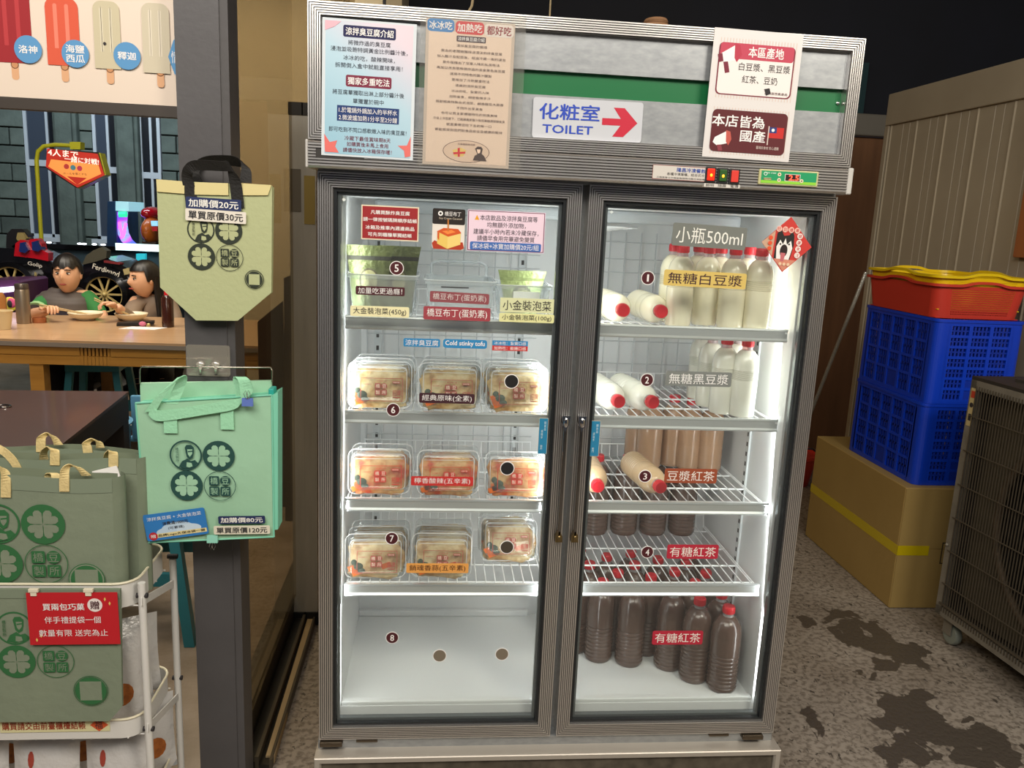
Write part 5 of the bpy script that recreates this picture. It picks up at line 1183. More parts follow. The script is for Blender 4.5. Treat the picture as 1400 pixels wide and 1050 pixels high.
# bag helper: board with outline from pixels on plane Y, printed sheet aligned with world axes
def pbag(g, pts, Y0, Y1, m):
    g.use(m).prism([(PY(a, b, Y0).x, PY(a, b, Y0).z) for a, b in pts], Y0, Y1)
def psheet(parent, x0, x1, y0, y1, Y, fn):   # px rectangle
    a, b = PY(x0, y0, Y), PY(x1, y1, Y); s = Sheet(b.x - a.x, a.z - b.z, 0); c = (a + b) / 2
    s.px = lambda px, py: ((PY(px, py, Y).x - a.x) / (b.x - a.x), (a.z - PY(px, py, Y).z) / (a.z - b.z))
    s.r = lambda r: r * (Y - C0.y) / FPX / (b.x - a.x)
    fn(s); s.build(parent)
    wl = WL[parent.name]
    for ch in parent.children:
        if ch.name.startswith(('print', 'lettering')) and not ch.get('_p'): ch.location = (c.x - wl.x, Y - wl.y, c.z - wl.z); ch['_p'] = 1
kh = mat('pale_green_fabric', '#b4ba8c', .75, 0, None, (90, .12)); khs = mat('pale_yellow_hem', '#dccf94', .45)
b1 = thing('tote_bag', 'flat pale green tote bag with black handles hanging high on the column', 'bag', PY(292, 345, -.03))
g = G(); pbag(g, [(219, 393), (268, 438), (325, 438.5), (371, 400), (372, 254), (214, 246)], -.034, -.026, kh); obj('front_panel', g, b1)
g = G(); pbag(g, [(224, 393), (272, 436), (322, 436.5), (372, 400), (374, 256), (218, 247)], -.024, -.016, kh); obj('back_panel', g, b1)
g = G(); pbag(g, [(214.5, 262), (252, 265), (252, 248), (213.5, 245)], -.038, -.034, khs); obj('hem', g, b1)
g = G(); pbag(g, [(266, 266), (312, 267), (312, 250.5), (266, 249)], -.038, -.034, khs); obj('hem', g, b1)
g = G(); pbag(g, [(331, 267), (366, 267), (371, 253), (330, 250.5)], -.038, -.034, khs); obj('hem', g, b1)
blk = mat('black_webbing', '#1b1917', .7, 0, None, (200, .2))
def P3(*l): return [PY(a, b, c) for a, b, c in l]
g = G().use(blk).ribbon(P3((263, 288, -.0365), (260, 262, -.0365), (256, 243, -.04), (258, 232, -.05), (268, 226, -.055), (300, 227, -.06), (315, 228, -.058), (318, 236, -.05), (322, 252, -.0415), (326, 284, -.0375)), [(.0255, 0, 0), (.0255, 0, 0), (.024, 0, -.006), (.016, 0, -.016), (.004, .010, -.02), (0, .012, -.02), (.006, .01, -.02), (.02, 0, -.01), (.0255, 0, 0), (.0255, 0, 0)]); obj('handle', g, b1)
g = G().use(blk).ribbon(P3((270, 250, -.02), (266, 232, -.015), (280, 222, -.012), (300, 219, -.012), (325, 221, -.012), (336, 228, -.015), (336, 250, -.02)), [(.026, 0, 0), (.02, 0, -.01), (.004, .02, -.02), (0, .02, -.02), (.004, .02, -.02), (.02, 0, -.01), (.026, 0, 0)]); obj('handle', g, b1)
ink = P('#2b3327')
def f1(s):
    u, v = s.px(294.3, 333.3); s.emblem(u, v, s.r(17.4), ink, kh); u, v = s.px(348, 382); s.ring(u, v, s.r(12.5), .08, ink); s.disc(u, v, s.r(10.5), ink); s.rect(u, v, s.r(14), s.r(14) * s.w / s.h, kh)
psheet(b1, 214, 372, 246, 438, -.0345, f1)
def price(name, lab, cx, cy, w_, h_, Y, bg, fg, txt, tl=0):
    rsign(name, lab, 'label', cx, cy, w_, h_, Y, P(bg), tl, r=.003, draw=T1(txt, P(fg), .9, .68, True))
price('price_label', 'navy label reading 加購價20元 on the high pale green bag', 292, 279, 76, 16, -.0405, '#22305c', '#f2f0ea', '加購價20元', .02)
price('price_label', 'white label reading 單買原價30元 on the high pale green bag', 295, 295.5, 83, 16.5, -.0405, '#e6dfd2', '#2b2a2e', '單買原價30元', .025)

mint = mat('mint_fabric', '#a3cfaf', .6, 0, (7, '#97c3a2', .3), (14, .25)); mintd = mat('mint_trim', '#7fcdb0', .6)
b2 = thing('cooler_bag', 'mint green insulated bag with long handles hanging low on the column', 'bag', PY(285, 640, -.07))
def front(u, v):    # bulging front panel
    tl, tr, br, bl = PY(185.5, 551, -.10), PY(371.5, 540, -.10), PY(374.5, 734, -.10), PY(201, 742, -.10)
    p = tl.lerp(tr, u).lerp(bl.lerp(br, u), v); k = math.sin(PI * u) * math.sin(PI * v)
    p.y += -.004 * k - .0015 * math.sin(v * 9 + u * 4) * k; return p
g = G().use(mint).grid(front, 16, 16); obj('front_panel', g, b2, 80)
g = G(); pbag(g, [(203, 740), (380, 724), (380, 536), (371, 541), (187, 553)], -.099, -.045, mintd); obj('gusset', g, b2)
g = G(); pbag(g, [(192, 556), (371.5, 545), (371, 520.5), (191.5, 524)], -.056, -.046, mint); obj('back_panel', g, b2)
g = G().use(mintd).tube([front(i / 15, 0) + Vector((0, -.001, 0)) for i in range(16)], .0022, 6).tube([front(0, i / 15) for i in range(16)], .0022, 6).tube([front(1, i / 15) for i in range(16)], .0022, 6).tube([front(i / 15, 1) for i in range(16)], .0022, 6); obj('piping', g, b2, 60)
strap = mat('mint_strap', '#9fdcb4', .55, 0, None, (150, .2))
g = G().use(strap).ribbon(P3((206, 562, -.107), (222, 538, -.110), (243, 518, -.112), (249, 519, -.10), (235, 552, -.10)), [(.026, 0, .006), (.024, 0, .012), (.018, -.006, .012), (.02, .008, .0), (.026, 0, .0)], .002); obj('handle', g, b2)
g = G().use(strap).ribbon(P3((204, 560, -.106), (214, 568, -.108), (235, 567, -.1095), (280, 560, -.111), (320, 553, -.112), (335, 546, -.112), (337, 532, -.112), (333, 519, -.112), (326, 518, -.10), (334, 552, -.10)), [(.004, 0, .024), (.004, 0, .024), (0, 0, .024), (.004, 0, .024), (.005, 0, .024), (.02, 0, .016), (.028, 0, .004), (.026, -.004, .002), (.024, 0, 0), (.028, 0, 0)], .002); obj('handle', g, b2)
for (x, y) in ((233, 580), (310.5, 575)): 
    c = PY(x, y, -.1065); g = G().use(strap).box(c.x - .0145, c.x + .0145, -.1075, -.1045, c.z - .021, c.z + .026, .0008); obj('handle_patch', g, b2)
g = G().use(mat('teal_thread', '#2aa79a', .5)).box(PY(371, 530, -.08).x - .004, PY(376, 530, -.08).x, -.095, -.06, PY(371, 549, -.08).z, PY(371, 530, -.08).z, .002); obj('zip_end', g, b2)
dkg = P('#1e4a44')
def f2(s):
    u, v = s.px(277.3, 643.3); s.emblem(u, v, s.r(21.6), dkg, mint)
psheet(b2, 186, 374, 545, 740, -.1068, f2)
def cloud(s):
    s.rect(.5, .5, 1, 1, P('#2a78bd'), .05); s.disc(.52, .62, .26, P('#b9cfe2'), .22); s.disc(.35, .72, .18, P('#b9cfe2'), .16); s.disc(.7, .7, .2, P('#c6d8e6'), .18)
    s.text('涼拌臭豆腐 + 大金裝泡菜', .5, .18, .88, .14, P('#e9eef2')); s.text('消費滿1000元', .5, .40, .42, .13, P('#33333c'), True); s.text('(可累積)', .5, .60, .26, .12, P('#33333c'))
    s.rect(.56, .83, .84, .15, P('#e0d29a')); s.disc(.11, .83, .07, P('#b8202c')); s.text('贈', .11, .83, .08, .13, WHT); s.text('品牌Logo大保冰袋一個', .57, .83, .76, .11, P('#3a2a1c'), True)
rsign('promo_label', 'blue cloud-patterned promotional label on the mint cooler bag', 'label', 240.3, 717, 84, 36, -.1085, P('#2a78bd'), -.14, r=.004, draw=cloud)
price('price_label', 'navy label reading 加購價80元 on the mint cooler bag', 330.5, 710.7, 64, 10.5, -.1085, '#1d2a55', '#f2f0ea', '加購價80元', -.02)
price('price_label', 'cream label reading 單買原價120元 on the mint cooler bag', 330.8, 724.5, 77, 11.5, -.1085, '#ddd8c4', '#2b2a2e', '單買原價120元', -.02)
# wire hanger, clear hook plate, binder clips
g = G().use(mat('steel_wire', '#c9c2b4', .2, 1)).tube(P3((191, 524, -.06), (191, 506, -.06), (193, 501.5, -.06), (370, 502.5, -.06), (372, 507, -.06), (372, 522, -.06)), .0018, 8)
tag(obj('wire_hanger', g, None, 50, loc=PY(282, 502, -.06)), 'thin steel wire hanger carrying the mint cooler bag', 'hanger')
a, b = PY(254, 471, -.004), PY(315, 515, -.004)
hk = thing('hook_plate', 'clear adhesive plate with two hooks on the column above the mint bag', 'hook', ((a.x + b.x) / 2, -.004, (a.z + b.z) / 2))
g = G().use(clear('clear_hook_plate', '#ffffff', .22, 1.5, .12, '#c8bfae', .08)).prism([((a.x + b.x) / 2 + p, (a.z + b.z) / 2 + q) for p, q in rrect(b.x - a.x, a.z - b.z, .006)], -.004, -.001); obj('plate', g, hk)
for x in (274, 295):
    g = G().use(clear('clear_hook', '#ffffff', .45, 2, .08, '#e8e0d0', .15)); g.tube([PY(x, 498, -.006), PY(x, 508, -.012), PY(x, 511, -.03), PY(x, 508, -.055), PY(x, 503, -.066)], .004, 8); q = PY(x, 498, -.006); g.ell((q.x, -.008, q.z), (.010, .004, .007)); obj('hook', g, hk, 60)
def clip(px, py, Y, lab, m, up=1):
    q = PY(px, py, Y); t = thing('binder_clip', lab, 'clip', q)
    g = G().use(m).prism([(-.004 + 0, -.010), (.004, -.010), (.001, .008), (-.001, .008)], q.x - .012, q.x + .012, 'yz'); g.v = [(x, y + q.y, z + q.z) for x, y, z in g.v]; obj('clip_body', g, t)
    for s_ in (-1, 1): obj('clip_arm', G().use(CHROME).tube([(q.x + s_ * .003, q.y - .002, q.z + up * .006), (q.x + s_ * .007, q.y - .004, q.z + up * .018), (q.x + s_ * .003, q.y - .004, q.z + up * .026), (q.x - s_ * .001, q.y - .004, q.z + up * .018), (q.x + s_ * .001, q.y - .002, q.z + up * .006)], .0007, 5), t)
clip(338.5, 549, -.118, 'small purple-blue binder clip holding the handle of the mint bag', P('#5a72b8', .4))
clip(290.5, 736, -.105, 'small mint binder clip under the bottom edge of the mint bag', P('#8fcdb8', .4), -1)
# ================================================================== LEFT: WHITE TROLLEY WITH GREY-GREEN TOTES AND SNACK PACKS
zr1 = .70
ra, rb = PZ(183, 800, zr1), PZ(240, 745, zr1); YF = ra.y; XR = ra.x; YR = min(rb.y, YF + .24); XL_ = XR - .62
wht = mat('white_enamel', '#dedcd6', .35)
ra2 = PY(170, 1000, YF).z
tr = thing('trolley', 'white metal trolley holding grey-green tote bags and snack packs', 'trolley', (XR - .3, (YF + YR) / 2, 0))
ztop_f = PY(190, 802, YF - .01).z; 
for (x, y, zt_) in ((XR + .012, YF + .012, PY(190, 800, YF).z), (XR + .012, YR, PY(238, 764, YR).z), (XL_ - .012, YF + .012, .7), (XL_ - .012, YR, .75)):
    lg = obj('leg', G().use(wht).tube([(x, y, .03), (x, y, zt_)], .0085, 12), tr, 50)
    obj('leg_cap', G().use(BLACK).tube([(x, y, .0), (x, y, .035)], .011, 12), lg, 50)
def tier(z, hgt):
    g = G().use(wht); pts = rrect(XR - XL_, YR - YF, .045, 5); cx, cy = (XL_ + XR) / 2, (YF + YR) / 2; n_ = len(pts)
    R_ = [[(cx + a * k, cy + b * k, zz) for a, b in pts] for k, zz in ((1, z - hgt), (1, z), (.994, z), (.994, z - hgt))]
    g.add([v for r in R_ for v in r], [(i * n_ + j, i * n_ + (j + 1) % n_, ((i + 1) % 4) * n_ + (j + 1) % n_, ((i + 1) % 4) * n_ + j) for i in range(4) for j in range(n_)])
    bs = obj('basket_band', g, tr, 40)
    g = G().use(mat('cream_wire', '#e4dcc0', .4)).tube([(cx + a, cy + b, z + .002) for a, b in pts] + [(cx + pts[0][0], cy + pts[0][1], z + .002)], .003, 6, False); obj('rim_wire', g, bs, 50)
    g = G().use(wht)
    for i in range(15): x = XL_ + .03 + i * (XR - XL_ - .06) / 14; g.tube([(x, YF, z - hgt), (x, YR, z - hgt)], .0018, 5)
    for i in range(4): y = YF + .02 + i * (YR - YF - .04) / 3; g.tube([(XL_, y, z - hgt - .003), (XR, y, z - hgt - .003)], .002, 5)
    o_ = obj('base_grid', g, bs, 50); o_['kind'] = 'stuff'
z2t = PY(170, 985, YF).z; z3t = z2t - (zr1 - z2t)
tier(zr1, .055); tier(z2t, .045); tier(max(z3t, .14), .05)
for x in (XR + .012,):
    for zz in (zr1 - .07, z2t - .05): obj('brace', G().use(wht).obox((x + .002, (YF + YR) / 2, zz), (.0015, 0, 0), (0, (YR - YF) / 2, -.03), (0, .0015, .009)), tr)
    for y, zz in ((YF + .012, zr1 - .03), (YR, zr1 - .03), (YF + .012, z2t - .03), (YR, z2t - .03)): obj('bolt', G().use(INK).lathe([(0, -.012), (.006, -.012), (.006, .012), (0, .012)], 10, (x, y, zz), 'x'), tr, 40)
# totes
tg = mat('grey_green_fabric', '#86917a', .8, 0, (5, '#798470', .3), (30, .2)); tgi = mat('grey_green_inner', '#7b856e', .85); tgr = P('#2f6a3c'); cream_w = mat('cream_webbing', '#dcc68c', .75, 0, None, (180, .25)); tband = mat('grey_green_hem', '#7f8b76', .75)
def tote(name, label, Y, x0, x1, ztop, zbot, dep, sag=0, straps=(), cham=0):
    t = thing('tote_bag', label, 'bag', ((x0 + x1) / 2, Y, zbot), 'grey-green tote bags')
    def f(sy, ins):
        def q(u, v):
            x = x0 + (x1 - x0) * (.5 + (u - .5) * (1 - .04 * (1 - v))); e = math.sin(PI * u) ** .5 if 0 < u < 1 else 0
            return (x, Y + dep / 2 + sy * (dep / 2 * (.25 + .75 * e) if sy > 0 else dep / 2) - 0 * ins, zbot + (ztop - zbot) * v - sag * .0 + .004 * math.sin(u * 7 + Y * 40) * v)
        return q
    g = G().use(tg).grid(f(-1, 0), 18, 10); obj('front_panel', g, t, 70)
    g = G().use(tgi).grid(f(1, 0), 18, 10); obj('back_panel', g, t, 70)
    for u in (0, 1):
        A_ = lambda v: f(-1, 0)(u, v); B_ = lambda v: f(1, 0)(u, v)
        g = G().use(tg).grid(lambda s_, v: (A_(v)[0] + (.022 if u else -.022) * math.sin(PI * s_) * (1 - .2 * v), A_(v)[1] + (B_(v)[1] - A_(v)[1] + dep * .35) * s_, A_(v)[2] + (B_(v)[2] - A_(v)[2]) * s_), 6, 8); obj('side_panel', g, t, 70)
    def hm(u, v): p = f(-1, 0)(u, 1 - .11 * (1 - v) if 0 else .89 + .11 * v); return (p[0], p[1] - .0012, p[2])
    obj('hem', G().use(tband).grid(hm, 18, 2), t)
    for kind_, px_, dx, hh_ in straps:      # (front/back, x centre, half-spread, loop height)
        yy = Y - .003 if kind_ == 'f' else Y + dep + .0
        zt_ = ztop - .002
        h1 = [(px_ - dx, yy, zt_ - .045), (px_ - dx, yy - .001, zt_), (px_ - dx * .9, yy + .004, zt_ + hh_ * .7), (px_ - dx * .45, yy + .012, zt_ + hh_), (px_ + dx * .3, yy + .018, zt_ + hh_ * .95), (px_ + dx * .85, yy + .02, zt_ + hh_ * .5), (px_ + dx, yy + .02, zt_ - .03)]
        Wv = [(.022, 0, 0), (.022, 0, 0), (.016, .012, .004), (.004, .018, .004), (.006, .02, -.004), (.016, .012, 0), (.022, 0, 0)]
        hd = obj('handle', G().use(cream_w).ribbon(h1, Wv, .002), t)
        obj('stitch_patch', G().use(P('#c4ad72')).frame(px_ - dx - .0095, px_ - dx + .0095, zt_ - .044, zt_ - .014, [(0, yy - .0022), (.0018, yy - .0022)]), hd)
    return t
def xz(px, py, Y): q = PY(px, py, Y); return q.x, q.z
Y1 = YF + .012
xa, za = xz(150.5, 653, Y1); xL, _ = xz(-90, 664, Y1)
t1 = tote('tote_bag', 'front grey-green tote standing in the top tier, its logo facing out', Y1, xL, xa + .004, za, zr1 - .055, .05, straps=())
def f3(s):
    u, v = s.px(30.5, 743.5); s.emblem(u, v, s.r(29), tgr, tg)
    u, v = s.px(119.5, 792); s.disc(u, v, s.r(24.5), tgr); s.disc(u, v, s.r(23.3), tg); s.disc(u, v, s.r(21.5), tgr); s.rect(u, v, s.r(31), s.r(31) * s.w / s.h, tg)
psheet(t1, -90, 152, 660, 812, Y1 - .0016, f3)
# its handles: loops flopping over the top
def strap(t, pts, Wv, lab=None): obj('handle', G().use(cream_w).ribbon([PY(*p) for p in pts], Wv, .002), t)
H_ = [(.020, 0, 0), (.020, 0, 0), (.012, .012, -.004), (.0, .016, -.01), (.008, .014, -.006), (.018, .004, 0)]
strap(t1, [(88, 672, Y1 - .003), (88, 655, Y1 - .003), (89, 642, Y1), (96, 636, Y1 + .01), (108, 640, Y1 + .02), (118, 650, Y1 + .03)], H_)
strap(t1, [(8, 680, Y1 - .003), (8, 660, Y1 - .003), (7, 646, Y1 - .002), (0, 638, Y1 + .0), (-14, 640, Y1 + .01), (-20, 652, Y1 + .02)], H_)
strap(t1, [(67, 656, Y1 + .045), (67, 650, Y1 + .045), (68, 648, Y1 + .04), (72, 647, Y1 + .03), (76, 650, Y1 + .02), (76, 662, Y1 + .012)], [(.018, 0, 0)] * 6)
lay_t = [('second grey-green tote behind the front one, gaping open at the right', Y1 + .062, 187, 617.5, .05), ('third grey-green tote in the trolley, behind the gaping one', Y1 + .118, 186, 606, .04), ('rearmost grey-green tote standing in the top tier', Y1 + .162, 186, 607, .03)]
tts = []
for lab, Y, pr_, pt_, dp in lay_t:
    xa, _ = xz(pr_, 640, Y); _, za = xz(100, pt_ + 10, Y)
    tts.append(tote('tote_bag', lab, Y, xL + .03, xa, za, zr1 - .055, dp))
Ys = [q[1] for q in lay_t]
strap(tts[0], [(75, 636, Ys[0] - .003), (75, 620, Ys[0] - .003), (74, 615, Ys[0]), (66, 612, Ys[0] + .01), (60, 618, Ys[0] + .02), (60, 628, Ys[0] + .03)], H_)
strap(tts[0], [(155, 638, Ys[0] - .003), (155, 622, Ys[0] - .003), (154, 618, Ys[0]), (150, 617, Ys[0] + .01), (147, 621, Ys[0] + .02), (147, 628, Ys[0] + .03)], H_)
strap(tts[0], [(28, 660, Ys[0] - .003), (26, 645, Ys[0] - .003), (18, 630, Ys[0] - .003), (6, 618, Ys[0]), (-6, 612, Ys[0] + .01), (-14, 616, Ys[0] + .02)], [(.016, 0, .01), (.014, 0, .012), (.012, 0, .014), (.01, 0, .014), (.008, .01, .01), (.018, 0, 0)])
strap(tts[1], [(56, 618, Ys[1] - .003), (56, 602, Ys[1] - .003), (58, 597, Ys[1]), (66, 593, Ys[1] + .01), (74, 598, Ys[1] + .015), (80, 608, Ys[1] + .02)], H_)
strap(tts[1], [(121, 624, Ys[1] - .003), (119, 611, Ys[1] - .003), (118, 606, Ys[1]), (126, 601, Ys[1] + .01), (135, 604, Ys[1] + .015), (137, 612, Ys[1] + .02)], H_)
strap(tts[2], [(31, 628, Ys[2] - .003), (31, 616, Ys[2] - .003), (33, 613, Ys[2]), (37, 612, Ys[2] + .01), (41, 614, Ys[2] + .015), (42, 622, Ys[2] + .02)], H_)
tag(obj('white_card', G().use(WHT).obox(PY(146, 650, Y1 + .055), (.025, .004, .006), (.0, .001, .0), (-.004, 0, .016)), None, loc=PY(146, 650, Y1 + .055)), 'white card poking out of the gaping grey-green tote', 'card')
# flat tote hung on the front rim with the red notice clipped above it
YH_ = YF - .012
t3 = thing('tote_bag', 'flat grey-green tote hanging on the front rim under the red notice', 'bag', PY(80, 900, YH_), 'grey-green tote bags')
g = G(); pbag(g, [(-90, 988), (150, 986), (167, 966), (164, 806), (-90, 806)], YH_ - .004, YH_ + .004, tg); obj('front_panel', g, t3)
g = G(); pbag(g, [(-90, 818), (164, 818), (164, 806), (-90, 806)], YH_ - .0055, YH_ - .004, tband); obj('hem', g, t3)
def f4(s):
    u, v = s.px(48, 881.5); s.emblem(u, v, s.r(25.5), tgr, tg)
    u, v = s.px(125, 943.5); s.ring(u, v, s.r(24), .04, tgr); s.disc(u, v, s.r(22), tgr); s.rect(u, v, s.r(30), s.r(30) * s.w / s.h, tg)
psheet(t3, -90, 165, 820, 985, YH_ - .0042, f4)
def rednote(s):
    s.text('買兩包巧菓', .40, .27, .46, .135, WHT, True); s.disc(.745, .24, .083, P('#f0e6e0')); s.text('贈', .745, .24, .10, .16, P('#4a1820'), True)
    s.text('伴手禮提袋一個', .49, .52, .62, .13, WHT); s.text('數量有限 送完為止', .49, .77, .76, .13, WHT)
    for u, v in ((.86, .13), (.91, .21), (.13, .82), (.08, .9)): s.poly([(u, v - .04), (u + .012, v), (u, v + .04), (u - .012, v)], P('#e9c86a'))
sign('red_notice', 'red notice with white characters clipped to the trolley rim', 'notice', (36, 811), (160.5, 809), (164.5, 881), (41, 881), YH_ - .012, P('#c4202a', .45), draw=rednote)
for px in (46, 121): 
    q = PY(px, 807, YH_ - .012); tag(obj('paper_clip', G().use(P('#e6dcc4')).box(q.x - .010, q.x + .010, q.y - .004, q.y + .004, q.z - .004, q.z + .004, .001).box(q.x - .006, q.x + .006, q.y - .003, q.y + .001, q.z - .012, q.z - .003), None, loc=q), 'cream clip holding the %s end of the red notice' % ('left' if px < 100 else 'right'), 'clip')
def tierlab(s): s.text('購買請交由前臺櫃檯結帳', .40, .5, .76, .6, P('#9a3418'), True); s.poly([(.82, .5), (.9, .0), (.99, .5), (.9, 1)], P('#d0572a')); s.text('福', .9, .5, .07, .6, INK)
sign('tier_label', 'pale yellow label with red characters on the second tier band', 'label', (0, 985), (150, 981), (150, 1000), (0, 1001), YF - .0015, P('#e0d9a8'), draw=tierlab)
# snack packs
pk = mat('white_pouch', '#d4d2cf', .3, .1, None, (22, .8), .3); pkg = mat('silver_pouch', '#b9bdc0', .3, .5, None, (9, .5)); chip = mat('cracker_print', '#cf7a30', .5, 0, (45, '#8a4a1c', .2))
def pack():
    t = thing('snack_pack', 'x', 'snack pack'); w_, h_ = .15, .20
    def f(s_): return lambda u, v: ((u - .5) * w_ * (1 - .05 * math.sin(PI * v)), s_ * .022 * (math.sin(PI * u) * math.sin(PI * min(1, v * 1.05))) ** .6 if 0 < u < 1 and 0 < v < .95 else 0, v * h_)
    obj('pouch_front', G().use(pk).grid(f(-1), 12, 14), t, 60); obj('pouch_back', G().use(pkg).grid(f(1), 12, 14), t, 60)
    F = f(-1)
    def patch(cu, cv, ru, rv): return lambda u, v: (lambda p: (p[0], p[1] - .0012, p[2]))(F(cu + ru * v * math.cos(2 * PI * u), cv + rv * v * math.sin(2 * PI * u)))
    g = G().use(chip).grid(patch(.66, .35, .18, .14), 14, 4, True).grid(patch(.4, .2, .14, .1), 14, 4, True).use(P('#a04030')).grid(patch(.3, .68, .05, .1), 10, 3, True); obj('print', g, t); return t
PK = pack()
for px, py, Y, rz, z, lab in ((182, 0, YF + .055, .5, z2t - .045, 'at the right front'), (196, 0, YF + .11, .5, z2t - .045, 'in the middle'), (212, 0, YF + .165, .5, z2t - .045, 'at the right rear')):
    x = XR - .03 - .0; place(PK, 'white snack pack with orange crackers in the second tier, %s' % lab, (XR - .085, Y - .0, z + .001), (-.12, 0, rz), 'white snack packs on the trolley')
for i in range(3): place(PK, 'white snack pack in the second tier behind the hanging tote, %s' % ('rightmost', 'middle', 'leftmost')[i], (XR - .24 - .155 * i, YF + .09, z2t - .044), (-.1, 0, .1), 'white snack packs on the trolley')
z3 = max(z3t, .14)
for i in range(4): place(PK, 'white snack pack in the lowest tier, front row, %s from the right' % ('first', 'second', 'third', 'fourth')[i], (XR - .08 - .16 * i, YF + .05, PY(100, 1008, YF + .04).z - .2), (-.12, 0, .05 * i), 'white snack packs on the trolley')
for i in range(3): place(PK, 'white snack pack in the lowest tier, rear row, %s from the right' % ('first', 'second', 'third')[i], (XR - .05 - .17 * i, YF + .15, PY(210, 960, YF + .15).z - .2), (-.1, 0, .5 - .2 * i), 'white snack packs on the trolley')

# ================================================================== TABLES AND STOOLS
zb = .75; c1_ = PZ(176, 535, zb); c2_ = PZ(80, 611, zb); dr_ = (c2_ - c1_).normalized(); bk = Vector((-1, .0, 0)); c3_ = PZ(-60, 533, zb); bk = (c3_ - c1_).normalized()
dw = mat('dark_brown_laminate', '#4a2c24', .45, 0, (3, '#3c231d', .3), None, .2); dwl = mat('black_brown_wood', '#221814', .5)
tb = thing('dark_table', 'dark brown square table with thick legs left of the column', 'table', (c1_.x, c1_.y, 0))
Ld, Lb = 1.1, 1.2
def quad_at(o, a, la, b, lb, z0, z1, m):
    P_ = [o, o + a * la, o + a * la + b * lb, o + b * lb]; return G().use(m).prism([(p.x, p.y) for p in P_], z0, z1, 'xy')
o_ = Vector((c1_.x, c1_.y, 0)); obj('tabletop', quad_at(o_, dr_, Ld, bk, Lb, zb - .012, zb, dw), tb); obj('apron', quad_at(o_ + dr_ * .003 + bk * .003, dr_, Ld - .006, bk, Lb - .006, zb - .12, zb - .0125, dwl), tb)
for i, j in ((0, 0), (1, 0), (0, 1), (1, 1)): obj('leg', quad_at(o_ + dr_ * (.005 + i * (Ld - .09)) + bk * (.005 + j * (Lb - .09)), dr_, .08, bk, .08, 0, zb - .121, dwl), tb)
zw = .80; wf = (PZ(0, 463, zw).y + PZ(350, 473, zw).y) / 2; wxr = PY(354, 470, wf).x
oak = mat('oak_top', '#c9a680', .3, 0, (2.2, '#b89068', .3, (1, 9, 1)), None, .3); pine = mat('pine_apron', '#c08a3c', .45, 0, (3, '#ab752e', .3, (1, 6, 12)))
wt_ = thing('wooden_table', 'long light wooden dining table with a slotted apron in the food court', 'table', (-1.9, wf + .4, 0))
ze = PY(100, 470, wf).z
obj('tabletop', G().use(oak).box(-3.6, wxr, wf, wf + 1.05, zw - .012, zw), wt_)
obj('edge_strip', G().use(mat('grey_edge', '#8c7f72', .5)).box(-3.6, wxr, wf - .003, wf + 1.05, zw - .035, zw - .0125), wt_)
za1, za0 = zw - .036, PY(100, 499, wf + .01).z; zm = (za1 + za0) / 2
s0, s1 = PY(108, 485, wf).x, PY(150, 485, wf).x
for (a, b) in ((-3.6, s0), (s1, wxr - .01)):
    obj('apron_rail', G().use(pine).box(a, b, wf + .01, wf + .035, zm + .002, za1), wt_); obj('apron_rail', G().use(pine).box(a, b, wf + .008, wf + .035, za0, zm - .001), wt_)
n = 8
for i in range(n):
    x = s0 + (s1 - s0) * (i + .5) / n; obj('slat', G().use(pine).box(x - .006, x + .006, wf + .012, wf + .03, zm + .002, za1), wt_); obj('slat', G().use(pine).box(x - .0105, x + .0105, wf + .008, wf + .03, za0, zm), wt_)
obj('inner_rail', G().use(dwl).box(s0, s1, wf + .05, wf + .07, za0, za1), wt_)
for x in (PY(55, 515, wf + .05).x, wxr - .12):
    for y in (wf + .05, wf + .95): obj('leg', G().use(pine).box(x - .035, x + .035, y - .035, y + .035, 0, za0 - .001), wt_)
def stool(label, cat, x, y, rz, m, S=.30, H=.45, grp=None):
    t = thing('plastic_stool', label, cat); 
    obj('seat', G().use(m).box(-S / 2, S / 2, -S / 2, S / 2, H - .03, H, .012).box(-S / 2 + .01, S / 2 - .01, -S / 2 + .01, S / 2 - .01, H - .07, H - .031), t, 40)
    for sx in (-1, 1):
        for sy in (-1, 1):
            a, b = S / 2 - .03, S / 2 + .03
            obj('leg', G().use(m).obox((sx * (a + b) / 2, sy * (a + b) / 2, (H - .07) / 2), (.018, 0, 0), (0, .018, 0), (sx * -.03, sy * -.03, (H - .07) / 2 - .001)), t)
        obj('crossbar', G().use(m).box(-S / 2, S / 2, sx * S / 2 - .01, sx * S / 2 + .01, H * .45, H * .55), t)
    turn(t, (x, y, 0), rz); return t
teal = mat('teal_plastic', '#2d7780', .4); lbl = mat('light_blue_plastic', '#5f96b8', .4)
f_ = PZ(258, 880, 0); stool('teal plastic stool on the floor behind the white trolley', 'stool', f_.x - .17, f_.y + .17, 0, teal, .30, .47)
q = PY(128, 533, 2.75); stool('teal plastic stool under the long wooden table', 'stool', q.x, 2.85, .1, teal, .30, .66)
q = PY(150, 600, 1.9); 
ch = thing('plastic_chair', 'light blue plastic chair behind the dark brown table', 'chair', (PY(200, 560, 1.95).x, 1.9, 0))
xx = PY(178, 560, 1.95).x; zt2 = PY(185, 541, 1.95).z
obj('backrest', G().use(lbl).box(xx, xx + .36, 1.95, 1.975, .42, zt2, .01), ch, 40); obj('seat', G().use(lbl).box(xx - .02, xx + .38, 1.976, 2.36, .40, .43, .01), ch, 40)
for sx in (0, 1):
    for sy in (0, 1): obj('leg', G().use(lbl).box(xx + .02 + sx * .3, xx + .05 + sx * .3, 1.98 + sy * .32, 2.01 + sy * .32, 0, .40), ch)
q0, q1 = PY(128, 612, 1.7), PY(154, 582, 1.7); 
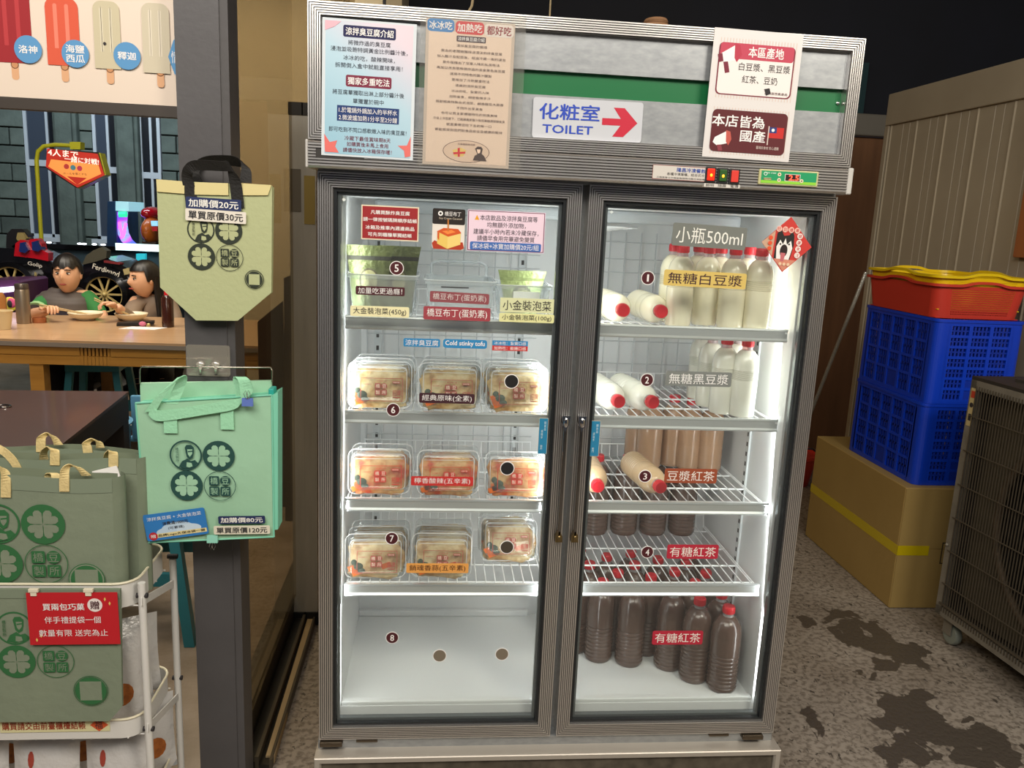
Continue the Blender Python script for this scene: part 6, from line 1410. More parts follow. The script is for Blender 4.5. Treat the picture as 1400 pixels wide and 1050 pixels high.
bn = thing('plastic_bin', 'light blue plastic tub seen under the dark brown table', 'tub', ((q0.x + q1.x) / 2, 1.75, 0)); obj('tub_body', G().use(lbl).lathe([(0, .001), (.13, .001), (.17, q1.z - .03), (.18, q1.z - .03), (.18, q1.z), (.16, q1.z), (.12, .02), (0, .02)], 24, (q1.x - .12, 1.75, 0)), bn, 40)
obj('tub_handle', G().use(wht).tube([(q1.x - .3, 1.75, q1.z - .01), (q1.x - .24, 1.72, q1.z + .05), (q1.x, 1.72, q1.z + .05), (q1.x + .06, 1.75, q1.z - .01)], .004, 6), bn, 40)
q = PZ(3, 553, zb + .01); tag(obj('metal_ring', G().use(CHROME).tube([(q.x + .03 * math.cos(t * PI / 8), q.y + .02 * math.sin(t * PI / 8), zb + .004) for t in range(17)], .003, 6, False).ell((q.x - .03, q.y, zb + .012), (.018, .014, .011), 10, 6), None, 50, loc=(q.x, q.y, zb)), 'small metal ring and knob lying on the dark brown table', 'ring')

# table things
def bowl(px, py, rpx, label):
    q = PZ(px, py, zw); R_ = rpx * (q.y - C0.y) / FPX; t = thing('bowl', label, 'bowl', (q.x, q.y + R_, zw), 'food bowls')
    c = (q.x, q.y + R_, zw); obj('dish', G().use(P('#e6dcc0', .35)).lathe([(0, .001), (R_ * .5, .001), (R_ * .55, .008), (R_ * .85, .022), (R_, .045), (R_ * .98, .047), (R_ * .82, .026), (R_ * .5, .012), (0, .010)], 28, c), t, 50)
    obj('food', G().use(mat('noodle_food', '#b98a58', .5, 0, (40, '#e9dcc0', .25), (60, .6))).ell((c[0], c[1], zw + .024), (R_ * .75, R_ * .7, .018), 14, 8), t, 60); return q
bq1 = bowl(108, 440, 22, 'cream bowl of food in front of the man in green'); bq2 = bowl(172, 441, 21, 'cream bowl of food in front of the woman')
def lathe_thing(name, label, cat, px, py, prof, m, parts=(), grp=None):
    q = PZ(px, py, zw); t = thing(name, label, cat, (q.x, q.y, zw), grp)
    for nm, pf, mm in [(('body'), prof, m)] + list(parts): obj(nm, G().use(mm).lathe([(r, h) for r, h in pf], 22, (q.x, q.y, zw)), t, 40)
    return t
steel = mat('brushed_steel', '#a89a88', .3, .8)
lathe_thing('thermos', 'brushed steel thermos flask standing on the wooden table', 'flask', 33, 442, [(0, .001), (.038, .001), (.039, .19), (.036, .2), (0, .2)], steel, [('lid', [(.037, .2005), (.037, .225), (.033, .232), (0, .232)], mat('dark_steel', '#6a6058', .3, .7))])
lathe_thing('sauce_jar', 'brown jar at the left edge of the wooden table', 'jar', -1, 438, [(0, .001), (.045, .001), (.045, .13), (.03, .165), (0, .165)], P('#a9703c', .3))
lathe_thing('paper_cup', 'cream paper cup at the left edge of the wooden table', 'cup', 5, 450, [(0, .001), (.036, .001), (.05, .1), (.052, .1), (.052, .105), (.048, .105), (.034, .01), (0, .01)], P('#ddc79a'))
lathe_thing('wooden_dish', 'small round wooden dish beside the steel thermos', 'dish', 54, 441, [(0, .001), (.036, .001), (.038, .03), (.034, .03), (.032, .008), (0, .008)], P('#a8643c', .5))
lathe_thing('tea_bottle', 'dark tea bottle with a red cap on the table beside the woman', 'bottle', 230, 447, [(0, .001), (.034, .001), (.035, .17), (.02, .19), (0, .19)], mat('dark_tea', '#3a1c14', .2, 0, None, None, .5), [('cap', [(.016, .1905), (.016, .215), (0, .215)], CAP)])
q = PZ(186, 445, zw); tag(obj('phone_case', G().use(BLACK).obox((q.x, q.y, zw + .014), (.10, .02, .006), (-.01, .04, 0), (0, 0, .008)), None, loc=(q.x, q.y, zw)), 'black folding phone case lying in front of the bowls', 'case')
q = PZ(196, 449, zw); tag(obj('paper_napkin', G().use(WHT).obox((q.x, q.y, zw + .0015), (.10, 0, 0), (.02, .05, 0), (0, 0, .001)), None, loc=(q.x, q.y, zw)), 'white paper napkin on the wooden table', 'napkin')
q = PZ(198, 447, zw); kc = thing('keychain', 'small pink and metal keychain lying on the white napkin', 'keychain', (q.x, q.y, zw + .003)); obj('charm', G().use(P('#d0708c')).ell((q.x - .012, q.y, zw + .018), (.022, .012, .015), 8, 6), kc); obj('bell', G().use(mat('brass', '#b8a068', .3, .9)).ell((q.x + .025, q.y - .01, zw + .014), (.014, .012, .011), 10, 6), kc)

# ================================================================== PEOPLE
def skin(joints, edges, m, sub=2):
    names = list(joints); me = bpy.data.meshes.new('sk'); me.from_pydata([joints[n][0] for n in names], [(names.index(a), names.index(b)) for a, b in edges], [])
    o = bpy.data.objects.new('sk', me); COL.objects.link(o); md = o.modifiers.new('s', 'SKIN'); sl = me.skin_vertices[0].data
    for i, n in enumerate(names): r = joints[n][1]; sl[i].radius = (r, r) if not isinstance(r, tuple) else r; sl[i].use_root = (i == 0)
    su = o.modifiers.new('u', 'SUBSURF'); su.levels = sub; bpy.context.view_layer.update()
    r = bpy.data.meshes.new_from_object(o.evaluated_get(bpy.context.evaluated_depsgraph_get()))
    vs = [tuple(v.co) for v in r.vertices]; fs = [tuple(p.vertices) for p in r.polygons]; bpy.data.objects.remove(o); bpy.data.meshes.remove(r); return vs, fs
def head(g, c, yaw, s=1.0, pitch=0):
    """face looks along local -y turned by yaw"""
    R_ = Euler((pitch, 0, yaw)).to_matrix(); c = Vector(c)
    def f(u, v):
        a = 2 * PI * u; b = -PI / 2 + PI * v; x, y, z = math.cos(b) * math.cos(a) * .076, math.cos(b) * math.sin(a) * .096, math.sin(b) * .122
        if z < 0: x *= 1 - 1.6 * (-z) ** 1.0 * 2.2 * .9 if 0 else 1 - .20 * (-z / .122) ** 1.6
        if z < -.02 and y > 0: y *= 1 - .45 * min(1, (-z - .02) / .08)
        if y < 0:
            k = math.exp(-(x / .014) ** 2); y -= .022 * k * math.exp(-((z + .012) / .022) ** 2) + .010 * k * math.exp(-((z - .01) / .02) ** 2)
            for sx in (-1, 1): y += .010 * math.exp(-((x - sx * .03) / .017) ** 2 - ((z - .014) / .014) ** 2)
            y -= .006 * math.exp(-(x / .03) ** 2 - ((z + .055) / .012) ** 2)
        return tuple(c + R_ @ (Vector((x, y, z)) * s))
    g.grid(f, 36, 26, True)
    for sx in (-1, 1): g.ell(tuple(c + R_ @ (Vector((sx * .077, .008, -.004)) * s)), (.010 * s, .016 * s, .028 * s), 8, 6, (0, 0, yaw))
    return lambda p: c + R_ @ (Vector(p) * s)
skinm = mat('skin_tone', '#e6b592', .5, 0, (9, '#dda884', .3)); hairb = mat('black_hair', '#1a1412', .4, 0, (60, '#0e0b0a', .3, (1, 1, .2)))
def features(par, H_, s=1.0, lips='#9c4a40'):
    g = G().use(P('#ece4dc', .3))
    for sx in (-1, 1): g.ell(H_((sx * .029, -.081, .014)), (.013 * s, .006 * s, .0055 * s), 8, 6)
    g.use(P('#17100c', .3))
    for sx in (-1, 1): g.ell(H_((sx * .028, -.0865, .014)), (.0065 * s, .003 * s, .005 * s), 8, 6)
    obj('eyes', g, par, 60)
    g = G().use(P('#1a1412', .3))
    for sx in (-1, 1): g.tube([H_((sx * .045, -.078, .035)), H_((sx * .03, -.088, .040)), H_((sx * .014, -.092, .039))], .0032 * s, 6); g.tube([H_((sx * .043, -.078, .019)), H_((sx * .029, -.087, .0225)), H_((sx * .016, -.087, .018))], .0022 * s, 5)
    obj('eyebrows', g, par, 60)
    obj('lips', G().use(P(lips)).ell(H_((0, -.094, -.053)), (.022 * s, .007 * s, .006 * s), 10, 6), par, 60)
def hand(g, wrist, tip, curl, r=.0085, side=1):
    """palm from the wrist towards tip, four unequal curled fingers and a thumb"""
    w_, t_ = Vector(wrist), Vector(tip); d = (t_ - w_); L = d.length; d.normalize(); dn = Vector(curl).normalized(); sd = d.cross(dn).normalized() * side
    vs, fs = skin({'a': (w_, .024), 'b': (w_ + d * L * .5, (.034, .017)), 'c': (w_ + d * L * .95, (.036, .015))}, [('a', 'b'), ('b', 'c')], None, 1); g.add(vs, fs)
    for k, ln in enumerate((.070, .078, .073, .058)):
        b = w_ + d * L * .92 + sd * (.027 - .018 * k); p1 = b + (d * .75 + dn * .4).normalized() * ln * .42; p2 = p1 + (d * .15 + dn * .9).normalized() * ln * .33; p3 = p2 + (d * -.4 + dn * .7).normalized() * ln * .25
        g.tube([b - d * .015, b, p1, p2, p3], [r, r, r * .95, r * .88, r * .7], 8)
    b = w_ + d * L * .35 + sd * .030; p1 = b + (d * .6 + sd * .6 + dn * .3).normalized() * .032; p2 = p1 + (d * .8 + dn * .5 - sd * .2).normalized() * .028
    g.tube([b - sd * .01, b, p1, p2], [r * 1.3, r * 1.25, r * 1.1, r * .8], 8)
def V(px, py, y): return PY(px, py, y)
# --- the man in the green shirt
yb = wf + 1.12
J = {'pelvis': (V(92, 492, yb + .12), .15), 'belly': (V(92, 462, yb + .08), .145), 'chest': (V(93, 428, yb + .03), .155), 'neckbase': (V(93, 408, yb), .075), 'neck': (V(92, 398, yb - .03), .052),
     'shr': (V(66, 409, yb + .0), .066), 'elr': (V(46, 431, yb - .22), .045), 'wrr': (V(64, 424, yb - .42), .028),
     'shl': (V(122, 409, yb + .0), .066), 'ell': (V(141, 437, yb - .06), .047), 'wrl': (V(124, 444, yb - .24), .03),
     'hipr': (V(78, 500, yb + .08), .10), 'knr': (V(76, 512, yb - .28), .075), 'anr': (Vector((V(76, 512, yb - .28).x, yb - .24, .10)), .045), 'toer': (Vector((V(76, 512, yb - .28).x, yb - .40, .04)), .04),
     'hipl': (V(106, 500, yb + .08), .10), 'knl': (V(110, 512, yb - .28), .075), 'anl': (Vector((V(110, 512, yb - .28).x, yb - .24, .10)), .045), 'toel': (Vector((V(110, 512, yb - .28).x, yb - .40, .04)), .04)}
E_ = [('pelvis', 'belly'), ('belly', 'chest'), ('chest', 'neckbase'), ('neckbase', 'neck'), ('chest', 'shr'), ('shr', 'elr'), ('elr', 'wrr'), ('chest', 'shl'), ('shl', 'ell'), ('ell', 'wrl'), ('pelvis', 'hipr'), ('hipr', 'knr'), ('knr', 'anr'), ('anr', 'toer'), ('pelvis', 'hipl'), ('hipl', 'knl'), ('knl', 'anl'), ('anl', 'toel')]
def sub_(J, names, k): return {n: (J[n][0], J[n][1] * k if not isinstance(J[n][1], tuple) else J[n][1]) for n in names}
def ed(names): return [e for e in E_ if e[0] in names and e[1] in names]
man = thing('person', 'seated person in a green shirt and grey-navy padded vest eating with chopsticks', 'person', (V(92, 492, yb).x, yb + .1, 0))
g = G().use(skinm); vs, fs = skin(J, E_, skinm); g.add(vs, fs); HC = V(92, 375, yb - .05); Hf = head(g, HC, .10, 1.0, .05)
hand(g, J['wrr'][0], J['wrr'][0] + Vector((.05, -.05, .03)), (.2, -.4, -.8), side=-1); hand(g, J['wrl'][0], J['wrl'][0] + Vector((-.06, -.05, -.005)), (-.4, -.3, -.7))
body = obj('body', g, man, 70); features(man, Hf)
g = G().use(mat('green_shirt', '#2f7a3c', .8)); nm = ['belly', 'chest', 'neckbase', 'shr', 'shl', 'ell']
jj = {n: (J[n][0], J[n][1] * 1.05) for n in ('pelvis', 'belly', 'chest', 'neckbase', 'shr', 'shl', 'ell')}; jj['mid'] = (J['shr'][0].lerp(J['elr'][0], .72), .066); jj['neckbase'] = (J['neckbase'][0] + Vector((0, 0, .012)), .08)
vs, fs = skin(jj, [('pelvis', 'belly'), ('belly', 'chest'), ('chest', 'neckbase'), ('chest', 'shr'), ('shr', 'mid'), ('chest', 'shl'), ('shl', 'ell')], None); g.add(vs, fs); obj('shirt', g, man, 70)
for nm, (a, b, k), m in (('cuff_band', ('shr', 'elr', .73), P('#9cc48c')), ('undersleeve', ('shr', 'elr', .88), P('#2a1c1a'))):
    p = J[a][0].lerp(J[b][0], k); d = (J[b][0] - J[a][0]).normalized(); obj(nm, G().use(m).tube([p - d * .012, p + d * (.012 if nm == 'cuff_band' else .05)], .064 if nm == 'cuff_band' else .056, 14), man, 50)
vest = mat('padded_vest', '#5c544e', .6, 0, (4, '#463f40', .2)); vestn = mat('navy_vest', '#2c2c40', .6)
vc = J['chest'][0]
def shell(c, secs, nu=28):
    def f(u, v):
        k = v * (len(secs) - 1); i = min(int(k), len(secs) - 2); t = k - i; a, b = secs[i], secs[i + 1]; q = [a[n] + (b[n] - a[n]) * t for n in range(4)]
        an = 2 * PI * u; cx = math.copysign(abs(math.cos(an)) ** .8, math.cos(an)); cy = math.copysign(abs(math.sin(an)) ** .8, math.sin(an))
        return (c.x + q[1] * cx, c.y + q[3] + q[2] * cy, c.z + q[0] + .004 * math.sin(k * 6))
    return f
g = G().use(vestn).grid(shell(vc, [(-.26, .175, .16, .06), (-.10, .182, .165, .02), (.035, .188, .168, .0)]), 28, 10, True); obj('vest_lower', g, man, 70)
g = G().use(vest).grid(shell(vc, [(.033, .190, .170, .0), (.07, .186, .162, -.005), (.10, .176, .148, -.01), (.130, .150, .12, -.01), (.152, .105, .09, -.01), (.172, .072, .07, -.01)]), 28, 16, True)
vo = obj('vest', g, man, 70)
cN = V(93, 407, yb - .02); g = G().use(vest).tube([(cN.x + .075 * math.cos(t * PI / 10), cN.y + .07 * math.sin(t * PI / 10), cN.z + .008 + .02 * math.sin(t * PI / 10)) for t in range(-4, 15)], .017, 8); obj('collar', g, vo, 50)
for k in range(4): 
    z_ = J['belly'][0].z - .02 + .055 * k; g = G().use(P('#2c2830')).tube([(J['chest'][0].x + .188 * math.cos(t * PI / 12), J['chest'][0].y + .005 + .170 * math.sin(t * PI / 12), z_) for t in range(12, 25)], .003, 5); obj('quilt_seam', g, vo)
g = G().use(hairb)
def hair(c, rad, cut):
    def f(u, v):
        a = 2 * PI * u; b = cut(a) + (PI / 2 - cut(a)) * v; k = 1 + .035 * math.sin(a * 17) * (1 - v)
        return (rad[0] * math.cos(b) * math.cos(a) * k, rad[1] * math.cos(b) * math.sin(a) * k + .012, rad[2] * math.sin(b) + .018)
    return f
hf_ = hair(None, (.088, .108, .118), lambda a: (.28 + .10 * math.sin(a * 9) if math.sin(a) < -.35 else (-.15 if abs(math.cos(a)) > .7 else -.45)))
g.grid(lambda u, v: tuple(Hf(hf_(u, v))), 48, 14, True); obj('hair', g, man, 60)
jt = {k_: J[k_] for k_ in ('pelvis', 'hipr', 'knr', 'anr', 'hipl', 'knl', 'anl')}; g = G().use(P('#15141a')); vs, fs = skin({k_: (v[0], v[1] * 1.1) for k_, v in jt.items()}, ed(jt), None); g.add(vs, fs); obj('trousers', g, man, 70)
hp = J['wrr'][0] + Vector((.06, -.07, .02)); g = G().use(P('#d9bf90')); e1 = bq1 + Vector((.02, .08, .035))
for dz in (0, .012): g.tube([hp + (hp - e1).normalized() * .07 + Vector((0, 0, dz)), e1 + Vector((0, 0, dz * .4))], .0035, 6)
tag(obj('chopsticks', g, None, 50, loc=hp), 'pale chopsticks held by the person in green over the bowl', 'chopsticks')
# --- the woman in the beige jacket
yw = yb + .03
K_ = {'pelvis': (V(205, 498, yw + .12), .14), 'belly': (V(205, 466, yw + .08), .13), 'chest': (V(205, 432, yw + .03), .14), 'neckbase': (V(205, 412, yw), .06), 'neck': (V(203, 400, yw - .01), .045),
      'shr': (V(186, 414, yw - .03), .058), 'elr': (V(176, 438, yw - .22), .045), 'wrr': (V(160, 418, yw - .40), .025), 'shl': (V(230, 414, yw + .02), .058), 'ell': (V(240, 442, yw - .06), .045), 'wrl': (V(222, 449, yw - .25), .026),
      'hipr': (V(192, 505, yw + .08), .095), 'knr': (V(188, 515, yw - .28), .07), 'anr': (Vector((V(188, 515, yw - .28).x, yw - .24, .10)), .042), 'toer': (Vector((V(188, 515, yw - .28).x, yw - .38, .04)), .036),
      'hipl': (V(218, 505, yw + .08), .095), 'knl': (V(222, 515, yw - .28), .07), 'anl': (Vector((V(222, 515, yw - .28).x, yw - .24, .10)), .042), 'toel': (Vector((V(222, 515, yw - .28).x, yw - .38, .04)), .036)}
wo = thing('person', 'seated person with long dark hair and a beige padded jacket, face turned left', 'person', (V(205, 492, yw).x, yw + .1, 0))
g = G().use(skinm); vs, fs = skin(K_, E_, skinm); g.add(vs, fs); HC2 = V(197, 382, yw - .05); Hw = head(g, HC2, -.75, .94, .08)
hand(g, K_['wrr'][0], K_['wrr'][0] + Vector((-.05, -.03, .02)), (-.3, -.4, -.7)); hand(g, K_['wrl'][0], K_['wrl'][0] + Vector((-.05, -.05, -.01)), (-.3, -.3, -.7)); obj('body', g, wo, 70); features(wo, Hw, .94, '#a8453c')
jm = mat('beige_jacket', '#8d7a68', .6, 0, (5, '#7c6a5a', .25)); jj = {n: (K_[n][0], K_[n][1] * 1.25) for n in ('pelvis', 'belly', 'chest', 'shr', 'shl', 'elr', 'ell')}
jj['nb'] = (K_['neckbase'][0] + Vector((0, .01, .015)), .078); jj['wr'] = (K_['elr'][0].lerp(K_['wrr'][0], .8), .038); jj['wl'] = (K_['ell'][0].lerp(K_['wrl'][0], .8), .038)
g = G().use(jm); vs, fs = skin(jj, [('pelvis', 'belly'), ('belly', 'chest'), ('chest', 'nb'), ('chest', 'shr'), ('shr', 'elr'), ('elr', 'wr'), ('chest', 'shl'), ('shl', 'ell'), ('ell', 'wl')], None); g.add(vs, fs); ja = obj('jacket', g, wo, 70)
for k in range(6):
    z_ = K_['belly'][0].z - .06 + .05 * k; obj('quilt_seam', G().use(P('#5c4c40')).tube([(K_['chest'][0].x + .172 * math.cos(t * PI / 12), K_['chest'][0].y + .045 + .172 * math.sin(t * PI / 12), z_) for t in range(12, 25)], .0028, 5), ja)
g = G().use(hairb); hw_ = hair(None, (.088, .110, .118), lambda a: (.42 if math.sin(a) < -.35 else (-.25 if abs(math.cos(a)) > .75 else -.9)))
g.grid(lambda u, v: tuple(Hw(hw_(u, v))), 40, 14, True)
for i in range(26):
    a = .25 + (PI - .5) * i / 25; p0 = Hw((.078 * math.cos(a), .02 + .085 * math.sin(a), .02)); 
    g.tube([p0, p0 + Vector((.004 * math.sin(i * 2.3), .012, -.10)), p0 + Vector((.012 + .01 * math.sin(i), -.0 + .01 * math.sin(i * 1.7), -.21)), p0 + Vector((.018 + .012 * math.sin(i * 1.3), -.02, -.31 - .02 * math.sin(i * 5)))], [.016, .016, .014, .005], 6)
obj('hair', g, wo, 60)
jt = {k_: K_[k_] for k_ in ('pelvis', 'hipr', 'knr', 'anr', 'hipl', 'knl', 'anl')}; g = G().use(P('#141218')); vs, fs = skin({k_: (v[0], v[1] * 1.1) for k_, v in jt.items()}, ed(jt), None); g.add(vs, fs); obj('trousers', g, wo, 70)
hp = K_['wrr'][0] + Vector((-.05, -.05, .01)); g = G().use(P('#d9bf90')); e1 = bq2 + Vector((-.0, .07, .035))
for dz in (0, .012): g.tube([hp + (hp - e1).normalized() * .07 + Vector((0, 0, dz)), e1 + Vector((0, 0, dz * .4))], .0035, 6)
tag(obj('chopsticks', g, None, 50, loc=hp), 'pale chopsticks held by the person in the beige jacket', 'chopsticks')
for P_, lab in ((J['pelvis'][0], 'dark stool under the person in green'), (K_['pelvis'][0], 'dark stool under the person in beige')):
    t = thing('bench_stool', lab, 'stool', (P_.x, P_.y + .02, 0)); hs_ = max(.3, P_.z - .16); obj('seat', G().use(dwl).box(P_.x - .17, P_.x + .17, P_.y - .14, P_.y + .18, hs_ - .04, hs_, .01), t)
    for sx in (-1, 1):
        for sy in (-1, 1): obj('leg', G().use(dwl).box(P_.x + sx * .14 - .015, P_.x + sx * .14 + .015, P_.y + .02 + sy * .13 - .015, P_.y + .02 + sy * .13 + .015, 0, hs_ - .041), t)

# ================================================================== ARCADE BEHIND THE DINERS
gb = mat('gloss_black', '#0d0d10', .15, 0, None, None, .8); rg = mat('gloss_red', '#b01020', .15, 0, None, None, .8); gold = mat('gold_rim', '#c9b478', .35, .15)
def wheel(px, py, Y, rpx, par, tyre=1.28, nspk=10):
    q = PY(px, py, Y); r = rpx * (Y - C0.y) / FPX; g = G().use(gb).lathe([(r * 1.02, -.05), (r * tyre, -.04), (r * tyre, .09), (r * 1.0, .09), (r * 1.0, -.03), (r * 1.02, -.05)], 32, tuple(q), 'y', False)
    w_ = obj('tyre', g, par, 40)
    g = G().use(gold).tube([(q.x + r * math.cos(t * PI / 16), q.y - .03, q.z + r * math.sin(t * PI / 16)) for t in range(33)], r * .06, 6, False); obj('rim', g, w_, 50)
    obj('wheel_back', G().use(P('#141416')).lathe([(0, .02), (r, .02)], 24, tuple(q), 'y'), w_)
    for k in range(nspk):
        a = 2 * PI * k / nspk; d = Vector((math.cos(a), 0, math.sin(a))); obj('spoke', G().use(gold).obox(q + d * r * .52 + Vector((0, -.02, 0)), d * r * .46, Vector((-d.z, 0, d.x)) * r * .05, (0, .008, 0)), w_)
    obj('hub', G().use(gold).ell(q + Vector((0, -.03, 0)), (r * .14, .02, r * .14), 10, 6), w_, 60)
def ppoly(pts, Y0, Y1, m, g=None):
    g = g or G(); c = [PY(a, b, Y0) for a, b in pts]; g.use(m).prism([(p.x, p.z) for p in c], Y0, Y1); return g
Yc1 = 4.5
def car(label, Y, body, extra, wl_, txts):
    q = PY(body[0][0], body[0][1], Y); t = thing('ride_car', label, 'ride car', (q.x, Y, 0), 'black arcade ride cars')
    g = ppoly(body, Y, Y + .4, gb); obj('bodywork', g, t)
    for nm, pts, dy, m in extra: obj(nm, ppoly(pts, Y - dy, Y - dy + .08, m), t)
    wheel(wl_[0], wl_[1], Y - .06, wl_[2], t)
    for txt, cx, cy, w_, h_, rot, m in txts:
        c = PY(cx, cy, Y); k = (Y - C0.y) / FPX; s = Sheet(w_ * k, h_ * k, 0); s.text(txt, .5, .5, 1, 1, m, True, rot); me = s.T.mesh('lettering'); o = obj('lettering', s.T, None, mesh=me); o.parent = t; o.location = Vector((c.x, Y - .07, c.z)) - WL[t.name]
    return t
zfl = 535
car('black ride car with a red bonnet and gold-spoked wheel, behind the person in green', Yc1,
    [(-60, 470), (104, 470), (104, 400), (98, 372), (72, 360), (40, 346), (20, 340), (-10, 338), (-60, 345)],
    [('red_bonnet', [(19, 350), (21, 333), (27, 328), (34, 328), (38, 333), (41, 327), (50, 326), (56, 333), (58, 342), (66, 346), (66, 357), (45, 353)], .02, rg), ('windscreen', [(26, 344), (27, 332), (33, 331), (39, 342), (34, 346)], .05, mat('blue_visor', '#1c2c66', .1, 0, None, None, .8)), ('windscreen', [(44, 342), (43, 331), (50, 329), (56, 341), (52, 344)], .05, MC['blue_visor']),
     ('headrest', [(8, 342), (9, 320), (16, 313), (30, 313), (38, 321), (40, 330), (30, 328), (20, 334)], -.2, P('#15151a', .4)), ('cap_badge', [(22, 326), (24, 318), (30, 318), (36, 326), (34, 328), (24, 329)], -.16, P('#8a7c4c')), ('fender_arch', [(-20, 372), (-8, 362), (12, 356), (32, 362), (44, 376), (50, 398), (46, 398), (38, 380), (28, 368), (12, 362), (-6, 368), (-16, 378)], .06, mat('dark_chrome_arch', '#2a2a30', .12, .6))],
    (18, 389, 23), [('Golip', 54, 361.5, 18, 6.5, -.18, P('#c9c4bc')), ('Plan', 57, 382, 7, 20, -.1, P('#a89458'))])
car('black ride car with light lettering and a gold-spoked wheel between the two diners', Yc1 + .1,
    [(108, 470), (190, 470), (190, 392), (182, 372), (160, 358), (140, 352), (118, 356), (108, 372)],
    [('grey_cowl', [(112, 362), (118, 349), (128, 342), (138, 338), (146, 343), (145, 353), (130, 358)], .03, P('#4c4a3e', .4)), ('fender_arch', [(118, 382), (126, 370), (146, 366), (164, 374), (174, 392), (174, 412), (168, 396), (158, 380), (144, 373), (128, 378)], .05, MC['dark_chrome_arch']), ('mirror', [(168, 368), (176, 366), (178, 374), (170, 376)], .06, P('#b8a878', .3)), ('side_flash', [(142, 356), (164, 360), (164, 362), (142, 359)], .04, P('#7a1c22'))],
    (145, 402, 23), [('Ferdinand', 150, 368.5, 34, 7, -.30, P('#dcd6c8'))])
# purple cabinet at the far left
t = thing('arcade_cabinet', 'low purple arcade machine with a white light bar at the left edge', 'arcade machine', (PY(10, 410, 3.9).x, 3.9, 0))
obj('cabinet_body', ppoly([(-30, 470), (28, 470), (28, 386), (24, 383), (-30, 384)], 3.9, 4.3, mat('purple_plastic', '#4c2a52', .3)), t)
obj('light_bar', ppoly([(-30, 404), (24, 398), (24, 391), (-30, 396)], 3.87, 3.9, mat('light_bar', '#f0e2ff', .4, emit=('#f0e0ff', 2.2))), t)
q = PY(14, 416, 3.88); obj('badge', G().use(P('#e8d84c')).ell(q, (.045, .01, .05), 16, 8).use(P('#e05a8a')).ell(q + Vector((.012, -.006, .01)), (.03, .01, .035), 14, 6).use(INK).ell(q + Vector((.004, -.012, .004)), (.018, .01, .026), 12, 6), t, 60)
obj('trim_strip', ppoly([(-10, 445), (28, 440), (28, 448), (-10, 452)], 3.86, 3.9, P('#dfe4f0')), t)
# black counter with small lamps
q = PY(110, 340, 5.6)
t = thing('counter', 'long black counter with small lights behind the ride cars', 'counter', (q.x, 5.6, 0)); zt_ = PY(110, 335, 5.6).z
obj('counter_top', G().use(gb).box(PY(56, 340, 5.6).x, PY(235, 340, 5.6).x, 5.6, 6.1, zt_ - .04, zt_), t); obj('counter_body', G().use(mat('blue_grey_panel', '#2b4250', .5)).box(PY(58, 340, 5.6).x, PY(233, 340, 5.6).x, 5.66, 6.05, 0, zt_ - .041), t)
for px in (66, 108, 114, 128, 140): q = PY(px, 338, 5.6); obj('lamp', G().use(mat('lamp_glow', '#f4f8ff', .4, emit=('#eef4ff', 4))).ell((q.x, 5.62, zt_ + .010), (.022, .02, .008), 10, 6), t)
obj('glow_strip', G().use(mat('cyan_glow', '#cdeef4', .4, emit=('#cdf2f6', 1.6))).box(PY(158, 340, 5.58).x, PY(228, 340, 5.58).x, 5.58, 5.6, zt_ - .03, zt_ + .03), t)
obj('teal_front', ppoly([(186, 378), (198, 378), (198, 347), (186, 347)], 5.55, 5.6, mat('teal_glow', '#2ab0c4', .4, emit=('#28b4c8', .7))), t)
# tall blue machine with a glowing curved screen
Ym = 6.2
t = thing('arcade_machine', 'tall blue arcade machine with a glowing purple screen', 'arcade machine', (PY(160, 330, Ym).x, Ym, 0))
obj('side_panel', ppoly([(146, 340), (147, 275), (158, 276), (160, 340)], Ym + .02, Ym + .6, mat('machine_blue', '#1d4a78', .4, 0, (4, '#123258', .25), None)), t)
obj('marquee', ppoly([(158, 288), (158, 275), (176, 276), (176, 289)], Ym, Ym + .4, mat('marquee_glow', '#a8d8e4', .4, emit=('#9cd4e4', .7))), t)
sc_ = bpy.data.materials.new('screen_glow'); sc_.use_nodes = True; nt = sc_.node_tree; b_ = nt.nodes['Principled BSDF']; tc = nt.nodes.new('ShaderNodeTexCoord'); wv = nt.nodes.new('ShaderNodeTexNoise'); wv.inputs['Scale'].default_value = 5; nt.links.new(tc.outputs['Object'], wv.inputs['Vector'])
r = nt.nodes.new('ShaderNodeValToRGB'); e = r.color_ramp.elements; e[0].position = .35; e[0].color = lin('#25c9b0'); e[1].position = .66; e[1].color = lin('#3a58d8'); q = e.new(.5); q.color = lin('#c04ce8'); nt.links.new(wv.outputs[0], r.inputs[0]); nt.links.new(r.outputs[0], b_.inputs['Emission Color']); nt.links.new(r.outputs[0], b_.inputs['Base Color']); b_.inputs['Emission Strength'].default_value = .9
g = G().use(sc_); L_ = [(160, 290), (160, 305), (161, 320), (166, 330), (176, 338)]; Rr = [(175, 290), (174, 305), (176, 318), (181, 328), (190, 336)]
vs = [];
for k in range(5): dy = (0, 0, -.02, -.08, -.2)[k]; vs += [PY(*L_[k], Ym + .05 + dy), PY(*Rr[k], Ym + .05 + dy), PY(*L_[k], Ym + .3 + dy), PY(*Rr[k], Ym + .3 + dy)]
g.add(vs, [(4 * k, 4 * k + 1, 4 * k + 5, 4 * k + 4) for k in range(4)] + [(4 * k + 1, 4 * k + 3, 4 * k + 7, 4 * k + 5) for k in range(4)] + [(4 * k, 4 * k + 4, 4 * k + 6, 4 * k + 2) for k in range(4)]); obj('screen', g, t)
g = G().use(mat('violet_tube', '#d060ff', .4, emit=('#c050ff', 3.0))).tube([PY(163, 304, Ym + .02), PY(168, 326, Ym)], .014, 6).tube([PY(172, 305, Ym + .02), PY(168, 326, Ym)], .014, 6).use(mat('green_glow', '#30e0a0', .4, emit=('#30d898', 1.2))).tube([PY(163, 293, Ym), PY(173, 293, Ym)], .03, 6); obj('neon_mark', g, t)
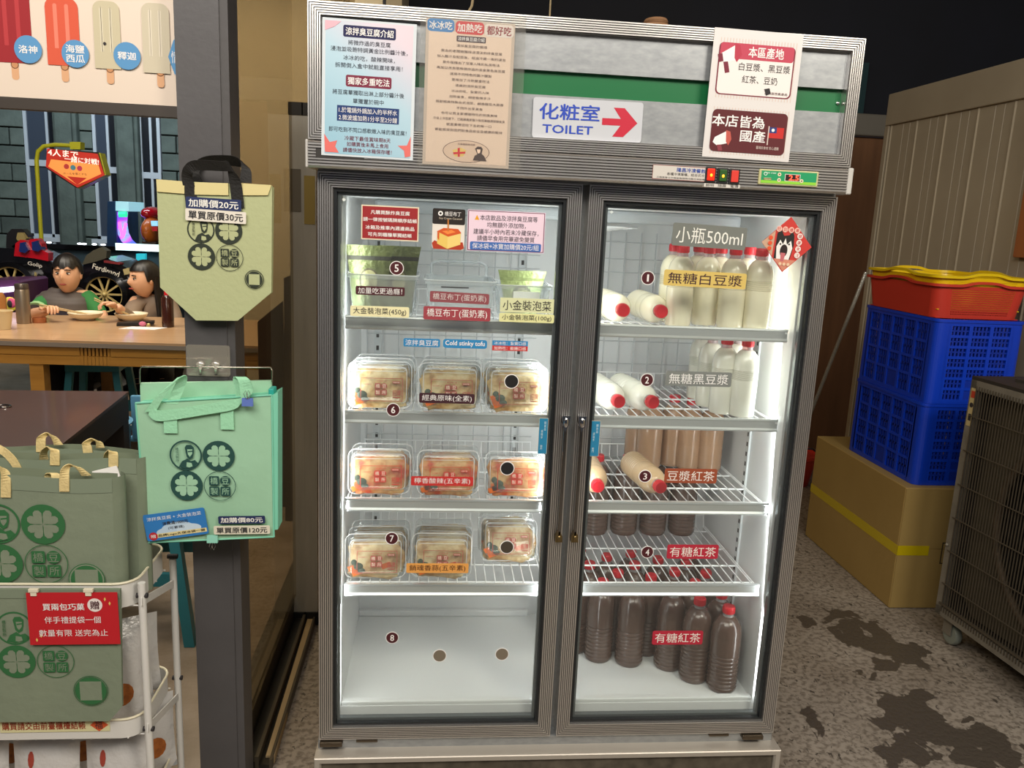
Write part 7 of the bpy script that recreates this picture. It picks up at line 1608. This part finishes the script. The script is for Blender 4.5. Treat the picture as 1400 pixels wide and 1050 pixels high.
# orange machine
t = thing('arcade_machine', 'round orange arcade machine with a small lit screen and a red top', 'arcade machine', (PY(206, 320, 6.0).x, 6.0, 0)); q = PY(208, 315, 6.0); k = 7.9 / FPX
obj('machine_body', G().use(mat('orange_plastic', '#c8641c', .4, 0, None, None, .3)).ell(q, (11 * k, .2, 17 * k), 20, 12), t, 60); obj('red_top', G().use(rg).ell(PY(208, 292, 6.1), (12 * k, .2, 9 * k), 16, 8), t, 60)
obj('small_screen', ppoly([(206, 302), (214, 302), (215, 309), (207, 309)], 5.75, 5.8, mat('screen_blue', '#8cc8f0', .4, emit=('#8cc8f0', .9))), t); obj('pedestal', G().use(P('#3a2418')).box(q.x - .06, q.x + .06, 5.9, 6.05, zt_ + .001, q.z - .1), t); obj('keypad', ppoly([(207, 310), (215, 310), (215, 316), (208, 316)], 5.74, 5.79, RED), t)
# hanging pentagon sign on a yellow-green pole
Yq = 5.0; yg = mat('yellow_green_enamel', '#a4a41c', .4)
t = thing('pentagon_sign', 'red and orange five-sided sign hanging from a yellow-green pole', 'sign', (PY(57, 335, Yq).x, Yq, 0))
b0 = PY(57, 334, Yq); obj('pole', G().use(yg).tube([(b0.x, Yq, .0), b0, PY(53, 270, Yq), PY(50, 220, Yq), PY(52, 207, Yq), PY(60, 200, Yq), PY(75, 198, Yq), PY(100, 199, Yq)], 2.6 * 6.9 / FPX, 10), t, 50)
obj('hanger_block', ppoly([(96, 204), (95, 194), (110, 194), (110, 204)], Yq - .03, Yq + .05, yg), t)
pen = [(68, 204), (133, 208), (141, 238), (104, 257), (64, 231)]
obj('side_box', ppoly([(x + 4, y + 1) for x, y in pen], Yq + .001, Yq + .10, mat('yellow_green_box', '#b4b434', .4)), t)
pn = obj('sign_face', ppoly(pen, Yq - .03, Yq, P('#1c1210', .4)), t)
c = PY(102, 226, Yq - .03); k = (Yq - .03 - C0.y) / FPX; s = Sheet(80 * k, 56 * k, 0)
sm = mat('sign_red_lit', '#a8281c', .4, emit=('#a8281c', .55)); om = mat('sign_orange_lit', '#e09048', .4, emit=('#e09048', .5)); wm = mat('sign_white_lit', '#f4ece0', .4, emit=('#f4ece0', .6))
def pq(pts): return [((x - 62) / 80, (y - 198) / 56) for x, y in pts]
s.poly(pq([(70, 207), (131, 210.5), (138, 236.5), (104, 253.5), (67, 229.5)]), sm); s.poly(pq([(74, 220), (131, 224), (134, 235), (104, 250), (70, 229)]), om)
s.disc(*pq([(92, 228)])[0], .04, P('#c43a3a')); s.disc(*pq([(100, 229)])[0], .04, P('#4a8aa0')); s.disc(*pq([(108, 229.5)])[0], .04, P('#c43a5a')); s.poly(pq([(92, 240), (116, 241), (104, 250)]), sm)
s.text('4人まで', *pq([(89, 212)])[0], .46, .16, wm, True, rot=-.05); s.text('一緒に対戦!', *pq([(111, 219.5)])[0], .52, .13, wm, True, rot=-.05); s.text('ボールを落とすな', *pq([(102, 236.5)])[0], .36, .05, P('#6a2010'))
for g_, nm in ((s.P, 'print'), (s.T, 'lettering')): o = obj(nm, g_, None, mesh=g_.mesh(nm)); o.parent = pn; o.location = Vector((c.x, Yq - .0302, c.z)) - WL[t.name]
# dark boards and an aluminium ladder seen behind the partition
for i, (p0_, p1_, p2_, p3_, y, lab) in enumerate((((352, 440), (386, 412), (392, 700), (358, 700), 2.2, 'dark brown board leaning behind the partition, left of three'), ((388, 380), (408, 372), (412, 690), (390, 700), 2.0, 'brown board leaning behind the partition, middle of three'), ((412, 400), (428, 380), (429, 690), (412, 690), 1.8, 'dark board leaning behind the partition, right of three'))):
    m = mat('dark_board_%d' % i, ('#2e2822', '#4a3d30', '#2c231c')[i], .6, 0, (4, '#221c17', .3, (2, 2, .4))); c = PY(p3_[0], p3_[1], y); g = G()
    pts = [PY(*p_, y) for p_ in (p3_, p2_, p1_, p0_)]; pts[0].z = 0; pts[1].z = 0; g.use(m).prism([(q.x, q.z) for q in pts], y, y + .03); tag(obj('leaning_board', g, None, loc=(c.x, y, 0)), lab, 'board')
lx0, lx1 = PY(397, 200, .95), PY(428, 200, .95); lt = PY(410, 140, .95).z
t = thing('aluminium_ladder', 'folded aluminium ladder standing between the partition and the fridge', 'ladder', ((lx0.x + lx1.x) / 2, 1, 0)); am = mat('dull_aluminium', '#b9b5aa', .4, .2, (8, '#9c988c', .25, (2, 2, .3)))
for x, nm in ((lx0.x + .018, 'l'), (lx1.x - .012, 'r')):
    rl = obj('rail', G().use(am).box(x - .022, x + .022, .95, 1.0, .01, lt - .04), t); obj('rail_cap', G().use(P('#2a2825')).box(x - .024, x + .024, .945, 1.005, lt - .04, lt), rl); obj('rubber_foot', G().use(BLACK).box(x - .025, x + .025, .94, 1.01, 0, .05), rl)
for k_ in range(6): obj('rung', G().use(am).box(lx0.x + .03, lx1.x - .03, .96, .99, .25 + .27 * k_, .28 + .27 * k_), t)
q = PY(417, 265, .94); obj('warning_label', G().use(P('#9c8848')).box(lx1.x - .03, lx1.x + .006, .947, .949, q.z - .10, q.z + .06).use(P('#6a6458')).box(lx0.x, lx0.x + .034, .947, .949, q.z - .06, q.z + .08), t)
